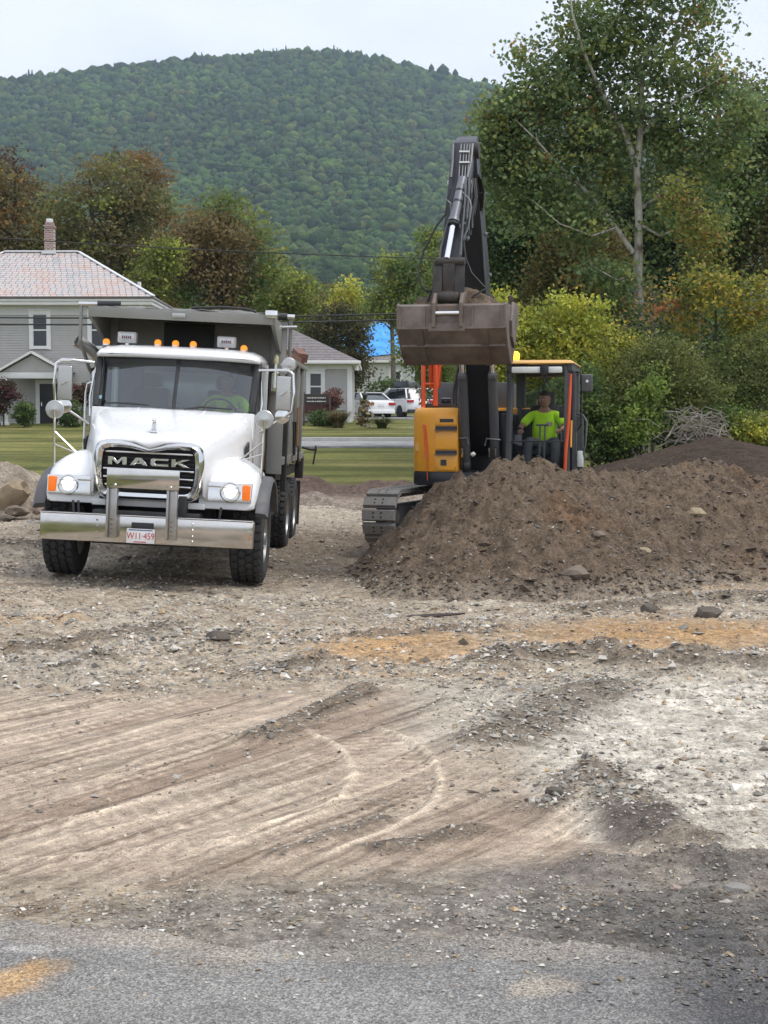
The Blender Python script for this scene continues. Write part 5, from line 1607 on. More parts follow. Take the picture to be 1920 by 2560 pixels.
def tarp_house():
    cx, hw, y0, y1 = -1.6, 4.3, 130.0, 138.0
    root = empty('tarped_house', label='grey roofed house with a blue tarpaulin over its roof', cat='house')
    MB().span(cx - hw, cx + hw, y0, y1, 2.5, 7.3).build('wall', M_plain('pale_grey_siding', (.42, .43, .43), .8, 0, .06, 1), root)
    siding(root, cx - hw, cx + hw, 3.0, 7.1, y0, step=.3, mat='trim_grey')
    V, F = hip_roof(cx, hw, y0, y1, 7.45, 11.3, -2.9, -.05, .45, .2)
    rf = MB().add(V, F).build('roof', MAT['shingle'], root, smooth=0)
    MB().span(cx - hw - .5, cx + hw + .5, y0 - .56, y0 - .44, 7.2, 7.42).build('gutter', MAT['trim'], root)
    for x in (-1.6, -.35):
        MB().cyl((x, 134.2, 11.0), (x, 134.2, 12.4), .09, 8).build('vent_pipe', MAT['trim'], rf)
    sash_window(root, 1.0, 5.0, .9, 1.4, y0)
    sash_window(root, -2.6, 5.0, .9, 1.4, y0)
    # tarpaulin: wrinkled sheet lying on the front slope
    un = Vector((0, 4.45, 3.85)); L_ = un.length; un.normalize()
    nrm = Vector((0, -un.z, un.y))
    V, F = [], []
    nx, ny = 60, 40
    for j in range(ny):
        t = j / (ny - 1)
        tt_ = .10 + .80 * t
        xl = cx - hw - .35 + (-2.9 - cx + hw + .35) * tt_ + .35 * math.sin(t * 7)
        xr = cx + hw + .40 + (-.05 - cx - hw - .40) * tt_ - .15 + .22 * math.sin(t * 9 + 1)
        for i in range(nx):
            s = i / (nx - 1)
            p = Vector((xl + (xr - xl) * s, y0 - .45, 7.45)) + un * (tt_ * L_ + .18 * math.sin(s * 9) * (1 if j in (0, ny - 1) else .3))
            k = .10 + .10 * mnoise.noise(Vector((p.x * .9 + t * 3, t * 9, 1))) + .05 * mnoise.noise(Vector((p.x * 3, t * 22, 5))) + .04 * math.sin(t * 30 + p.x)
            V.append(p + nrm * max(.03, k))
    for j in range(ny - 1):
        for i in range(nx - 1):
            a = j * nx + i
            F.append((a, a + 1, a + nx + 1, a + nx))
    o = MB().add(V, F).build('tarpaulin', M_plain('blue_tarp', (.06, .33, .80), .42, 0, .12, 1.5), None, smooth=60)
    tag(o, 'wrinkled bright blue tarpaulin spread over the grey roof', 'tarpaulin')
tarp_house()

# ------------------------------------------------------------------ things in front of the houses
def yard_sign():
    p = at(792, 1012, 71)
    b = Vector((p.x, 71, gz(p.x, 71)))
    root = empty('yard_sign', b, label='dark brown wooden sign board on posts in front of the low grey house', cat='sign')
    z0 = p.z - b.z
    MB().box((0, 0, z0 + .26), (1.15, .06, .52)).build('board', M_plain('sign_brown', (.035, .025, .022), .6, 0, .15, 6), root, bevel=.01)
    for s in (-1, 1):
        MB().box((s * .63, .02, (z0 + .62) / 2), (.10, .10, z0 + .62)).build('post', M_plain('sign_post', (.10, .06, .05), .8, 0, .2, 6), root)
    t = MB()
    rng = random.Random(4)
    for zz, h in ((z0 + .33, .07), (z0 + .16, .06)):
        x = -.46
        while x < .44:
            w = rng.uniform(.02, .05)
            t.box((x, -.034, zz), (w, .006, h * rng.uniform(.6, 1)))
            x += w + rng.uniform(.015, .03)
    tag(t.build('lettering', MAT['trim'], root), kind='stuff')
yard_sign()
def corn_lamp():
    p = at(912, 1052, 70)
    b = Vector((p.x, 70, gz(p.x, 70)))
    root = empty('lamp_post', b, label='short lamp post wrapped in a bundle of dried corn stalks', cat='lamp post')
    top = at(912, 985, 70).z - b.z
    MB().cyl((0, 0, 0), (0, 0, top - .2), .045, 10).build('post', MAT['black'], root)
    MB().lathe([(.06, top - .25), (.10, top - .2), (.13, top - .03), (.10, top + .02), (.03, top + .10), (.0, top + .14)], 'z', 8).build('lantern', MAT['black'], root)
    rng = np.random.default_rng(9)
    P = np.stack([rng.normal(0, .15, 260), rng.normal(0, .12, 260), rng.uniform(.05, top - .25, 260)], 1)
    c = np.array([(.28, .20, .09), (.20, .12, .05), (.40, .34, .22), (.12, .13, .04), (.5, .48, .40)])[rng.integers(0, 5, 260)]
    link('corn_stalks', leaves_mesh('corn_stalks', P, rng.uniform(.12, .3, 260), c, rng, 0), root)
corn_lamp()

# ------------------------------------------------------------------ parked cars
MAT['car_white'] = M_plain('car_white', (.78, .79, .80), .22, 0, .02, 2, coat=.5)
MAT['car_glass'] = M_plain('car_glass', (.02, .024, .028), .06, 0, .1, 2, spec=.7)
MAT['tail_red'] = M_plain('tail_lamp_red', (.42, .02, .03), .2, 0, .1, 6)
MAT['alloy'] = M_plain('alloy_rim', (.32, .33, .34), .3, .8, .05, 5)
def car(label, loc, rz, prof, cabin, w, L, hgt, wheels, suv):
    """prof: lower body outline (y, z); cabin: greenhouse outline (y, z) with roof; y runs from tail (0) to nose (L)"""
    root = empty('parked_car', loc, (0, 0, rz), label, 'car', 'cars parked on the driveway')
    def shell(outline, w0, w1, inset_fn):
        secs = []
        for s, ww in ((-1, .86), (-.94, .96), (-.5, 1), (0, 1), (.5, 1), (.94, .96), (1, .86)):
            secs.append(None)
        return secs
    hw = w / 2
    def skin(outline, half):
        mb = MB()
        xs_ = [-1, -.93, -.6, 0, .6, .93, 1]
        secs = []
        for s in xs_:
            k = .0 if abs(s) < .95 else .06
            ym = sum(p[0] for p in outline) / len(outline); zm = sum(p[1] for p in outline) / len(outline)
            secs.append([(s * half(p[1]), p[0] + (ym - p[0]) * k * .5 + (.10 * (1 - s * s) * (1 if p[0] > L * .85 else -1 if p[0] < L * .15 else 0)), p[1] + (zm - p[1]) * k) for p in outline])
        return mb.loft(secs)
    skin(prof, lambda z: hw * (1 - .10 * max(0, .45 - z) - .06 * max(0, z - .75))).build('body', MAT['car_white'], root, bevel=.02, smooth=50)
    zt = max(p[1] for p in cabin); zb = min(p[1] for p in cabin)
    tf = .80 if suv else .74
    half = lambda z: hw * (.93 - (.93 - tf) * (z - zb) / (zt - zb))
    skin(cabin, half).build('greenhouse', MAT['car_glass'], root, smooth=50)
    # roof panel and pillars
    top = sorted([p for p in cabin if p[1] > zt - .07])
    ya, yb = top[0][0], top[-1][0]
    MB().span(-hw * tf * 1.0, hw * tf * 1.0, ya - .03, yb + .03, zt - .035, zt + .018).build('roof', MAT['car_white'], root, bevel=.02)
    lo = sorted([p for p in cabin if p[1] < zb + .02])
    for s in (-1, 1):
        for (q, r_) in ((lo[0], top[0]), (lo[-1], top[-1])):
            MB().bar((s * half(q[1]), q[0], q[1]), (s * half(r_[1]), r_[0], r_[1]), .07, .10 if not suv else .16).build('pillar', MAT['car_white'], root)
        ym = (ya + yb) / 2
        MB().bar((s * half(zb) * 1.005, ym, zb), (s * half(zt) * 1.005, ym, zt), .03, .07).build('pillar', MAT['black'], root)
    # tail: lamps, plate, bumper
    zl = .92 if suv else .78
    for s in (-1, 1):
        MB().box((s * (hw - .23), -.055, zl), (.40, .12, .15)).build('tail_lamp', MAT['tail_red'], root, bevel=.02)
        MB().box((s * (hw + .03), L * .66, zb + .03), (.18, .10, .12)).build('side_mirror', MAT['car_white'], root, bevel=.02)
    MB().box((0, -.10, zl - .08), (.34, .02, .12)).build('licence_plate', MAT['plate_white'], root)
    MB().box((0, -.02, .34), (w * .92, .22, .22)).build('rear_bumper', MAT['black'] if suv else MAT['car_white'], root, bevel=.04)
    for y in wheels:
        for s in (-1, 1):
            r = .36 if suv else .33
            wh = MB().lathe([(r * .55, -.11), (r * .93, -.11), (r, -.06), (r, .06), (r * .93, .11), (r * .55, .11)], 'x', 22, (s * (hw - .10), y, r)).build('wheel', MAT['rubber'], root)
            sp = MB().cyl((s * (hw - .03), y, r), (s * (hw - .0), y, r), r * .16, 10)
            for k in range(5):
                a = k * 1.2566
                sp.bar((s * (hw - .015), y, r), (s * (hw - .015), y + math.cos(a) * r * .62, r + math.sin(a) * r * .62), .05, .03, up=(1, 0, 0))
            sp.lathe([(r * .60, -.01), (r * .66, -.01), (r * .66, .01), (r * .60, .01)], 'x', 20, (s * (hw - .015), y, r), True)
            sp.build('rim', MAT['alloy'], wh)
            MB().lathe([(r * 1.02, -.04), (r * 1.20, -.04), (r * 1.20, .02), (r * 1.02, .02)], 'x', 22, (s * (hw - .06), y, r), True).build('wheel_arch', MAT['black'], root)
    return root
sedan_p = [(0.05, .30), (0.0, .62), (.06, .92), (.35, 1.0), (1.2, 1.0), (3.3, .98), (4.35, .80), (4.6, .62), (4.62, .34), (4.4, .24), (.3, .24)]
sedan_c = [(.55, .96), (1.35, 1.38), (1.9, 1.44), (2.5, 1.43), (3.35, .96)]
suv_p = [(0.05, .34), (0.0, .70), (.04, 1.02), (.4, 1.08), (3.4, 1.06), (4.45, .92), (4.62, .70), (4.62, .40), (4.4, .28), (.3, .28)]
suv_c = [(.10, 1.04), (.42, 1.60), (.8, 1.66), (2.4, 1.66), (3.0, 1.58), (3.65, 1.04)]
_c1 = at(952, 1042, 84)
car('white saloon car parked beside the low grey house', (_c1.x, 84, gz(_c1.x, 84) + .06), R(24), sedan_p, sedan_c, 1.82, 4.62, 1.44, (.85, 3.65), False)
_c2 = at(1052, 1040, 85)
_s = car('white sport utility car with black roof box on the driveway', (_c2.x, 85, gz(_c2.x, 85) + .06), R(28), suv_p, suv_c, 1.88, 4.62, 1.66, (.85, 3.65), True)
rb = MB().box((0, 1.7, 1.93), (.80, 1.9, .36), taper=(.84, .86)).build('roof_box', M_plain('roof_box', (.035, .04, .05), .4, 0, .1, 3), _s, bevel=.06)
for yy in (1.1, 2.3):
    MB().span(-.68, .68, yy - .03, yy + .03, 1.67, 1.755).build('roof_rail', MAT['black'], _s)

# ------------------------------------------------------------------ overhead cables on two poles outside the picture
def utility_pole(x, y, lab):
    z = gz(x, y)
    root = empty('utility_pole', (x, y, z), label=lab, cat='utility pole', group='utility poles along the road')
    MB().tube([(0, 0, -1), (0, 0, 5.5), (0, 0, 11.3)], [.17, .15, .11], 12).build('pole', MAT['bark_grey'], root)
    MB().box((0, 0, 10.6), (.12, 2.2, .12)).build('crossarm', MAT['bark_grey'], root)
    return root
utility_pole(-27, 62.0, 'wooden utility pole on the grey house side of the road')
utility_pole(27, 62.0, 'wooden utility pole on the woodland side of the road')
def cable(lab, uv, Y, r):
    """cable through two photo pixels, sagging between the poles"""
    (u0, v0), (u1, v1) = uv
    a, b = at(u0, v0, Y), at(u1, v1, Y)
    k = (b.z - a.z) / (b.x - a.x)
    pts = []
    for i in range(41):
        x = -27 + 54 * i / 40
        s = lambda xx: .0011 * (xx * xx)
        z = a.z + k * (x - a.x) + s(x) - (s(a.x) + (s(b.x) - s(a.x)) * (x - a.x) / (b.x - a.x))
        pts.append((x, Y, z))
    tag(MB().tube(pts, r, 6).build('overhead_cable', MAT['black'], None), lab, 'cable', 'overhead cables along the road')
cable('highest overhead cable, passing the chimney of the grey house', ((0, 595), (480, 623)), 62.4, .022)
cable('upper one of the thick cable pair crossing the grey house window', ((0, 794), (860, 788)), 61.6, .034)
cable('lower one of the thick cable pair crossing the grey house window', ((0, 811), (860, 803)), 61.4, .034)
cable('thin faint cable high against the wooded hillside', ((380, 400), (1130, 450)), 62.0, .005)
# ================================================================== people: skinned figures
MAT['skin'] = M_plain('skin', (.36, .19, .125), .55, 0, .10, 20)
MAT['hair'] = M_plain('dark_hair', (.016, .012, .010), .6, 0, .3, 40, bump=.5)
MAT['trouser'] = M_plain('grey_work_trousers', (.085, .088, .098), .85, 0, .12, 12, bump=.2)
MAT['boot'] = M_plain('brown_boot', (.09, .055, .03), .7, 0, .2, 9)
MAT['eye_white'] = M_plain('eye_white', (.6, .58, .55), .3)
MAT['eye_dark'] = M_plain('eye_dark', (.015, .01, .008), .3)

def skin_mesh(name, verts, edges, radii, root=0, levels=2):
    """grow a surface along a skeleton and return it as a plain mesh"""
    me = bpy.data.meshes.new(name)
    me.from_pydata([tuple(v) for v in verts], edges, [])
    o = bpy.data.objects.new(name, me)
    COL.objects.link(o)
    o.modifiers.new('skin', 'SKIN').use_smooth_shade = True
    sv = me.skin_vertices[0].data
    for i, r in enumerate(radii):
        sv[i].radius = r if isinstance(r, tuple) else (r, r)
        sv[i].use_root = (i == root)
    s = o.modifiers.new('sub', 'SUBSURF')
    s.levels = s.render_levels = levels
    dg = bpy.context.evaluated_depsgraph_get()
    out = bpy.data.meshes.new_from_object(o.evaluated_get(dg))
    bpy.data.objects.remove(o)
    bpy.data.meshes.remove(me)
    out.name = name
    for p in out.polygons: p.use_smooth = True
    return out

def join_meshes(name, ms, mats):
    """one mesh from several; every part keeps the material index given"""
    bm = bmesh.new()
    for m, mi in ms:
        n0 = len(bm.faces)
        bm.from_mesh(m)
        bm.faces.ensure_lookup_table()
        for f in bm.faces[n0:]:
            f.material_index = mi
            f.smooth = True
    me = bpy.data.meshes.new(name)
    bm.to_mesh(me)
    bm.free()
    for mt in mats: me.materials.append(mt)
    return me

class Chain:
    def __init__(s): s.v, s.e, s.r = [], [], []
    def add(s, p, r, parent=None):
        s.v.append(Vector(p)); s.r.append(r)
        i = len(s.v) - 1
        if parent is not None: s.e.append((parent, i))
        return i
    def run(s, pts, parent=None):
        for p, r in pts:
            parent = s.add(p, r, parent)
        return parent

def head_mesh(c, yaw, pitch=0.0):
    """sculpted head: skull, brow, nose, mouth, chin, ears; face towards local -y turned by yaw"""
    bm = bmesh.new()
    bmesh.ops.create_uvsphere(bm, u_segments=32, v_segments=24, radius=1.0)
    for v in bm.verts:
        x, y, z = v.co
        X, Y, Z = x * .077, y * .097, z * .118
        if z < 0: X *= 1 - .22 * z * z; Y *= (1 - .10 * z * z) if y < 0 else (1 - .45 * z * z)      # jaw narrows, nape
        f = max(0.0, -y)
        Y -= .010 * math.exp(-((z + .12) / .17) ** 2 - (x / .14) ** 2) * 2.4 * f                      # nose
        Y -= .006 * math.exp(-((z + .30) / .07) ** 2 - (x / .17) ** 2) * f * 1.7                      # nose tip
        Y -= .006 * math.exp(-((z - .17) / .09) ** 2 - (x / .5) ** 2) * f                             # brow
        for s in (-1, 1): Y += .011 * math.exp(-((z - .02) / .12) ** 2 - ((x - s * .36) / .18) ** 2) * f   # eye sockets
        Y -= .005 * math.exp(-((z + .52) / .06) ** 2 - (x / .26) ** 2) * f                            # lips
        Y += .004 * math.exp(-((z + .53) / .018) ** 2 - (x / .26) ** 2) * f
        Y -= .008 * math.exp(-((z + .82) / .14) ** 2 - (x / .3) ** 2) * f                             # chin
        v.co = (X, Y, Z)
    for s in (-1, 1):
        r = bmesh.ops.create_icosphere(bm, subdivisions=2, radius=1.0)
        for v in r['verts']:
            v.co = Vector((v.co.x * .010 + s * .077, v.co.y * .018 + .008, v.co.z * .031 - .004))
    M = Matrix.Translation(c) @ Matrix.Rotation(yaw, 4, 'Z') @ Matrix.Rotation(pitch, 4, 'X') @ Matrix.Scale(1.09, 4)
    bmesh.ops.transform(bm, matrix=M, verts=bm.verts)
    me = bpy.data.meshes.new('head')
    bm.to_mesh(me); bm.free()
    return me, M

def seated_person(root_name, label, parent_matrix, sitz, hands, head_yaw, knee_dx=.19, knee_f=.50, vest=False, lean=0.0, shoulder_w=.205, pitch=0.0):
    """local frame: facing -y, hip centre at (0,0,sitz). hands: two wrist points (x<0 first)"""
    root = empty(root_name, label=label, cat='person')
    root.matrix_world = parent_matrix
    H = Vector((0, 0, sitz))
    def b(x, y, z): return H + Vector((x + lean * z, y, z))
    C_ = Chain()
    pel = C_.add(b(0, 0, .04), (.15, .11))
    ab = C_.add(b(0, .01, .20), (.145, .105), pel)
    ch = C_.add(b(0, .02, .36), (.165, .115), ab)
    up_ = C_.add(b(0, .03, .47), (.12, .085), ch)
    nk = C_.add(b(0, .01, .54), .066, up_)
    hd = C_.add(b(0, -.01, .60), .064, nk)
    sh, hip_e, wr, ank = [], [], [], []
    for k, s in enumerate((-1, 1)):
        a = C_.add(b(s * shoulder_w, .03, .455), .062, up_)
        w_ = Vector(hands[k])
        S_ = C_.v[a]
        # elbow: two-link arm
        d = w_ - S_
        L1, L2 = .29, .26
        D_ = min(d.length, L1 + L2 - .01)
        h = math.sqrt(max(.0, L1 ** 2 - ((L1 ** 2 - L2 ** 2 + D_ ** 2) / (2 * D_)) ** 2))
        t = (L1 ** 2 - L2 ** 2 + D_ ** 2) / (2 * D_)
        dn = d.normalized()
        out = Vector((s * .8, .55, -.65))
        out = (out - dn * out.dot(dn)).normalized()
        el = S_ + dn * t + out * h
        m = C_.add((S_ + el) / 2, .050, a)
        e = C_.add(el, .042, m)
        f = C_.add((el + w_) / 2, .038, e)
        wrist = C_.add(w_, (.030, .024), f)
        sh.append((S_, el, w_))
        hp = C_.add(b(s * .10, -.02, .0), .095, pel)
        kn = H + Vector((s * knee_dx, -knee_f + .02, .07))
        th = C_.add((C_.v[hp] + kn) / 2 + Vector((0, 0, .015)), .080, hp)
        ki = C_.add(kn, .060, th)
        an = Vector((s * (knee_dx + .02), -knee_f - .06, sitz - .36))
        cf = C_.add(kn + (an - kn) * .4 + Vector((0, .02, 0)), .056, ki)
        ai = C_.add(an, .042, cf)
        ft = C_.add(an + Vector((s * .03, -.13, -.05)), (.045, .032), ai)
    body = skin_mesh('torso', C_.v, C_.e, C_.r, pel)
    hm, HM = head_mesh(b(0, -.02, .690), head_yaw, pitch)
    ms = [(body, 0), (hm, 0)]
    # hands: palm and five fingers closed on a lever
    for k, s in enumerate((-1, 1)):
        S_, el, w_ = sh[k]
        fw = (w_ - el).normalized()
        side = fw.cross(Vector((0, 0, 1))).normalized()
        dn = side.cross(fw)
        if dn.z > 0: dn = -dn
        inn = side * (-s if side.x > 0 else s)
        p = Chain()
        p.run([(w_ - fw * .02, (.024, .020)), (w_ + fw * .03, (.036, .017)), (w_ + fw * .075, (.038, .016))])
        ms.append((skin_mesh('palm', p.v, p.e, p.r, 0, 1), 0))
        for q in range(4):
            o_ = w_ + fw * .075 + inn * (.028 - .019 * q)
            ln = (.040, .046, .043, .034)[q]
            c = Chain()
            c.run([(o_ - fw * .012, .0095), (o_ + fw * ln * .8 + dn * .008, .009), (o_ + fw * ln * 1.05 + dn * (.008 + ln * .75), .0085), (o_ + fw * ln * .45 + dn * (.014 + ln * 1.15), .0075)])
            ms.append((skin_mesh('finger', c.v, c.e, c.r, 0, 1), 0))
        c = Chain()
        o_ = w_ + fw * .025 + inn * .026
        c.run([(o_, .012), (o_ + inn * .022 + fw * .03 + dn * .012, .0105), (o_ + inn * .014 + fw * .055 + dn * .032, .0085)])
        ms.append((skin_mesh('thumb', c.v, c.e, c.r, 0, 1), 0))
    bo = link('body', join_meshes('body', ms, [MAT['skin']]), root)
    # hair: cap over the skull
    bm = bmesh.new()
    bmesh.ops.create_uvsphere(bm, u_segments=32, v_segments=20, radius=1.0)
    kill = [v for v in bm.verts if v.co.z < (.42 if v.co.y < -.25 else .42 - (v.co.y + .25) * .75)]
    bmesh.ops.delete(bm, geom=kill, context='VERTS')
    for v in bm.verts:
        n = 1 + .06 * mnoise.noise(v.co * 6)
        v.co = Vector((v.co.x * .0835 * n, v.co.y * .104 * n, v.co.z * .126 * n))
    bmesh.ops.transform(bm, matrix=HM, verts=bm.verts)
    me = bpy.data.meshes.new('hair'); bm.to_mesh(me); bm.free()
    for p in me.polygons: p.use_smooth = True
    me.materials.append(MAT['hair'])
    ho = link('hair', me, root)
    sm = ho.modifiers.new('thick', 'SOLIDIFY'); sm.thickness = .006
    for s in (-1, 1):
        p = HM @ Vector((s * .029, -.083, .003))
        eo = MB().blob(p, .0125, 2, 0, 1).build('eye', MAT['eye_white'], root)
        MB().blob(HM @ Vector((s * .029, -.0935, .003)), .0055, 1, 0, 1).build('pupil', MAT['eye_dark'], eo)
        MB().tube([HM @ Vector((s * .014, -.097, .023)), HM @ Vector((s * .032, -.094, .028)), HM @ Vector((s * .050, -.083, .022))], .0045, 6).build('eyebrow', MAT['hair'], root)
    # shirt
    c = Chain()
    a0 = c.add(b(0, 0, .02), (.205, .150))
    a1 = c.add(b(0, .0, .18), (.205, .145), a0)
    a2 = c.add(b(0, .02, .36), (.205, .140), a1)
    a3 = c.add(b(0, .03, .465), (.135, .100), a2)
    a4 = c.add(b(0, .012, .535), .076, a3)
    for k, s in enumerate((-1, 1)):
        S_, el, w_ = sh[k]
        q = c.add(S_, .080, a3)
        q = c.add(S_ + (el - S_) * .5, .072, q)
        q = c.add(S_ + (el - S_) * .86, .070, q)
    so = link('shirt', skin_mesh('shirt', c.v, c.e, c.r, a0), root)
    so.data.materials.append(MAT['hivis'])
    # trousers
    c = Chain()
    a0 = c.add(b(0, 0, .04), (.165, .125))
    for s in (-1, 1):
        kn = H + Vector((s * knee_dx, -knee_f + .02, .07))
        an = Vector((s * (knee_dx + .02), -knee_f - .06, sitz - .36))
        q = c.add(b(s * .10, -.02, .0), .112, a0)
        q = c.add((c.v[q] + kn) / 2 + Vector((0, 0, .015)), .096, q)
        q = c.add(kn, .078, q)
        q = c.add(kn + (an - kn) * .45, .074, q)
        q = c.add(kn + (an - kn) * .92, .066, q)
    to = link('trousers', skin_mesh('trousers', c.v, c.e, c.r, a0), root)
    to.data.materials.append(MAT['trouser'])
    for s in (-1, 1):
        an = Vector((s * (knee_dx + .02), -knee_f - .06, sitz - .36))
        c = Chain()
        c.run([(an + Vector((0, .03, .03)), .055), (an + Vector((0, .03, -.05)), .055), (an + Vector((s * .02, -.08, -.065)), (.050, .042)), (an + Vector((s * .035, -.19, -.08)), (.046, .034))])
        q = link('boot', skin_mesh('boot', c.v, c.e, c.r, 0), root)
        q.data.materials.append(MAT['boot'])
    return root, H, HM
# ================================================================== dump truck
def frame_matrix(O, yaw, roll):
    cy, sy, cr, sr = math.cos(yaw), math.sin(yaw), math.cos(roll), math.sin(roll)
    ey = Vector((sy, cy, 0))
    e0 = Vector((cy, -sy, 0))
    z0 = Vector((0, 0, 1))
    ex = e0 * cr - z0 * sr
    ez = e0 * sr + z0 * cr
    M = Matrix((ex, ey, ez)).transposed().to_4x4()
    M.translation = Vector(O)
    return M
TRUCK_M = frame_matrix((-2.79, 16.80, 0.0), R(0.8), R(2.8))
truck = empty('dump_truck', label='white dump truck with chrome bumper and grey steel box, headlights on', cat='dump truck')
truck.matrix_world = TRUCK_M

def text_mesh(name, s, mat, parent, M, size, extrude=.002, sx=1.0, spacing=1.0):
    cu = bpy.data.curves.new(name, 'FONT')
    cu.body = s; cu.size = size; cu.extrude = extrude; cu.align_x = 'CENTER'; cu.align_y = 'CENTER'; cu.space_character = spacing
    cu.resolution_u = 4
    o = bpy.data.objects.new(name, cu)
    COL.objects.link(o)
    dg = bpy.context.evaluated_depsgraph_get()
    me = bpy.data.meshes.new_from_object(o.evaluated_get(dg))
    bpy.data.objects.remove(o); bpy.data.curves.remove(cu)
    me.transform(M @ Matrix.Diagonal((sx, 1, 1, 1)))
    me.materials.clear(); me.materials.append(mat)
    me.name = name
    return link(name, me, parent)
FACE = Matrix.Rotation(math.pi / 2, 4, 'X')          # text plane xy -> xz facing -y

def bolts(pts, r, d, mat, parent, name='bolt', axis='y'):
    for p in pts:
        p = Vector(p)
        q = p + (Vector((0, -d, 0)) if axis == 'y' else Vector((d, 0, 0)))
        MB().lathe([(r, 0), (r, d * .5), (r * .6, d), (0, d)], 'z', 8).build(name, mat, parent).matrix_local = Matrix.Translation(p) @ (Matrix.Rotation(math.pi / 2, 4, 'X') if axis == 'y' else Matrix.Rotation(math.pi / 2, 4, 'Y'))

def tyre_wheel(parent, c, Rr, w, side, tread_rows, n_around, rim_out=True, name='wheel'):
    """wheel with moulded tread blocks; side = +1/-1 direction of the outer face"""
    wh = empty(name, c)
    wh.parent = parent
    h = w / 2
    prof = [(Rr * .56, -h * .80), (Rr * .66, -h * .98), (Rr * .82, -h * 1.02), (Rr * .92, -h * .95), (Rr * .950, -h * .88), (Rr * .952, 0), (Rr * .950, h * .88), (Rr * .92, h * .95), (Rr * .82, h * 1.02), (Rr * .66, h * .98), (Rr * .56, h * .80)]
    mb = MB().lathe(prof, 'x', 56, (0, 0, 0), True)
    bw = w * .90 / tread_rows
    bl = 2 * math.pi * Rr / n_around
    hexa = [(-.44, -.18), (-.20, -.44), (.22, -.44), (.44, -.16), (.44, .20), (.20, .44), (-.22, .44), (-.44, .16)]
    for r in range(tread_rows):
        x0 = -w * .45 + (r + .5) * bw
        for k in range(n_around):
            a = 2 * math.pi * (k + .5 * (r % 2)) / n_around
            V = []
            for dr in (-.004, Rr * .048):
                for (px, py) in hexa:
                    aa = a + py * bl * (.92 if dr < 0 else .86) / Rr
                    rr = Rr * .951 + dr
                    V.append((x0 + px * bw * (1.0 if dr < 0 else .94), rr * math.cos(aa), rr * math.sin(aa)))
            n = 8
            mb.add(V, [tuple(range(n, 2 * n))] + [(i, (i + 1) % n, (i + 1) % n + n, i + n) for i in range(n)])
    mb.build('tyre', MAT['rubber'], wh, smooth=40)
    rr = Rr * .57
    rp = [(rr, -h * .8 * side), (rr * 1.02, h * .85 * side), (rr * .94, h * .88 * side), (rr * .90, h * .3 * side), (rr * .55, h * (.62 if rim_out else -.1) * side), (rr * .30, h * (.66 if rim_out else -.1) * side), (rr * .28, h * (.95 if rim_out else .2) * side), (0, h * (.98 if rim_out else .2) * side)]
    MB().lathe(rp, 'x', 32).build('rim', MAT['brushed'], wh)
    nuts = MB()
    for k in range(10):
        a = k * .6283
        x = h * (.60 if rim_out else -.1) * side
        nuts.cyl((x, rr * .42 * math.cos(a), rr * .42 * math.sin(a)), (x + .045 * side, rr * .42 * math.cos(a), rr * .42 * math.sin(a)), .018, 6)
    nuts.build('wheel_nuts', MAT['brushed'], wh)
    return wh

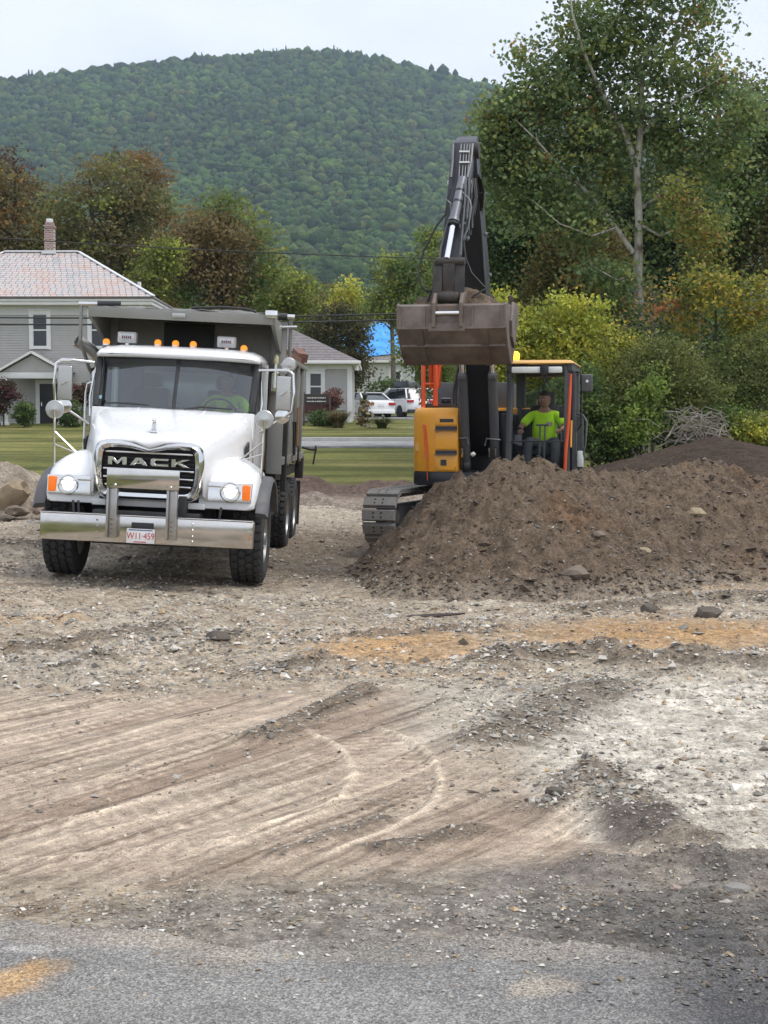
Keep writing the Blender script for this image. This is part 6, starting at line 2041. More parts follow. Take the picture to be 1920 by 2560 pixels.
def build_truck(t):
    W_, CH, PO, BK = MAT['white_paint'], MAT['chrome'], MAT['polished'], MAT['black']
    bx = .05                                        # the bumper sits a touch to its left side
    # ---- bumper: folded plate with top lip, bolts, recess
    b = MB().add([(bx - 1.22, .03, .49), (bx - 1.10, 0, .49), (bx + 1.10, 0, .49), (bx + 1.22, .03, .49),
                  (bx - 1.22, .03, .795), (bx - 1.10, 0, .795), (bx + 1.10, 0, .795), (bx + 1.22, .03, .795),
                  (bx - 1.22, .20, .49), (bx + 1.22, .20, .49), (bx - 1.22, .20, .795), (bx + 1.22, .20, .795)],
                 [(0, 1, 5, 4), (1, 2, 6, 5), (2, 3, 7, 6), (4, 5, 6, 7, 11, 10), (0, 8, 9, 3, 2, 1), (0, 4, 10, 8), (3, 9, 11, 7), (8, 10, 11, 9)])
    bump = b.build('bumper', PO, t, bevel=.012, seg=3)
    MB().span(bx - 1.215, bx + 1.215, -.006, .16, .797, .808).build('bumper_lip', CH, bump, bevel=.003)
    for x in (-.56, .53):
        bolts([(bx + x, -.002, z) for z in (.54, .60, .67, .74)], .013, .012, CH, bump)
    MB().box((bx - .04, -.004, .695), (.255, .02, .072)).build('recess', BK, bump, bevel=.012)
    lp = MB().box((bx - .055, -.020, .578), (.322, .008, .165)).build('licence_plate', MAT['plate_white'], t, bevel=.003)
    text_mesh('plate_number', 'W11\u00b7459', MAT['plate_red'], lp, Matrix.Translation((bx - .055, -.0262, .575)) @ FACE, .107, .001, .78)
    MB().span(bx - .13, bx + .01, -.0265, -.0245, .505, .516).build('plate_line', MAT['plate_red'], lp)
    MB().span(bx - .19, bx + .08, -.0265, -.0245, .640, .652).build('plate_line', MAT['plate_blue'], lp)
    # ---- push frame: plate on two channels
    pf = MB().add([(-.40, -.10, 1.12), (.42, -.10, 1.12), (.42, -.10, 1.325), (-.40, -.10, 1.325), (-.40, -.075, 1.345), (.42, -.075, 1.345), (-.40, -.05, 1.10), (.42, -.05, 1.10), (-.40, -.045, 1.345), (.42, -.045, 1.345)],
                  [(0, 1, 2, 3), (3, 2, 5, 4), (0, 6, 7, 1), (4, 5, 9, 8), (6, 8, 9, 7), (0, 3, 4, 8, 6), (1, 7, 9, 5, 2)]).build('push_plate', PO, t, bevel=.004)
    bolts([(x, -.101, 1.15) for x in (-.30, .33)], .017, .012, CH, pf)
    for x in (-.335, .345):
        c = MB().span(x - .060, x - .034, -.10, -.008, .55, 1.115).span(x + .034, x + .060, -.10, -.008, .55, 1.115).span(x - .034, x + .034, -.055, -.035, .545, 1.118)
        ch_ = c.build('push_post', MAT['brushed'], t, bevel=.003)
        bolts([(x, -.056, z) for z in (.60, .65, .70, .76)], .012, .012, CH, ch_)
    # ---- grille
    oh = [(0, 1.572), (.10, 1.602), (.20, 1.635), (.35, 1.655), (.50, 1.650), (.58, 1.625), (.622, 1.57), (.638, 1.45), (.638, 1.30), (.625, 1.15), (.60, 1.06), (.56, 1.00), (.50, .972), (.30, .965), (0, .965)]
    ih = [(0, 1.525), (.10, 1.545), (.20, 1.562), (.35, 1.572), (.455, 1.567), (.505, 1.548), (.532, 1.505), (.543, 1.40), (.543, 1.28), (.53, 1.17), (.51, 1.11), (.475, 1.072), (.43, 1.055), (.25, 1.05), (0, 1.05)]
    full = lambda h: h + [(-x, z) for x, z in h[-2:0:-1]]
    O_, I_ = full(oh), full(ih)
    def ring(P, y, k=0): return [(x * (1 + k), y, z) for x, z in P]
    mid = [((a[0] + c[0]) / 2, (a[1] + c[1]) / 2) for a, c in zip(O_, I_)]
    g = MB().loft([ring(O_, .42), ring(O_, .31), ring(mid, .262), ring(I_, .285), ring(I_, .40)], True, False)
    gr = g.build('grille_surround', CH, t, smooth=60)
    MB().prism([(x, z) for x, z in I_], .02, Matrix.Translation((0, .40, 0)) @ FACE).build('grille_back', M_plain('grille_mesh', (.012, .009, .011), .6, .2, .2, 30), t)
    for z, hw in ((1.515, .505), (1.318, .525), (1.225, .52), (1.135, .50)):
        MB().tube([(-hw, .31, z), (hw, .31, z)], .0135, 8).build('grille_bar', CH, t)
    for z in (1.45, 1.40, 1.36, 1.27, 1.18):
        MB().span(-.52, .52, .36, .372, z - .006, z + .006).build('grille_slat', BK, t)
    LET = {'M': [(0, 0), (0, 1), (.28, 1), (.5, .42), (.72, 1), (1, 1), (1, 0), (.76, 0), (.76, .60), (.56, .08), (.44, .08), (.24, .60), (.24, 0)],
           'A': [(0, 0), (.33, 1), (.67, 1), (1, 0), (.73, 0), (.67, .2), (.33, .2), (.27, 0)],
           'C': [(0, .15), (0, .85), (.13, 1), (1, 1), (1, .72), (.29, .72), (.25, .68), (.25, .32), (.29, .28), (1, .28), (1, 0), (.13, 0)],
           'K': [(0, 0), (0, 1), (.24, 1), (.24, .62), (.66, 1), (1, 1), (.47, .54), (1, 0), (.66, 0), (.31, .40), (.24, .35), (.24, 0)]}
    x = -.475
    for L_ in 'MACK':
        w = .222 if L_ == 'M' else .212
        poly = [(x + px * w, 1.368 + pz * .092) for px, pz in LET[L_]]
        lo = MB().prism(poly, .028, Matrix.Translation((0, .318, 0)) @ FACE).build('grille_letter', CH, t, bevel=.004, seg=1)
        if L_ == 'A':
            MB().prism([(x + .42 * w, 1.368 + .36 * .092), (x + .58 * w, 1.368 + .36 * .092), (x + .5 * w, 1.368 + .68 * .092)], .004, Matrix.Translation((0, .2895, 0)) @ FACE).build('letter_hole', BK, lo)
        x += w + .030
    # ---- hood
    Ys = (.31, .36, .48, .70, 1.10, 1.50, 1.80, 1.95)
    ZT = (1.655, 1.690, 1.728, 1.785, 1.880, 1.965, 2.025, 2.040)
    WT = (.600, .640, .675, .730, .820, .905, .965, .985)
    WB = (.645, .680, .730, .810, .930, 1.01, 1.045, 1.05)
    ZB = (1.05, 1.00, 1.00, 1.05, 1.20, 1.25, 1.25, 1.25)
    secs = []
    for y, zt, wt, wb, zb in zip(Ys, ZT, WT, WB, ZB):
        half = [(0, zt), (wt * .30, zt + .004), (wt * .58, zt - .002), (wt * .80, zt - .014), (wt * .93, zt - .045), (wt, zt - .10), (wt + (wb - wt) * .35, zt - .22), (wt + (wb - wt) * .7, zt - .38 if zt - .38 > zb + .1 else (zt - .22 + zb) / 2), (wb, zb)]
        if y < .35: half = [(x_, z_ - .0 + (-.082 * max(0, 1 - abs(x_) / .24) if k < 4 else 0)) for k, (x_, z_) in enumerate(half)]
        secs.append([(x_, y, z_) for x_, z_ in half[::-1]] + [(-x_, y, z_) for x_, z_ in half[1:]])
    hd = MB().loft(secs, False, False).build('hood', W_, t, smooth=70)
    sd = hd.modifiers.new('thick', 'SOLIDIFY'); sd.thickness = .02; sd.offset = -1
    # raised centre panel edges
    for s in (-1, 1):
        MB().tube([(s * .30, .55, 1.735), (s * .36, 1.1, 1.872), (s * .42, 1.86, 2.030)], [.006, .012, .014], 6).build('hood_crease', W_, hd)
        vent = MB().prism([(1.42, 1.62), (1.66, 1.68), (1.70, 1.40), (1.66, 1.26), (1.52, 1.22)], .03, Matrix(((0, 0, s, 0), (1, 0, 0, 0), (0, 1, 0, 0), (0, 0, 0, 1))) @ Matrix.Translation((0, 0, .985)))
        vent.build('hood_vent', BK, hd, bevel=.01)
    # hood ornament: small upright chrome figure on a base
    orn = MB().box((0, .60, 1.768), (.085, .12, .03), taper=(.7, .7))
    orn.tube([(0, .63, 1.78), (0, .61, 1.84), (0, .57, 1.875)], [.026, .030, .022], 10).blob((0, .555, 1.892), (.024, .03, .024), 2, .1, 2, 3)
    orn.tube([(.016, .57, 1.85), (.018, .555, 1.785)], .010, 6).tube([(-.016, .57, 1.85), (-.018, .555, 1.785)], .010, 6)
    orn.build('hood_ornament', CH, t)
    # ---- fenders with flares
    for s in (-1, 1):
        ys = (.42, .45, .52, .66, .88, 1.22, 1.55, 1.78, 1.86)
        zt = (1.195, 1.238, 1.31, 1.41, 1.485, 1.510, 1.46, 1.36, 1.30)
        zb = (.905, .895, .895, .905, 1.09, 1.20, 1.10, .90, .86)
        xo = (1.185, 1.205, 1.225, 1.245, 1.255, 1.26, 1.26, 1.26, 1.25)
        secs = []
        for y, a, c, xx in zip(ys, zt, zb, xo):
            inz = a - .02
            pts = [(.58, c + .02), (.58, inz), (.72, a), (.88, a), (1.00, a - .022), (1.10, a - .075), (xx - .035, a - .16 if a - .16 > c + .05 else (a + c) / 2 + .02), (xx, max(c + .04, a - .27)), (xx - .01, c + .02), (xx - .05, c), (.9, c), (.62, c)]
            secs.append([(s * px, y, pz) for px, pz in pts])
        MB().loft(secs).build('fender', W_, t, smooth=48)
        fl = []
        for k in range(15):
            a = math.pi * (.13 + .74 * k / 14)
            fl.append((1.22 - .715 * math.cos(a), .545 + .685 * math.sin(a)))
        secs = [[(s * 1.235, y, z), (s * 1.235, y + (y - 1.22) * .09, z + .055), (s * 1.345, y + (y - 1.22) * .09, z + .045), (s * 1.385, y + (y - 1.22) * .05, z + .005), (s * 1.375, y, z - .02), (s * 1.30, y, z - .01)] for y, z in fl]
        MB().loft(secs).build('fender_flare', MAT['flare'], t, smooth=50)
        # headlamp panel
        pn = MB().add([(s * .645, .378, .995), (s * 1.185, .388, .995), (s * 1.195, .418, 1.205), (s * .645, .408, 1.215), (s * .645, .44, .985), (s * 1.19, .44, .985), (s * 1.2, .44, 1.21), (s * .645, .44, 1.22)],
                      [(0, 1, 2, 3), (4, 7, 6, 5), (0, 3, 7, 4), (1, 5, 6, 2), (3, 2, 6, 7), (0, 4, 5, 1)]).build('headlight_panel', CH, t, bevel=.005)
        for z in (1.17, 1.09, 1.03):
            MB().span(min(s * .66, s * .84), max(s * .66, s * .84), .396, .41, z - .016, z + .016).build('panel_rib', CH, pn, bevel=.006)
        hl = MB().lathe([(.118, 0), (.122, -.022), (.108, -.030), (.100, -.012)], 'y', 32, (s * .945, .41, 1.105)).build('headlight', CH, t)
        MB().lathe([(.104, -.008), (.085, -.016), (.060, -.020)], 'y', 28, (s * .945, .41, 1.105)).build('reflector', MAT['lamp_reflector'], hl)
        MB().lathe([(.068, -.018), (.060, -.028), (.035, -.034), (0, -.036)], 'y', 24, (s * .945, .41, 1.105)).build('lens', MAT['lamp_lit'], hl)
        MB().span(s * .945 - .098, s * .945 + .098, .366, .372, 1.155, 1.162).build('lens_rib', CH, hl)
        MB().box((s * 1.132, .405, 1.105), (.098, .045, .185)).build('turn_signal', MAT['amber'], t, bevel=.022, seg=3)
        tyre_wheel(t, (s * 1.12, 1.22, .520), .545, .40, s, 4, 32, name='front_wheel')
    MB().span(-.66, .66, .37, .43, .885, .962).build('valance', W_, t, bevel=.015)
    MB().span(-.62, .62, .45, .52, .99, 1.6).build('radiator', BK, t)
    MB().span(-.62, .62, .22, .60, .45, .84).build('front_crossmember', MAT['frame_black'], t, bevel=.02)
    for x in (-.86, -.80, .86):
        MB().tube([(x, .3, .93), (x * .98, .28, .80), (x * .9, .35, .70)], .016, 6).build('hose', BK, t)
    # ---- chassis
    ch = MB()
    for s in (-1, 1):
        ch.span(s * .42 - .045, s * .42 + .045, .2, 8.1, .74, 1.04)
    for y in (.9, 2.4, 3.9, 4.8, 6.2, 7.6):
        ch.span(-.375, .375, y - .06, y + .06, .78, 1.0)
    ch.build('chassis', MAT['frame_black'], t, bevel=.01)
    MB().span(-.50, .50, .75, 2.6, .42, 1.5).build('engine', MAT['frame_black'], t, bevel=.06)  # underside carried low to block light and darken under the truck
    MB().tube([(-.9, 1.22, .50), (-.4, 1.22, .46), (.4, 1.22, .46), (.9, 1.22, .50)], [.09, .08, .08, .09], 12).build('front_axle', MAT['frame_black'], t)
    MB().box((.03, .45, .47), (.05, .03, .05)).build('tow_hook', CH, t)
    MB().tube([(.30, .3, .46), (.30, .3, .38)], .02, 8).build('drain_pipe', MAT['frame_black'], t)
    for y in (5.55, 6.95):
        MB().tube([(-1.0, y, .53), (-.25, y, .53), (-.2, y, .53), (.2, y, .53), (.25, y, .53), (1.0, y, .53)], [.09, .11, .22, .22, .11, .09], 14).build('rear_axle', MAT['frame_black'], t)
        for s in (-1, 1):
            tyre_wheel(t, (s * 1.105, y, .520), .535, .27, s, 3, 34, False, 'rear_wheel')
            tyre_wheel(t, (s * .79, y, .520), .535, .27, -s, 3, 34, False, 'rear_wheel')
    for s in (-1, 1):
        MB().lathe([(.30, 0), (.33, .04), (.33, .96), (.30, 1.0)], 'y', 22, (s * .86, 2.35, .80)).build('fuel_tank', MAT['brushed'] if s < 0 else MAT['frame_black'], t)
        MB().span(min(s * .72, s * 1.14), max(s * .72, s * 1.14), 3.55, 4.35, .62, 1.12).build('underbody_block', MAT['frame_black'], t, bevel=.03)  # generic dark block added to darken the space under the cab
        st = MB().span(min(s * .8, s * 1.18), max(s * .8, s * 1.18), 2.0, 2.3, .60, .64).span(min(s * .8, s * 1.18), max(s * .8, s * 1.18), 2.0, 2.3, .95, .99)
        st.build('cab_step', MAT['brushed'], t)
        MB().box((s * .98, 7.62, .62), (.56, .02, .72)).build('mud_flap', BK, t)
        MB().box((s * 1.0, 1.95, .62), (.46, .02, .62)).build('mud_flap', BK, t)  # flap added behind the front wheel to block light under the truck
    # ---- cab
    MB().span(-1.0, 1.0, 3.32, 3.38, 1.05, 2.74).build('cab_back', MAT['interior_light'], t)
    MB().span(-.98, .98, 1.96, 3.32, 1.02, 1.10).build('cab_floor', MAT['interior'], t)
    MB().span(-.62, .62, 3.296, 3.316, 2.08, 2.55).build('rear_window', MAT['lamp_clear'], t, bevel=.02)
    co = MB().span(-1.03, 1.03, 1.93, 2.02, 1.25, 2.03).build('cowl', W_, t, bevel=.02)
    for s in (-1, 1):
        # door with window opening: lower panel, frame posts
        d = MB().add([(s * 1.03, 2.02, 1.10), (s * 1.03, 3.34, 1.10), (s * 1.03, 3.34, 2.02), (s * 1.03, 2.02, 2.02), (s * .99, 2.02, 1.10), (s * .99, 3.34, 1.10), (s * .99, 3.34, 2.02), (s * .99, 2.02, 2.02)],
                     [(0, 1, 2, 3), (7, 6, 5, 4), (0, 4, 5, 1), (3, 2, 6, 7), (0, 3, 7, 4), (1, 5, 6, 2)])
        d.bar((s * 1.01, 3.30, 2.02), (s * 1.01, 3.30, 2.70), .05, .09).bar((s * 1.01, 2.32, 2.68), (s * 1.01, 3.30, 2.68), .05, .06)
        do = d.build('door', W_, t, bevel=.008)
        MB().add([(s * 1.012, 2.28, 2.02), (s * 1.012, 3.24, 2.02), (s * 1.012, 3.24, 2.64), (s * 1.012, 2.34, 2.64)], [(0, 1, 2, 3)]).build('side_window', MAT['glass'], do)
        MB().box((s * 1.045, 3.1, 1.80), (.03, .16, .035)).build('handle', BK, do)
        MB().bar((s * .995, 1.985, 2.03), (s * 1.02, 2.30, 2.70), .075, .09).build('pillar', BK, t, bevel=.012)
        MB().tube([(s * 1.075, 2.06, 1.9), (s * 1.10, 2.14, 2.15), (s * 1.075, 2.24, 2.45)], .014, 8).build('grab_rail', CH, t)
    # two-piece windscreen, each half angled a little
    for s in (-1, 1):
        V = []
        for j in range(7):
            tz = j / 6
            for i in range(9):
                u = i / 8
                x_ = s * (.022 + (.955 - .022 + .012 * tz) * u)
                V.append((x_, 1.955 + .30 * tz + .10 * u ** 2.2, 2.035 + .645 * tz - .02 * u * (1 - tz)))
        F = [(j * 9 + i, j * 9 + i + 1, j * 9 + i + 10, j * 9 + i + 9) for j in range(6) for i in range(8)]
        MB().add(V, F).build('windscreen', MAT['glass'], t, smooth=80)
        # rubber surround
        edge = [V[i] for i in range(9)] + [V[j * 9 + 8] for j in range(1, 7)] + [V[6 * 9 + i] for i in range(7, -1, -1)]
        MB().tube(edge, .016, 6).build('windscreen_seal', BK, t)
        MB().tube([(s * .16 - .02, 1.90, 2.045), (s * .36, 1.925, 2.085), (s * .50, 1.93, 2.082), (s * .75, 1.945, 2.072)] if s > 0 else [(-.30, 1.92, 2.075), (-.52, 1.925, 2.085), (-.72, 1.935, 2.085), (-.86, 1.95, 2.075)], [.008, .016, .012, .008], 6).build('wiper', BK, t)
    MB().bar((0, 1.945, 2.02), (0, 2.255, 2.69), .045, .03).build('windscreen_divider', BK, t, bevel=.005)
    MB().box((-.95, 2.03, 2.15), (.045, .004, .045), (-.42, 0, 0)).build('inspection_sticker', M_plain('sticker', (.25, .45, .55), .5), t)
    # roof with visor brow
    secs = []
    for y, zt, hw, z0 in ((2.10, 2.735, .97, 2.705), (2.13, 2.775, 1.02, 2.675), (2.22, 2.818, 1.055, 2.665), (2.40, 2.848, 1.07, 2.67), (2.75, 2.865, 1.06, 2.68), (3.2, 2.860, 1.05, 2.68), (3.36, 2.835, 1.03, 2.68), (3.40, 2.78, 1.0, 2.70)):
        half = [(0, zt), (hw * .4, zt - .002), (hw * .72, zt - .012), (hw * .88, zt - .032), (hw * .96, zt - (zt - z0) * .4), (hw, zt - (zt - z0) * .75), (hw * .99, z0), (hw * .5, z0 - .004 + .02)]
        secs.append([(x_, y, z_) for x_, z_ in half] + [(-x_, y, z_) for x_, z_ in half[::-1][:-1]] )
    MB().loft(secs).build('cab_roof', W_, t, smooth=60)
    MB().span(-.93, .93, 2.28, 2.42, 2.55, 2.665).build('roof_shade_band', BK, t, bevel=.02)  # black band standing in for the shadow under the roof edge
    for x in (-.93, -.26, -.03, .20, .86):
        ml = MB().lathe([(.050, 0), (.050, .02), (.03, .022)], 'z', 14, (x - .06, 2.50, 2.845 if abs(x) < .8 else 2.825)).build('marker_light', CH, t)
        MB().lathe([(.044, .018), (.046, .05), (.036, .075), (.018, .086), (0, .088)], 'z', 14, (x - .06, 2.50, 2.845 if abs(x) < .8 else 2.825)).build('lens', MAT['amber_lit'], ml)
    for x in (-.70, .60):
        wl = MB().box((x - .04, 2.62, 2.945), (.245, .12, .145)).build('work_light', MAT['trim'], t, bevel=.022)
        MB().box((x - .04, 2.556, 2.945), (.20, .010, .100)).build('lens', MAT['lamp_clear'], wl, bevel=.008)
        k = MB()
        for i in range(5):
            k.box((x - .04 - .052 + i * .026, 2.549, 2.945), (.016, .004, .032 if i % 2 else .04))
        k.build('lamp_marking', M_plain('lamp_mark', (.18, .05, .05), .6), wl)
        MB().cyl((x - .04, 2.62, 2.84), (x - .04, 2.62, 2.88), .03, 8).build('bracket', CH, wl)
    # interior
    MB().box((0, 2.32, 1.92), (1.86, .55, .22)).build('dashboard', MAT['interior'], t, bevel=.05)
    for x in (-.52, .50):
        s_ = MB().box((x, 2.98, 1.60), (.50, .50, .16)).box((x, 3.20, 1.98), (.48, .14, .68), (-.12, 0, 0)).box((x, 3.22, 2.42), (.26, .10, .18), (-.12, 0, 0))
        s_.box((x, 2.98, 1.31), (.34, .34, .42)).build('seat', MAT['interior'], t, bevel=.04)
    sw = MB()
    ring_ = [(.50 + .215 * math.cos(a), 2.62 - .11 * math.sin(a), 2.02 + .185 * math.sin(a)) for a in (2 * math.pi * k / 24 for k in range(25))]
    sw.tube(ring_, .014, 6).tube([(.30, 2.62, 2.02), (.70, 2.62, 2.02)], .012, 6).tube([(.50, 2.62, 2.02), (.50, 2.42, 1.86)], .02, 8)
    sw.build('steering_wheel', BK, t)
    # ---- mirrors
    for s in (-1, 1):
        xo = 1.50
        MB().tube([(s * 1.05, 2.10, 2.585), (s * 1.30, 2.02, 2.60), (s * (xo - .06), 1.96, 2.595), (s * (xo + .0), 1.94, 2.55), (s * (xo + .02), 1.94, 2.30), (s * xo, 1.94, 2.08), (s * (xo - .08), 1.96, 2.02), (s * 1.08, 2.05, 1.80)], .0185, 8).build('mirror_bracket', CH, t, smooth=60)
        m = MB().box((s * (xo - .115), 1.96, 2.305), (.185, .06, .43)).build('side_mirror', MAT['mirror'], t, bevel=.022, seg=3)
        MB().box((s * (xo - .115), 1.995, 2.305), (.16, .006, .40)).build('mirror_glass', CH, m)
        MB().tube([(s * (xo - .115) - .05, 1.925, 2.275), (s * (xo - .115), 1.922, 2.30), (s * (xo - .115) + .045, 1.925, 2.335)], [.010, .014, .010], 6).build('badge', CH, m)
        c = MB().lathe([(.02, .02), (.07, .01), (.092, -.012), (.092, -.022), (.05, -.03), (0, -.034)], 'y', 22, (s * (xo - .12), 1.98, 2.015)).build('convex_mirror', CH, t)
        f = MB().lathe([(0, .012), (.10, .010), (.110, .006), (.113, -.002), (.104, -.009), (.04, -.012), (.018, -.02), (0, -.022)], 'y', 26, (s * 1.255, .92, 1.965)).build('fender_mirror', MAT['mirror'], t)
        MB().tube([(s * 1.245, .95, 1.255), (s * 1.255, .93, 1.60), (s * 1.255, .90, 1.96)], .0145, 8).build('mirror_post', CH, f)
        MB().tube([(s * 1.25, .94, 1.70), (s * .98, .92, 1.465)], .010, 6).build('mirror_strut', CH, f)
        MB().tube([(s * 1.25, .94, 1.55), (s * .97, .90, 1.455)], .010, 6).build('mirror_strut', CH, f)
    MB().lathe([(.0, .03), (.07, .02), (.105, 0), (.09, -.02), (0, -.03)], 'y', 22, (1.42, 2.10, 2.665)).build('convex_mirror', MAT['mirror'], t)
    # ---- exhaust stack with perforated shield and grab bar
    ex = MB().tube([(-1.20, 3.52, 1.0), (-1.27, 3.52, 1.15), (-1.27, 3.52, 2.40), (-1.27, 3.50, 2.60), (-1.31, 3.46, 2.72), (-1.38, 3.40, 2.80), (-1.56, 3.30, 2.90)], [.075, .075, .075, .075, .078, .08, .085], 16, False).build('exhaust_stack', MAT['brushed'], t)
    sh_ = MB()
    for k in range(24):
        a = math.pi * (.9 + 1.3 * k / 23)
        for j in range(24):
            z = 1.35 + j * .048
            sh_.box((-1.27 + .115 * math.cos(a), 3.52 + .115 * math.sin(a), z + (.024 if k % 2 else 0)), (.012, .010, .038), (0, 0, a))
    sh_.lathe([(.108, 1.30), (.122, 1.30), (.122, 1.34), (.108, 1.34)], 'z', 24, (-1.27, 3.52, 0), True).lathe([(.108, 2.42), (.122, 2.42), (.122, 2.56), (.108, 2.56)], 'z', 24, (-1.27, 3.52, 0), True)
    sh_.lathe([(.100, 1.32), (.100, 2.5)], 'z', 24, (-1.27, 3.52, 0))
    sh_.build('heat_shield', PO, ex)
    MB().tube([(-1.27, 3.38, 2.38), (-1.40, 3.36, 2.33), (-1.42, 3.36, 2.2), (-1.42, 3.36, 1.35)], .018, 8).build('grab_rail', CH, t)
    # ---- dump box
    S = MAT['box_steel']
    bx_ = MB()
    bx_.span(-1.20, 1.20, 3.62, 3.68, 1.27, 3.28)                        # bulkhead
    for s in (-1, 1):
        bx_.span(min(s * 1.14, s * 1.20), max(s * 1.14, s * 1.20), 3.68, 8.2, 1.42, 2.80)
        bx_.add([(s * 1.20, 3.68, 1.42), (s * 1.20, 8.2, 1.42), (s * .9, 8.2, 1.24), (s * .9, 3.68, 1.24), (s * 1.14, 3.68, 1.44), (s * 1.14, 8.2, 1.44), (s * .9, 8.2, 1.28), (s * .9, 3.68, 1.28)],
                [(0, 1, 2, 3), (4, 7, 6, 5), (0, 4, 5, 1), (2, 6, 7, 3), (0, 3, 7, 4), (1, 5, 6, 2)])
    bx_.span(-.9, .9, 3.68, 8.2, 1.24, 1.30)
    box = bx_.build('dump_box', S, t, bevel=.008)
    for s in (-1, 1):
        a, b_ = sorted((s * 1.20, s * 1.255))
        for y in (3.66, 5.0, 6.3, 7.5):
            MB().span(a, b_, y - .05, y + .05, 1.30, 2.80).build('side_rib', S, box, bevel=.008)
        MB().span(a, b_, 3.7, 8.2, 1.34, 1.45).build('lower_rail', S, box, bevel=.01)
        MB().span(min(s * 1.13, s * 1.26), max(s * 1.13, s * 1.26), 3.68, 8.2, 2.80, 2.87).build('top_rail', S, box, bevel=.01)
        MB().span(min(s * 1.15, s * 1.205), max(s * 1.15, s * 1.205), 4.4, 8.15, 2.872, 2.975).build('sideboard', MAT['wood_board'], t, bevel=.006)
        MB().span(min(s * 1.05, s * 1.26), max(s * 1.05, s * 1.26), 3.56, 3.66, 1.22, 3.30).build('corner_post', S, box, bevel=.01)
    MB().span(1.20, 1.275, 4.25, 4.40, .95, 2.62).build('ladder_post', MAT['frame_black'], t, bevel=.01)
    MB().span(-1.19, 1.19, 8.19, 8.26, 1.26, 2.86).build('tailgate', S, t, bevel=.01)
    for s in (-1, 1):
        MB().span(min(s * 1.12, s * 1.255), max(s * 1.12, s * 1.255), 8.10, 8.30, 1.0, 1.38).build('tail_post', MAT['frame_black'], t, bevel=.01)
    MB().tube([(1.22, 8.24, 1.52), (1.36, 8.22, 1.49), (1.47, 8.2, 1.49)], .022, 8).tube([(1.45, 8.2, 1.56), (1.455, 8.2, 1.50), (1.42, 8.2, 1.24)], .016, 8).build('tailgate_latch', BK, t)
    # hoist frame under the box
    MB().span(-.5, .5, 3.5, 8.0, 1.06, 1.22).build('hoist_frame', MAT['frame_black'], t)
    MB().span(-1.13, 1.13, 4.2, 8.0, 1.10, 1.235).build('box_underside', MAT['frame_black'], t)
    # cab shield
    cs = MB()
    cs.add([(-1.19, 2.28, 3.175), (1.19, 2.28, 3.175), (1.19, 2.26, 3.305), (-1.19, 2.26, 3.305), (-1.19, 2.34, 3.18), (1.19, 2.34, 3.18), (1.19, 2.34, 3.30), (-1.19, 2.34, 3.30)],
           [(0, 1, 2, 3), (7, 6, 5, 4), (0, 4, 5, 1), (3, 2, 6, 7), (0, 3, 7, 4), (1, 5, 6, 2)])
    cs.add([(-1.19, 2.34, 3.27), (1.19, 2.34, 3.27), (1.19, 3.62, 3.235), (-1.19, 3.62, 3.235), (-1.19, 2.34, 3.30), (1.19, 2.34, 3.30), (1.19, 3.62, 3.27), (-1.19, 3.62, 3.27)],
           [(0, 3, 2, 1), (4, 5, 6, 7), (0, 1, 5, 4), (1, 2, 6, 5), (2, 3, 7, 6), (3, 0, 4, 7)])
    cs.build('cab_shield', S, t, bevel=.006)
    for s in (-1, 1):
        g = MB().prism([(2.30, 3.17), (2.30, 3.29), (3.60, 3.26), (3.60, 2.88), (3.45, 2.88)], .04, Matrix(((0, 0, 1, s * 1.175 - .02), (1, 0, 0, 0), (0, 1, 0, 0), (0, 0, 0, 1))))
        g.build('shield_gusset', S, t, bevel=.005)
    MB().span(-.11, .06, 2.252, 2.262, 3.21, 3.27).build('shield_badge', MAT['mirror'], t, bevel=.003)
    MB().span(-.42, .26, 3.55, 3.62, 2.6, 3.22).build('hoist_cover', MAT['frame_black'], t, bevel=.02)
    MB().box((1.16, 2.30, 3.31), (.16, .12, .10)).build('tarp_bracket', CH, t, bevel=.015)
    # rolled tarp and folding arms
    V, F = [], []
    nx, ny = 70, 18
    for j in range(ny):
        for i in range(nx):
            x_, y_ = -1.1 + 2.2 * i / (nx - 1), 2.36 + 1.2 * j / (ny - 1)
            z_ = 3.335 + .032 * mnoise.noise(Vector((x_ * 2.3, y_ * 3, 2))) + .018 * mnoise.noise(Vector((x_ * 8, y_ * 7, 4))) + .02 * math.sin(y_ * 5)
            V.append((x_, y_, max(3.307, z_)))
    for j in range(ny - 1):
        for i in range(nx - 1):
            a = j * nx + i
            F.append((a, a + 1, a + nx + 1, a + nx))
    tp = MB().add(V, F).build('tarp', M_plain('grey_tarp', (.17, .165, .155), .8, 0, .15, 6, bump=.2), t, smooth=80)
    sd = tp.modifiers.new('thick', 'SOLIDIFY'); sd.thickness = .012
    MB().tube([(.10, 2.5, 3.36), (.50, 2.45, 3.385), (.82, 2.42, 3.375), (.95, 2.4, 3.34)], .016, 6).build('tarp_bow', BK, t)
    for s in (-1, 1):
        xa = 1.36 if s > 0 else 1.44
        MB().tube([(s * 1.30, 4.6, 2.0), (s * (xa - .04), 3.4, 2.55), (s * xa, 3.0, 2.9), (s * xa, 2.98, 3.36)] if s < 0 else [(s * 1.30, 3.7, 2.0), (s * 1.31, 3.6, 2.6), (s * 1.31, 3.55, 3.36)], .026, 8).build('tarp_arm', MAT['box_steel'], t)
    MB().tube([(-1.47, 2.98, 3.375), (-1.20, 2.98, 3.385)], .034, 12).build('tarp_roller', CH, t)
    MB().tube([(-1.22, 2.98, 3.387), (-.92, 2.98, 3.395)], .046, 12).build('tarp_motor', BK, t)
    MB().tube([(1.00, 3.5, 3.37), (1.26, 3.52, 3.375)], .05, 12).build('tarp_motor', BK, t)
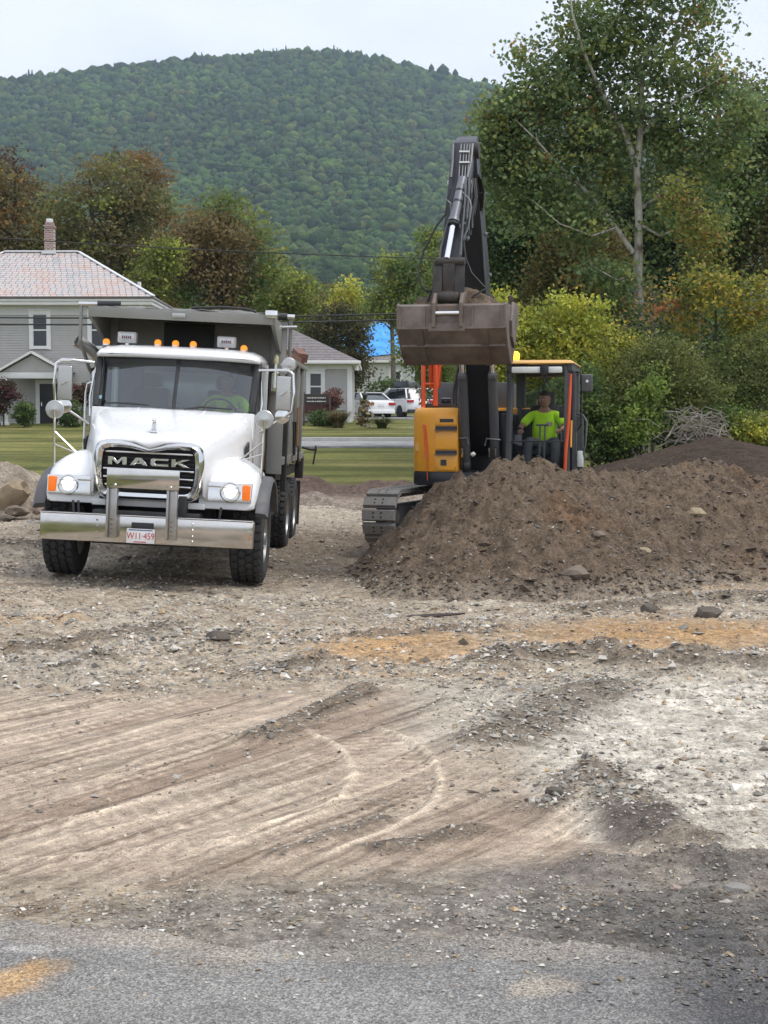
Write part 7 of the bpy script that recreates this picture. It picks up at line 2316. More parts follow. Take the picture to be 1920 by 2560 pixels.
    MB().tube([(1.26, 3.52, 3.375), (1.36, 3.53, 3.375)], .036, 12).build('tarp_roller', CH, t)
    MB().tube([(1.18, 3.52, 3.23), (1.40, 3.53, 3.24)], .022, 8).build('tarp_rod', CH, t)
    bc = MB().tube([(1.14, 3.40, 2.40), (1.14, 3.40, 2.72)], .028, 10).build('beacon_post', CH, t)
    MB().lathe([(.034, 2.72), (.040, 2.76), (.036, 2.82), (.015, 2.85), (0, 2.852)], 'z', 12, (1.14, 3.40, 0)).build('beacon', M_plain('cream_lens', (.62, .58, .36), .3), t)
    MB().lathe([(.08, 2.35), (.085, 2.6), (.04, 2.66)], 'z', 12, (1.12, 3.46, 0)).build('air_intake', PO, t)
    # clutter at the rear of the box top: broken timber
    MB().box((1.16, 7.6, 3.03), (.16, .5, .14), (.2, .1, .3)).blob((1.12, 7.9, 3.05), (.14, .2, .12), 2, .3, 2, 5).build('timber_chunk', MAT['wood_board'], t)
    # tool bracket on the side
    MB().tube([(1.27, 5.35, 1.95), (1.29, 5.4, 1.62), (1.28, 5.6, 1.45), (1.29, 5.85, 1.60), (1.27, 5.8, 1.95)], .016, 6).build('tool_bracket', BK, t)
build_truck(truck)

def hung_shovel():
    root = empty('shovel', label='long handled shovel with wooden shaft hanging on the side of the dump box', cat='shovel')
    root.matrix_world = TRUCK_M @ Matrix.Translation((1.32, 5.6, 1.45))
    MB().tube([(0, 0, .12), (.0, -.08, .72)], [.020, .018], 10).build('handle', M_plain('ash_handle', (.36, .21, .10), .6, 0, .2, 8), root)
    V = []
    for j in range(6):
        tz = j / 5
        for i in range(7):
            u = i / 6 * 2 - 1
            w = .115 * (1 - .9 * max(0, .5 - tz) ** 2 * 3)
            V.append((.01 + .02 * u * u, u * w, -.16 + .30 * tz))
    F = [(j * 7 + i, j * 7 + i + 1, j * 7 + i + 8, j * 7 + i + 7) for j in range(5) for i in range(6)]
    o = MB().add(V, F).build('blade', M_plain('rusty_blade', (.06, .045, .045), .5, .5, .3, 9), root, smooth=80)
    o.modifiers.new('thick', 'SOLIDIFY').thickness = .006
hung_shovel()

# driver behind the wheel (local frame of the truck, facing -y)
drv, H_, HM_ = seated_person('person', 'truck driver in a hi-vis green vest seated at the wheel', TRUCK_M @ Matrix.Translation((.56, 2.90, 0)), 1.74, [(-.20, -.25, 2.08), (.15, -.25, 2.08)], R(-15), knee_f=.42)
# ================================================================== excavator
EX_M = frame_matrix((1.72, 22.7, 0.10), R(11), 0)
EX_I = EX_M.inverted()
exc = empty('excavator', label='yellow crawler excavator holding a full bucket up on its black boom', cat='excavator')
exc.matrix_world = EX_M
MAT['exc_yellow'] = M_plain('machine_yellow', (.95, .42, .035), .38, 0, .04, 3, dirt=(.45, .30, .12), dirt_amt=.2, coat=.25)
MAT['exc_orange'] = M_plain('machine_orange', (.70, .10, .025), .42, 0, .05, 4, dirt=(.3, .1, .05), dirt_amt=.2)
MAT['exc_roof'] = M_plain('sky_paled_yellow', (.74, .42, .12), .35, 0, .05, 3, coat=.3)  # paler than machine yellow: sky reflection on the roof is in the colour
MAT['exc_black'] = M_plain('boom_black', (.022, .024, .031), .34, 0, .12, 3, dirt=(.065, .060, .055), dirt_amt=.25, dirt_scale=2.6)
MAT['exc_grey'] = M_plain('machine_grey', (.085, .088, .095), .5, 0, .1, 4, dirt=(.16, .14, .12), dirt_amt=.35)
MAT['cyl_grey'] = M_plain('cylinder_grey', (.17, .175, .195), .36, .3, .08, 4, dirt=(.10, .085, .07), dirt_amt=.3)
MAT['bucket'] = M_plain('bucket_steel', (.19, .155, .135), .6, .35, .34, 4, bump=.25, dirt=(.13, .085, .06), dirt_amt=.7, dirt_scale=2.4)
MAT['greasy'] = M_plain('greasy_linkage', (.045, .040, .036), .5, .4, .3, 8, bump=.3, dirt=(.11, .085, .06), dirt_amt=.5)
MAT['track'] = M_plain('track_pad', (.24, .23, .215), .75, .15, .2, 6, bump=.3, dirt=(.20, .17, .135), dirt_amt=.5, dirt_scale=4)
MAT['rod'] = M_plain('chrome_rod', (.86, .86, .87), .10, 1, .02, 4, rvar=.04)
MAT['hose'] = M_plain('hydraulic_hose', (.018, .018, .019), .6, 0, .2, 9)
MAT['pipe'] = M_plain('steel_pipe', (.16, .16, .165), .4, .6, .1, 6)
MAT['beacon_lit'] = M_plain('beacon_lit', (.9, .4, .02), .3, 0, .05, 5, emit=(1.0, .45, .02), emit_s=4.0)
MAT['off_white'] = M_plain('off_white_finish', (.82, .83, .80), .25, 0, .05, 6)

def exq(fx, fy, d):
    """crop pixel of the boom close-up -> excavator-local point at local depth d"""
    u, v = 940 + fx / 3.687, 330 + fy / 3.687
    a = EX_I @ Vector((0, 0, CAMH))
    b = EX_I @ at(u, v, 20.0)
    r = b - a
    return a + r * ((d - a.y) / r.y)

def plate_poly(poly_yz, x0, x1):
    """polygon in the (y, z) plane extruded from x0 to x1"""
    return MB().prism(poly_yz, x1 - x0, Matrix(((0, 0, 1, x0), (1, 0, 0, 0), (0, 1, 0, 0), (0, 0, 0, 1))))

def build_excavator(t):
    Yl, Bk, Gy, Or = MAT['exc_yellow'], MAT['exc_black'], MAT['exc_grey'], MAT['exc_orange']
    # ---- platform and counterweight
    MB().span(-1.08, 1.22, -1.15, 1.15, .86, 1.05).build('platform', Gy, t, bevel=.03)
    MB().lathe([(.62, .62), (.62, .86)], 'z', 28).build('slew_ring', Bk, t)
    pts = [(1.14 * math.sin(a) * 1.0, .25 + 1.0 * math.cos(a)) for a in (math.pi / 2 * (1 - 2 * k / 14) for k in range(15))]
    cw = [(x, y) for x, y in pts] + [(-1.14, .25), (1.14, .25)]
    MB().prism(cw[:-2], 1.05, Matrix.Translation((0, 0, .95))).build('counterweight', Yl, t, bevel=.05)
    # ---- right front storage box (image left)
    prof = [(-1.09, -.60), (-1.09, -1.10), (-1.06, -1.22), (-.98, -1.31), (-.74, -1.40), (-.39, -1.40), (-.39, -.60)]
    secs = []
    for z, k in ((1.06, 1), (1.75, 1), (1.86, 1), (1.93, .985), (1.985, .95)):
        secs.append([(-.39 + (x + .39) * k, -.60 + (y + .60) * k, z) for x, y in prof])
    MB().loft(secs).build('storage_box', Yl, t, bevel=.012, smooth=50)
    MB().prism([(x * 1.004, y * 1.004) for x, y in prof], .20, Matrix.Translation((0, 0, .86))).build('box_skirt', Bk, t, bevel=.03)
    MB().span(-1.085, -.42, -.60, .55, 1.06, 1.99).build('side_panel', Yl, t, bevel=.03)
    # front steps and door panels
    f = -1.402
    for z0, z1 in ((1.735, 1.87), (1.385, 1.665), (1.085, 1.315)):
        MB().span(-.725, -.402, f - .022, f, z0, z1).build('step_panel', Yl, t, bevel=.012)
    for z in (1.70, 1.350):
        MB().span(-.72, -.405, f - .010, f + .03, z - .030, z + .018).build('step_gap', Bk, t)
        MB().span(-.725, -.402, f - .07, f - .012, z - .045, z - .030).build('step_tread', Gy, t)
    MB().span(-.655, -.455, f - .026, f - .018, 1.775, 1.825).build('grab_slot', Bk, t)
    MB().span(-.64, -.555, f - .028, f - .020, 1.15, 1.235).build('warning_label', Bk, t)
    bolts([(x, f - .021, z) for x in (-.70, -.42) for z in (1.635, 1.12)], .010, .008, Gy, t)
    lb = MB().span(-1.03, -.94, -1.305, -1.285, 1.36, 1.47).build('side_label', MAT['exc_roof'], t)
    lb.rotation_euler = (0, 0, 0)
    # ---- engine hood, tank, walkway
    MB().span(-1.05, -.50, -.55, .35, 1.99, 2.06).build('deck', Bk, t, bevel=.01)
    plate_poly([(.45, 1.99), (.45, 2.40), (1.05, 2.36), (1.10, 1.99)], -1.05, .22).build('engine_hood', Gy, t, bevel=.02)
    MB().add([(-.62, .44, 2.40), (-.36, .44, 2.40), (-.36, .44, 2.10)], [(0, 1, 2)]).build('hood_panel', MAT['cyl_grey'], t)
    MB().lathe([(.07, 2.06), (.09, 2.08), (.09, 2.13), (.05, 2.15)], 'z', 14, (-.72, -.35, 0)).build('filler_cap', Bk, t)
    MB().span(-.52, -.40, -1.1, .3, 1.06, 2.02).build('boom_bracket', Bk, t, bevel=.02)
    MB().span(.20, .30, -1.1, .3, 1.06, 1.9).build('boom_bracket', Bk, t, bevel=.02)
    MB().span(-.40, .20, -.3, .5, 1.06, 1.95).build('centre_frame', Bk, t)
    # ---- red-orange handrail and hanging strap
    hr = MB().tube([(-.965, -1.02, 1.96), (-.965, -1.0, 2.62), (-.93, -.98, 2.68), (-.82, -.97, 2.68), (-.795, -.97, 2.63), (-.795, -.95, 2.02)], .036, 8)
    hr.tube([(-.965, -1.0, 2.34), (-.795, -.97, 2.34)], .018, 8)
    hr.build('handrail', Or, t, smooth=60)
    MB().tube([(-.74, -.9, 2.68), (-.76, -.9, 2.30), (-.85, -.95, 2.28), (-.87, -.95, 2.62)], .036, 8).build('handrail', Or, t, smooth=60)
    sv = MB().bar((-.965, -1.06, 2.0), (-.885, -1.36, 1.72), .055, .012).bar((-.885, -1.36, 1.72), (-.845, -1.41, 1.25), .045, .010).bar((-.845, -1.41, 1.25), (-.835, -1.41, .93), .030, .008)
    sv.build('strap', Or, t)
    # ---- cab
    x0, x1, y0, y1, zb, zt = .30, 1.24, -1.40, .30, 1.06, 2.60
    MB().span(x0, x1, y0 + .02, y1, zb - .08, zb).build('cab_floor', Gy, t, bevel=.01)
    def post(p, q, w=.075, d=.075, n='cab_post', m=None):
        MB().bar(p, q, w, d).build(n, m or Gy, t, bevel=.012)
    post((x0 + .035, y0 + .05, zb), (x0 + .055, y0 + .10, zt)); post((x1 - .07, y0 + .05, zb), (x1 - .075, y0 + .10, zt), .085)
    post((x0 + .035, y1 - .04, zb), (x0 + .035, y1 - .04, zt)); post((x1 - .04, y1 - .04, zb), (x1 - .04, y1 - .04, zt), .09, .09)
    post((x1 - .03, -.55, zb), (x1 - .03, -.55, zt), .05, .07)
    for x in (x0 + .03, x1 - .03):
        post((x, y0 + .05, zt - .04), (x, y1, zt - .04), .06, .10, 'roof_rail')
    post((x0, y1 - .03, zt - .06), (x1, y1 - .03, zt - .06), .08, .14, 'roof_rail')
    post((x0, y0 + .09, zt - .07), (x1, y0 + .09, zt - .07), .06, .13, 'roof_rail', Bk)
    post((x0, y1 - .03, 1.95), (x1, y1 - .03, 1.95), .05, .06, 'roof_rail')
    MB().span(x0 + .01, x1 - .01, y1 - .06, y1, zb, 1.93).build('rear_panel', MAT['interior'], t)
    MB().span(x0 - .005, x0 + .02, y0 + .08, y1, zb, 1.60).build('side_wall', Gy, t)
    MB().span(x1 - .025, x1 + .01, y0 + .10, y1, zb, 1.62).build('cab_door', Gy, t, bevel=.01)
    # roof cap
    secs = []
    for z, k in ((zt + .01, .0), (zt + .035, .012), (zt + .056, .05), (zt + .066, .12)):
        secs.append([(x0 - .02 + k, y0 - .02 + k, z), (x1 + .03 - k, y0 - .02 + k, z), (x1 + .03 - k, y1 + .03 - k, z), (x0 - .02 + k, y1 + .03 - k, z)])
    MB().loft(secs).build('cab_roof', MAT['exc_roof'], t, bevel=.02, smooth=50)
    MB().span(x0 + .08, .80, y0 - .035, y0 + .02, zt - .125, zt - .035).build('pale_strip', MAT['off_white'], t, bevel=.02)  # pale panels along the top of the cab front
    MB().span(.90, x1 - .14, y0 - .035, y0 + .02, zt - .125, zt - .035).build('pale_strip', MAT['off_white'], t, bevel=.02)
    wm = MB().span(.79, .91, y0 - .07, y0 + .02, zt - .145, zt - .02).build('wiper_motor', Bk, t, bevel=.02)
    MB().tube([(.83, y0 - .06, zt - .13), (.87, y0 - .04, zt - .33)], .010, 6).tube([(.88, y0 - .06, zt - .13), (.925, y0 - .04, zt - .33)], .010, 6).build('wiper_arm', Bk, wm)
    # glass
    MB().add([(x0 + .08, y0 + .045, 1.53), (x1 - .12, y0 + .045, 1.53), (x1 - .13, y0 + .09, zt - .14), (x0 + .09, y0 + .09, zt - .14)], [(0, 1, 2, 3)]).build('front_glass', MAT['cab_glass'], t)
    MB().add([(x0 + .08, y0 + .035, zb + .02), (x1 - .12, y0 + .035, zb + .02), (x1 - .12, y0 + .045, 1.47), (x0 + .08, y0 + .045, 1.47)], [(0, 1, 2, 3)]).build('front_glass', MAT['cab_glass'], t)
    post((x0 + .07, y0 + .045, 1.50), (x1 - .10, y0 + .045, 1.50), .030, .022, 'front_bar', Bk)
    MB().add([(x1 - .02, y0 + .14, 1.64), (x1 - .02, -.60, 1.64), (x1 - .02, -.60, zt - .1), (x1 - .02, y0 + .18, zt - .1)], [(0, 1, 2, 3)]).build('door_glass', MAT['cab_glass'], t)
    MB().add([(x0 + .01, y0 + .14, 1.62), (x0 + .01, y1 - .1, 1.62), (x0 + .01, y1 - .1, zt - .1), (x0 + .01, y0 + .18, zt - .1)], [(0, 1, 2, 3)]).build('side_glass', MAT['cab_glass'], t)
    MB().add([(x0 + .08, y1 - .03, 1.99), (x1 - .10, y1 - .03, 1.99), (x1 - .10, y1 - .03, zt - .14), (x0 + .08, y1 - .03, zt - .14)], [(0, 1, 2, 3)]).build('rear_glass', MAT['cab_glass'], t)
    # orange grab rail along the door edge, side guard
    MB().tube([(1.225, y0 - .01, 2.46), (1.215, y0 - .03, 2.2), (1.195, y0 - .04, 1.75), (1.165, y0 - .05, 1.40), (1.15, y0 - .04, 1.06)], [.016, .024, .026, .026, .024], 8).build('door_rail', Or, t, smooth=60)
    MB().tube([(1.235, y0 + .02, 1.80), (1.23, y0, 1.42)], .014, 6).build('door_strip', Yl, t)
    MB().tube([(1.25, y0 + .06, 2.50), (1.255, y0 + .05, 1.0)], .028, 8).build('door_post', Bk, t)
    ma = MB().tube([(1.27, -1.0, 2.50), (1.34, -1.08, 2.49), (1.36, -1.12, 2.40), (1.36, -1.12, 1.75), (1.30, -1.0, 1.66)], .014, 8).build('mirror_arm', Bk, t)
    mm = MB().box((1.435, -1.15, 2.335), (.165, .06, .255)).build('side_mirror', Gy, t, bevel=.03, seg=3)
    MB().lathe([(.022, 0), (.020, -.012), (0, -.016)], 'y', 12, (1.44, -1.185, 2.36)).build('mirror_lamp', MAT['off_white'], mm)
    sg = MB().tube([(1.30, -.8, 1.05), (1.36, -.82, 1.28), (1.40, -.82, 1.45), (1.42, -.82, 1.78), (1.36, -.8, 1.88), (1.28, -.78, 1.90)], .018, 8).span(1.27, 1.36, -.78, -.60, 1.10, 1.85)
    sg.build('side_guard', Gy, t)
    MB().span(1.285, 1.375, -.84, -.78, 1.12, 1.36).build('white_guard_panel', MAT['off_white'], t, bevel=.02)  # white lower part of the side guard
    bo = MB().lathe([(.05, 2.655), (.05, 2.68), (.035, 2.69)], 'z', 14, (.40, -1.02, 0)).build('beacon', Bk, t)
    MB().lathe([(.048, 2.685), (.056, 2.73), (.050, 2.775), (.026, 2.80), (0, 2.802)], 'z', 16, (.40, -1.02, 0)).build('lens', MAT['beacon_lit'], bo)
    # interior
    st = MB().box((.77, -.40, 1.36), (.50, .50, .14)).box((.77, -.12, 1.72), (.48, .14, .64), (-.14, 0, 0)).box((.77, -.07, 2.13), (.27, .10, .22), (-.12, 0, 0)).box((.77, -.38, 1.18), (.34, .36, .24))
    st.build('seat', MAT['interior'], t, bevel=.045)
    for s in (-1, 1):
        MB().box((.77 + s * .35, -.50, 1.44), (.16, .55, .14)).build('console', MAT['interior'], t, bevel=.03)
        MB().tube([(.77 + s * (.31 if s < 0 else .26), -.84, 1.50), (.77 + s * (.32 if s < 0 else .26), -.86, 1.70)], [.014, .022], 8).build('joystick', Bk, t)
    lv = MB()
    for x in (.76, .83):
        lv.tube([(x, -1.12, 1.10), (x, -1.10, 1.45), (x, -1.02, 1.72)], .014, 8)
    lv.tube([(.70, -1.02, 1.735), (.88, -1.02, 1.735)], .014, 8)
    lv.build('travel_levers', Gy, t)
    MB().box((.44, -1.0, 1.53), (.10, .10, .13)).box((.42, -1.05, 1.47), (.16, .06, .03), (0, .3, 0)).build('monitor_mount', MAT['cyl_grey'], t)
    MB().box((.40, -.2, 2.25), (.12, .3, .52)).build('window_blind', MAT['interior'], t)
    MB().box((1.08, -.85, 1.92), (.12, .04, .16)).build('monitor', Bk, t, bevel=.012)

    # ---- boom: curved box girder
    cx = -.10
    path = [(-.62, 1.35), (-1.02, 2.10), (-1.46, 2.95), (-1.98, 3.78), (-2.46, 4.48), (-2.82, 5.02), (-3.02, 5.36)]
    hgt = [.26, .40, .50, .54, .46, .34, .24]
    wid = [.40, .38, .36, .35, .33, .30, .28]
    def girder(path, hgt, wid, cx):
        secs = []
        for i, (y, z) in enumerate(path):
            a, b = path[max(i - 1, 0)], path[min(i + 1, len(path) - 1)]
            d = Vector((0, b[0] - a[0], b[1] - a[1])).normalized()
            n = Vector((0, -d.z, d.y))
            c = Vector((cx if not callable(cx) else cx(i / (len(path) - 1)), y, z))
            h, w = hgt[i] / 2, wid[i] / 2
            secs.append([c + Vector((-w, 0, 0)) + n * h, c + Vector((w, 0, 0)) + n * h, c + Vector((w, 0, 0)) - n * h, c + Vector((-w, 0, 0)) - n * h])
        return MB().loft(secs)
    boom = girder(path, hgt, wid, lambda k: -.10 + .05 * k).build('boom', Bk, t, bevel=.02, smooth=40)
    for x in (-.30, .13):
        # boom lift cylinders either side
        MB().cyl((x, -1.18, 1.16), (x, -1.62, 2.45), .068, 16).build('boom_cylinder', MAT['exc_grey'], t)
        MB().cyl((x, -1.60, 2.40), (x, -1.92, 3.30), .040, 14).build('boom_rod', MAT['rod'], t)
        MB().lathe([(.085, -.06), (.085, .06)], 'x', 18, (x, -1.18, 1.16)).lathe([(.08, -.055), (.08, .055)], 'x', 18, (x, -1.92, 3.32)).lathe([(.082, -.05), (.082, .05)], 'x', 18, (x, -1.60, 2.42)).build('cylinder_eye', Gy, t)
    for x in (-.42, -.33, .06, .15):
        # hoses and couplings at the boom foot
        MB().tube([(x, -1.25, 1.10), (x, -1.34, 1.22), (x, -1.36, 1.42)], .014, 6).build('hose', MAT['hose'], t)
        MB().cyl((x, -1.365, 1.27), (x, -1.37, 1.40), .020, 8).build('coupling', MAT['rod'], t)
    MB().tube([(-.42, -1.37, 1.44), (-.40, -1.38, 1.54), (-.26, -1.40, 1.55), (-.24, -1.40, 1.46)], .013, 6).tube([(.22, -1.37, 1.52), (.02, -1.40, 1.54), (.0, -1.40, 1.44)], .013, 6).build('pipe', MAT['pipe'], t)
    MB().tube([(-.36, -1.3, 1.9), (-.44, -1.35, 2.02), (-.42, -1.4, 2.25), (-.30, -1.6, 2.7)], .018, 6).tube([(-.40, -1.3, 1.9), (-.48, -1.35, 2.05), (-.46, -1.4, 2.25), (-.33, -1.6, 2.7)], .018, 6).build('hose', MAT['pipe'], t)
    # ---- arm (stick)
    ax = lambda k: -.055 - .115 * k
    apath = [(-2.86, 5.50), (-3.05, 5.36), (-3.35, 4.80), (-3.62, 4.25), (-3.84, 3.75), (-3.99, 3.34)]
    girder(apath, [.14, .24, .30, .28, .24, .20], [.27, .29, .26, .24, .22, .20], ax).build('arm', MAT['exc_black'], t, bevel=.015, smooth=40)
    MB().lathe([(.11, -.17), (.11, .17)], 'x', 20, (-.055, -3.04, 5.34)).build('arm_pin', MAT['greasy'], t)
    # arm crowd cylinder behind, on top of the boom
    MB().cyl((-.08, -2.0, 4.35), (-.06, -2.72, 5.42), .075, 16).build('arm_cylinder', MAT['cyl_grey'], t)
    # bucket cylinder on the front of the arm
    A, B, Cc = exq(800, 430, -3.56), exq(715, 830, -3.90), exq(655, 1165, -4.10)
    bc = MB().tube([A, A + (B - A) * .93, A + (B - A) * .93, B], [.060, .060, .072, .074], 18).build('bucket_cylinder', MAT['cyl_grey'], t)
    MB().lathe([(.058, 0), (.074, .012), (.074, .04), (.04, .045)], 'z', 14).build('gland', MAT['exc_black'], bc).matrix_local = Matrix.Translation(B) @ (Cc - B).to_track_quat('Z', 'Y').to_matrix().to_4x4()
    MB().cyl(B, Cc, .034, 16).build('bucket_rod', MAT['rod'], t)
    for k in (.30, .55):
        P = A + (B - A) * k
        MB().lathe([(.060, -.012), (.066, -.012), (.066, .012), (.060, .012)], 'z', 18, (0, 0, 0), True).build('clamp_band', Bk, bc).matrix_local = Matrix.Translation(P) @ (B - A).to_track_quat('Z', 'Y').to_matrix().to_4x4()
    # cylinder foot brackets and hydraulic pipes along the arm
    for dx in (-.10, .10):
        MB().tube([exq(800 + dx * 900, 110, -3.22), exq(790 + dx * 850, 270, -3.40), exq(765 + dx * 750, 420, -3.54)], .016, 6).build('pipe', MAT['pipe'], t)
    for fx in (785, 815, 840, 865):
        MB().tube([exq(fx, 110, -3.23), exq(fx - 12, 270, -3.41), exq(fx - 22, 420, -3.55)], .009, 6).build('pipe', MAT['pipe'], t)
    for fy, d in ((180, -3.33), (278, -3.44)):
        MB().bar(exq(768, fy, d), exq(862, fy, d), .030, .020).build('pipe_clamp', MAT['off_white'], t)
    for pts, r, m in (([(690, 520), (660, 620), (640, 760), (560, 860), (440, 1090), (392, 1270), (398, 1390), (455, 1462), (520, 1470)], .0125, 'hose'),
                      ([(525, 1440), (480, 1540), (462, 1680), (478, 1790)], .013, 'hose'),
                      ([(800, 560), (860, 620), (880, 690), (850, 880), (800, 1000)], .012, 'pipe'),
                      ([(805, 980), (825, 1160), (880, 1300), (1000, 1430), (1018, 1440), (900, 1510), (842, 1580), (838, 1660), (882, 1730), (848, 1780)], .0125, 'hose'),
                      ([(640, 620), (690, 660), (690, 760), (640, 900), (600, 1060), (585, 1180)], .012, 'pipe'),
                      ([(830, 440), (815, 700), (795, 900), (780, 1140)], .014, 'pipe'),
                      ([(860, 430), (855, 620), (840, 800)], .010, 'pipe')):
        MB().tube([exq(x, y, -3.62 - .50 * (y - 400) / 1300 - .04) for x, y in pts], r, 7).build('hose', MAT[m], t, smooth=60)
    for pts, r, m, d0, d1 in (([(925, 170), (945, 330), (955, 470), (1000, 540), (985, 700), (960, 840), (975, 1000), (995, 1220), (1012, 1420)], .013, 'pipe', -2.95, -2.3),
                              ([(900, 480), (890, 640), (905, 780), (930, 650), (950, 480)], .013, 'hose', -3.05, -2.8),
                              ([(740, 110), (715, 260), (690, 420), (700, 560)], .016, 'hose', -3.15, -3.3)):
        n = len(pts) - 1
        MB().tube([exq(x, y, d0 + (d1 - d0) * i / n) for i, (x, y) in enumerate(pts)], r, 7).build('hose', MAT[m], t, smooth=60)
    rg = random.Random(8)
    for k in range(9):
        x0_, x1_ = 812 + k * 13, 770 + k * 14
        MB().tube([exq(x0_ + rg.uniform(-8, 8), 430, -3.50), exq(x0_ + rg.uniform(-14, 18), 600, -3.60), exq((x0_ + x1_) / 2 + rg.uniform(-16, 16), 780, -3.68), exq(x1_ + rg.uniform(-10, 10), 930 + rg.uniform(-60, 120), -3.78)], rg.choice((.009, .012, .015)), 6).build('hose', MAT['hose' if k % 3 else 'pipe'], t, smooth=60)
    for k in range(6):
        MB().tube([exq(905 + k * 12, 330 + k * 20, -2.98), exq(925 + k * 13, 520, -2.86), exq(905 + k * 15, 700 + rg.uniform(-30, 60), -2.76), exq(925 + k * 10, 560, -2.9)], .011, 6).build('hose', MAT['hose'], t, smooth=60)
    for x_ in (xl_ for xl_ in (-.71, -.40, .20, .565)):
        MB().span(x_ - .008, x_ + .008, -4.325, -4.30, 2.96, 3.215).build('stiffener', MAT['bucket'], t)
    for (x, y, d) in ((680, 470, -3.35), (895, 465, -3.35)):
        p = exq(x, y, d)
        wl = MB().box(p, (.060, .05, .060)).build('work_light', MAT['off_white'], t, bevel=.01)
        MB().bar(p + Vector((0, .03, 0)), Vector((-.06, d + .12, p.z)), .02, .02).build('bracket', Bk, wl)
    for (x, y, d) in ((808, 845, -3.75), (845, 980, -3.80), (1010, 940, -2.55), (1050, 1318, -2.25), (665, 660, -3.55), (600, 1000, -3.80)):
        MB().blob(exq(x, y, d), (.028, .03, .032), 1, .1, 2, 3).build('fitting', MAT['cyl_grey'], t)
    # ---- linkage and quick coupler
    lk = MB()
    pL, pR = exq(548, 1200, -4.10), exq(818, 1200, -4.10)
    zl = pL.z
    lk.lathe([(.058, pL.x), (.058, pR.x)], 'x', 16, (0, -4.08, zl))
    for x in (pL.x + .03, pR.x - .06):
        lk.bar((x, -4.08, zl), (x, -4.16, 3.32), .045, .12, up=(1, 0, 0))
        lk.bar((x, -4.08, zl), (x, -3.86, 3.80), .045, .10, up=(1, 0, 0))
    lk.build('bucket_link', MAT['greasy'], t, bevel=.008)
    cmid = (pL.x + pR.x) / 2
    MB().span(cmid - .095, cmid + .075, -4.14, -3.98, 3.36, 3.76).build('link_body', MAT['greasy'], t, bevel=.03)
    MB().lathe([(.090, cmid - .15), (.095, cmid - .13), (.095, cmid + .10), (.090, cmid + .12)], 'x', 18, (0, -4.10, 3.33)).build('link_pin', MAT['greasy'], t)
    for x in (cmid - .19, cmid + .15):
        plate_poly([(-4.22, 3.38), (-4.36, 3.25), (-4.37, 2.95), (-4.20, 2.93), (-3.95, 3.2), (-3.95, 3.42)], x, x + .045).build('coupler_ear', MAT['bucket'], t, bevel=.008)
    MB().lathe([(.026, cmid - .15), (.026, cmid + .15)], 'x', 14, (0, -4.325, 3.125)).build('coupler_pin', MAT['rod'], t)
    # ---- bucket
    xl, xr = -.755, .620
    outer = [(-4.22, 3.245), (-4.30, 3.215), (-4.305, 2.945), (-4.09, 2.735), (-3.88, 2.59), (-3.68, 2.51), (-3.48, 2.56), (-3.26, 2.74), (-3.12, 3.00), (-3.04, 3.24)]
    inner = [(-4.20, 3.235), (-4.262, 3.20), (-4.265, 2.955), (-4.06, 2.76), (-3.86, 2.625), (-3.67, 2.55), (-3.50, 2.60), (-3.30, 2.77), (-3.16, 3.01), (-3.08, 3.24)]
    sh = MB()
    n = len(outer)
    for xa, xb in ((xl + .02, xr - .02),):
        V = [(xa, y, z) for y, z in outer] + [(xb, y, z) for y, z in outer] + [(xa, y, z) for y, z in inner] + [(xb, y, z) for y, z in inner]
        F = []
        for i in range(n - 1):
            F += [(i, i + 1, n + i + 1, n + i), (2 * n + i, 3 * n + i, 3 * n + i + 1, 2 * n + i + 1)]
        F += [(0, n, 3 * n, 2 * n), (n - 1, 3 * n - 1, 4 * n - 1, 2 * n - 1), tuple(list(range(n)) + list(range(3 * n - 1, 2 * n - 1, -1))), tuple(list(range(2 * n - 1, n - 1, -1)) + list(range(3 * n, 4 * n)))]
        sh.add(V, F)
    bk = sh.build('bucket', MAT['bucket'], t, smooth=25)
    side = [(y * 1.0, z + (.012 if z > 3.2 else -.006)) for y, z in outer]
    for xa in (xl, xr - .03):
        plate_poly(side, xa, xa + .03).build('side_plate', MAT['bucket'], bk, bevel=.004)
    for xa in (xl + .23, xr - .24 - .09):
        plate_poly([(-4.312, 2.935), (-4.10, 2.725), (-3.885, 2.578), (-3.68, 2.50), (-3.67, 2.52), (-3.87, 2.60), (-4.08, 2.745), (-4.29, 2.945)], xa, xa + .09).build('wear_strip', MAT['bucket'], bk)
    MB().bar((xl + .02, -4.315, 2.945), (xr - .02, -4.315, 2.945), .024, .030).build('weld_seam', MAT['bucket'], bk)
    MB().bar((xl + .03, -4.095, 2.735), (xr - .03, -4.095, 2.735), .02, .03).build('weld_seam', MAT['bucket'], bk)
    MB().span(cmid - .24, cmid + .22, -4.33, -4.30, 2.90, 3.0).build('back_plate', MAT['bucket'], bk, bevel=.008)
    plate_poly([(-3.7, 3.30), (-3.95, 3.05), (-3.9, 2.85), (-3.55, 2.72), (-3.2, 3.1), (-3.1, 3.3)], xr + .001, xr + .035).build('side_cutter', MAT['bucket'], bk, bevel=.006)
    for k in range(6):
        x = xl + .08 + k * (xr - xl - .16) / 5
        MB().box((x, -3.03, 3.33), (.09, .05, .22), (.35, 0, 0), taper=(.6, .4)).build('tooth', MAT['bucket'], bk)
    # ---- tracks, turned a little from the upper body
    rot = R(-9)
    L2, r0 = 1.42, .34
    per = 2 * (2 * L2) + 2 * math.pi * r0
    N = 44
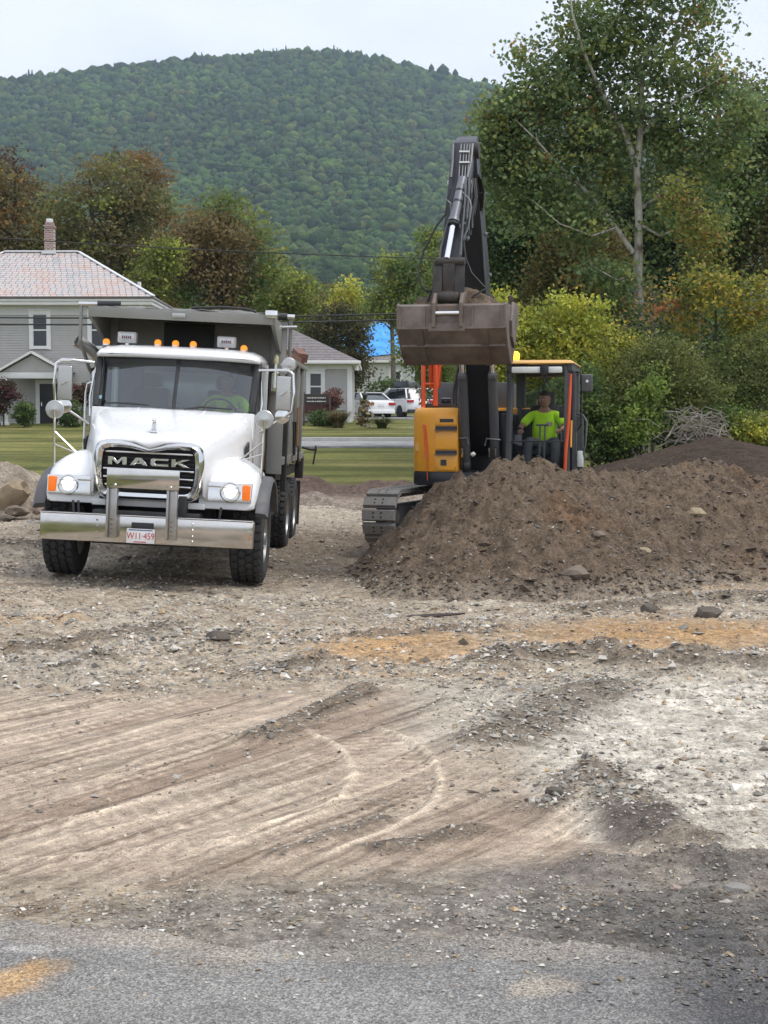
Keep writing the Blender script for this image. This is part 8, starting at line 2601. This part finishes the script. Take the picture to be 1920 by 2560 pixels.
    def where(s):
        s %= per
        if s < 2 * L2: return (-L2 + s, r0 * 2, math.pi)                      # top run, front to back
        s -= 2 * L2
        if s < math.pi * r0: a = s / r0; return (L2 + r0 * math.sin(a), r0 + r0 * math.cos(a), math.pi - a)
        s -= math.pi * r0
        if s < 2 * L2: return (L2 - s, 0, 0)
        s -= 2 * L2
        a = s / r0
        return (-L2 - r0 * math.sin(a), r0 - r0 * math.cos(a), -a)
    sw, sl = .50, per / N
    pad = MB().box((0, 0, -.015), (sw, sl * .96, .03)).box((0, 0, -.050), (sw * .98, sl * .84, .045), taper=(1.0, 1.0))
    pad.span(-sw * .30, sw * .30, -.03, .03, 0, .06)
    hol = MB()
    for hx_ in (-.07, .05):
        for hy_ in (-.03, .03):
            hol.cyl((hx_, hy_, -.074), (hx_, hy_, -.0728), .016, 8)
    def mesh_of(mb, mat):
        o = mb.build('shoe', mat, None, bevel=.008 if mat is MAT['track'] else 0, seg=1)
        m = o.data
        bpy.data.objects.remove(o)
        return m
    sm = join_meshes('shoe', [(mesh_of(pad, MAT['track']), 0), (mesh_of(hol, MAT['hose']), 1)], [MAT['track'], MAT['hose']])
    for p in sm.polygons: p.use_smooth = False
    for s in (-1, 1):
        fr = MB().span(-.13, .13, -1.25, 1.25, .22, .56)
        fr.lathe([(.26, -.09), (.29, -.07), (.29, .07), (.26, .09)], 'x', 24, (0, -L2, r0 + .06)).lathe([(.26, -.09), (.29, -.07), (.29, .07), (.26, .09)], 'x', 24, (0, L2, r0 + .06))
        fr.lathe([(.10, -.16), (.10, .16)], 'x', 14, (0, -L2, r0 + .06)).lathe([(.10, -.16), (.10, .16)], 'x', 14, (0, L2, r0 + .06))
        for k in range(6):
            fr.lathe([(.11, -.14), (.11, .14)], 'x', 14, (0, -1.1 + k * .44, .17))
        tr = fr.build('track', MAT['exc_grey'], t, bevel=.01)
        tr.matrix_local = Matrix.Rotation(rot, 4, 'Z') @ Matrix.Translation((s * 1.0 - .16, -.28, .0))
        for k in range(N):
            y, z, a = where(k * sl + .04)
            o = bpy.data.objects.new('shoe', sm); COL.objects.link(o)
            o.parent = tr
            o.matrix_local = Matrix.Translation((0, y, z + .06)) @ Matrix.Rotation(a, 4, 'X')
    MB().span(-.85, .85, -.45, .45, .35, .64).build('lower_frame', MAT['exc_grey'], t, bevel=.03)
build_excavator(exc)

# soil heaped in the bucket
def bucket_soil():
    nx, ny = 60, 44
    V, F, C = [], [], []
    for j in range(ny):
        for i in range(nx):
            x = -.735 + 1.335 * i / (nx - 1)
            y = -4.235 + 1.15 * j / (ny - 1)
            ex_ = min(i, nx - 1 - i) / (nx * .5); ey_2 = min(j, ny - 1 - j) / (ny * .5)
            h = .30 * (1 - (1 - min(1, ex_ * 1.25)) ** 1.6) * (1 - (1 - min(1, ey_2 * 1.5)) ** 1.6)
            n = .035 * mnoise.noise(Vector((x * 6, y * 6, 1))) + .02 * mnoise.noise(Vector((x * 17, y * 17, 3)))
            V.append((x, y, 3.17 + h + n))
            k = 1 + .5 * mnoise.noise(Vector((x * 9, y * 9, 7)))
            C.append((.125 * k, .092 * k, .066 * k))
    for j in range(ny - 1):
        for i in range(nx - 1):
            a = j * nx + i
            F.append((a, a + 1, a + nx + 1, a + nx))
    o = link('bucket_soil', np_mesh('bucket_soil', V, F, MAT['soil'], True, np.array(C)))
    o.matrix_world = EX_M
    tag(o, 'brown soil heaped in the raised digging bucket', 'soil heap')
bucket_soil()

op, H_, HM_ = seated_person('person', 'excavator operator in a hi-vis yellow t-shirt seated in the cab', EX_M @ Matrix.Translation((.77, -.40, 0)), 1.42, [(-.32, -.42, 1.665), (.265, -.42, 1.675)], R(-24), knee_f=.50, knee_dx=.20)
MB().box((.085, -.150, 1.75), (.085, .006, .060), (-.08, 0, .25)).build('shirt_print', M_plain('shirt_print', (.42, .36, .33), .8), op)
# ================================================================== air
def haze():
    mb = MB().span(-3200, 3400, -500, 3600, -2.0, 640)
    m = bpy.data.materials.new('haze')
    m.use_nodes = True
    nt = m.node_tree
    nt.nodes.clear()
    o = nt.nodes.new('ShaderNodeOutputMaterial')
    v = nt.nodes.new('ShaderNodeVolumePrincipled')
    v.inputs['Color'].default_value = (.66, .82, 1.0, 1)
    v.inputs['Density'].default_value = .000155
    v.inputs['Anisotropy'].default_value = .2
    nt.links.new(v.outputs['Volume'], o.inputs['Volume'])
    tag(mb.build('haze', m, None, smooth=0), 'thin bluish haze filling the valley air', kind='stuff')
haze()
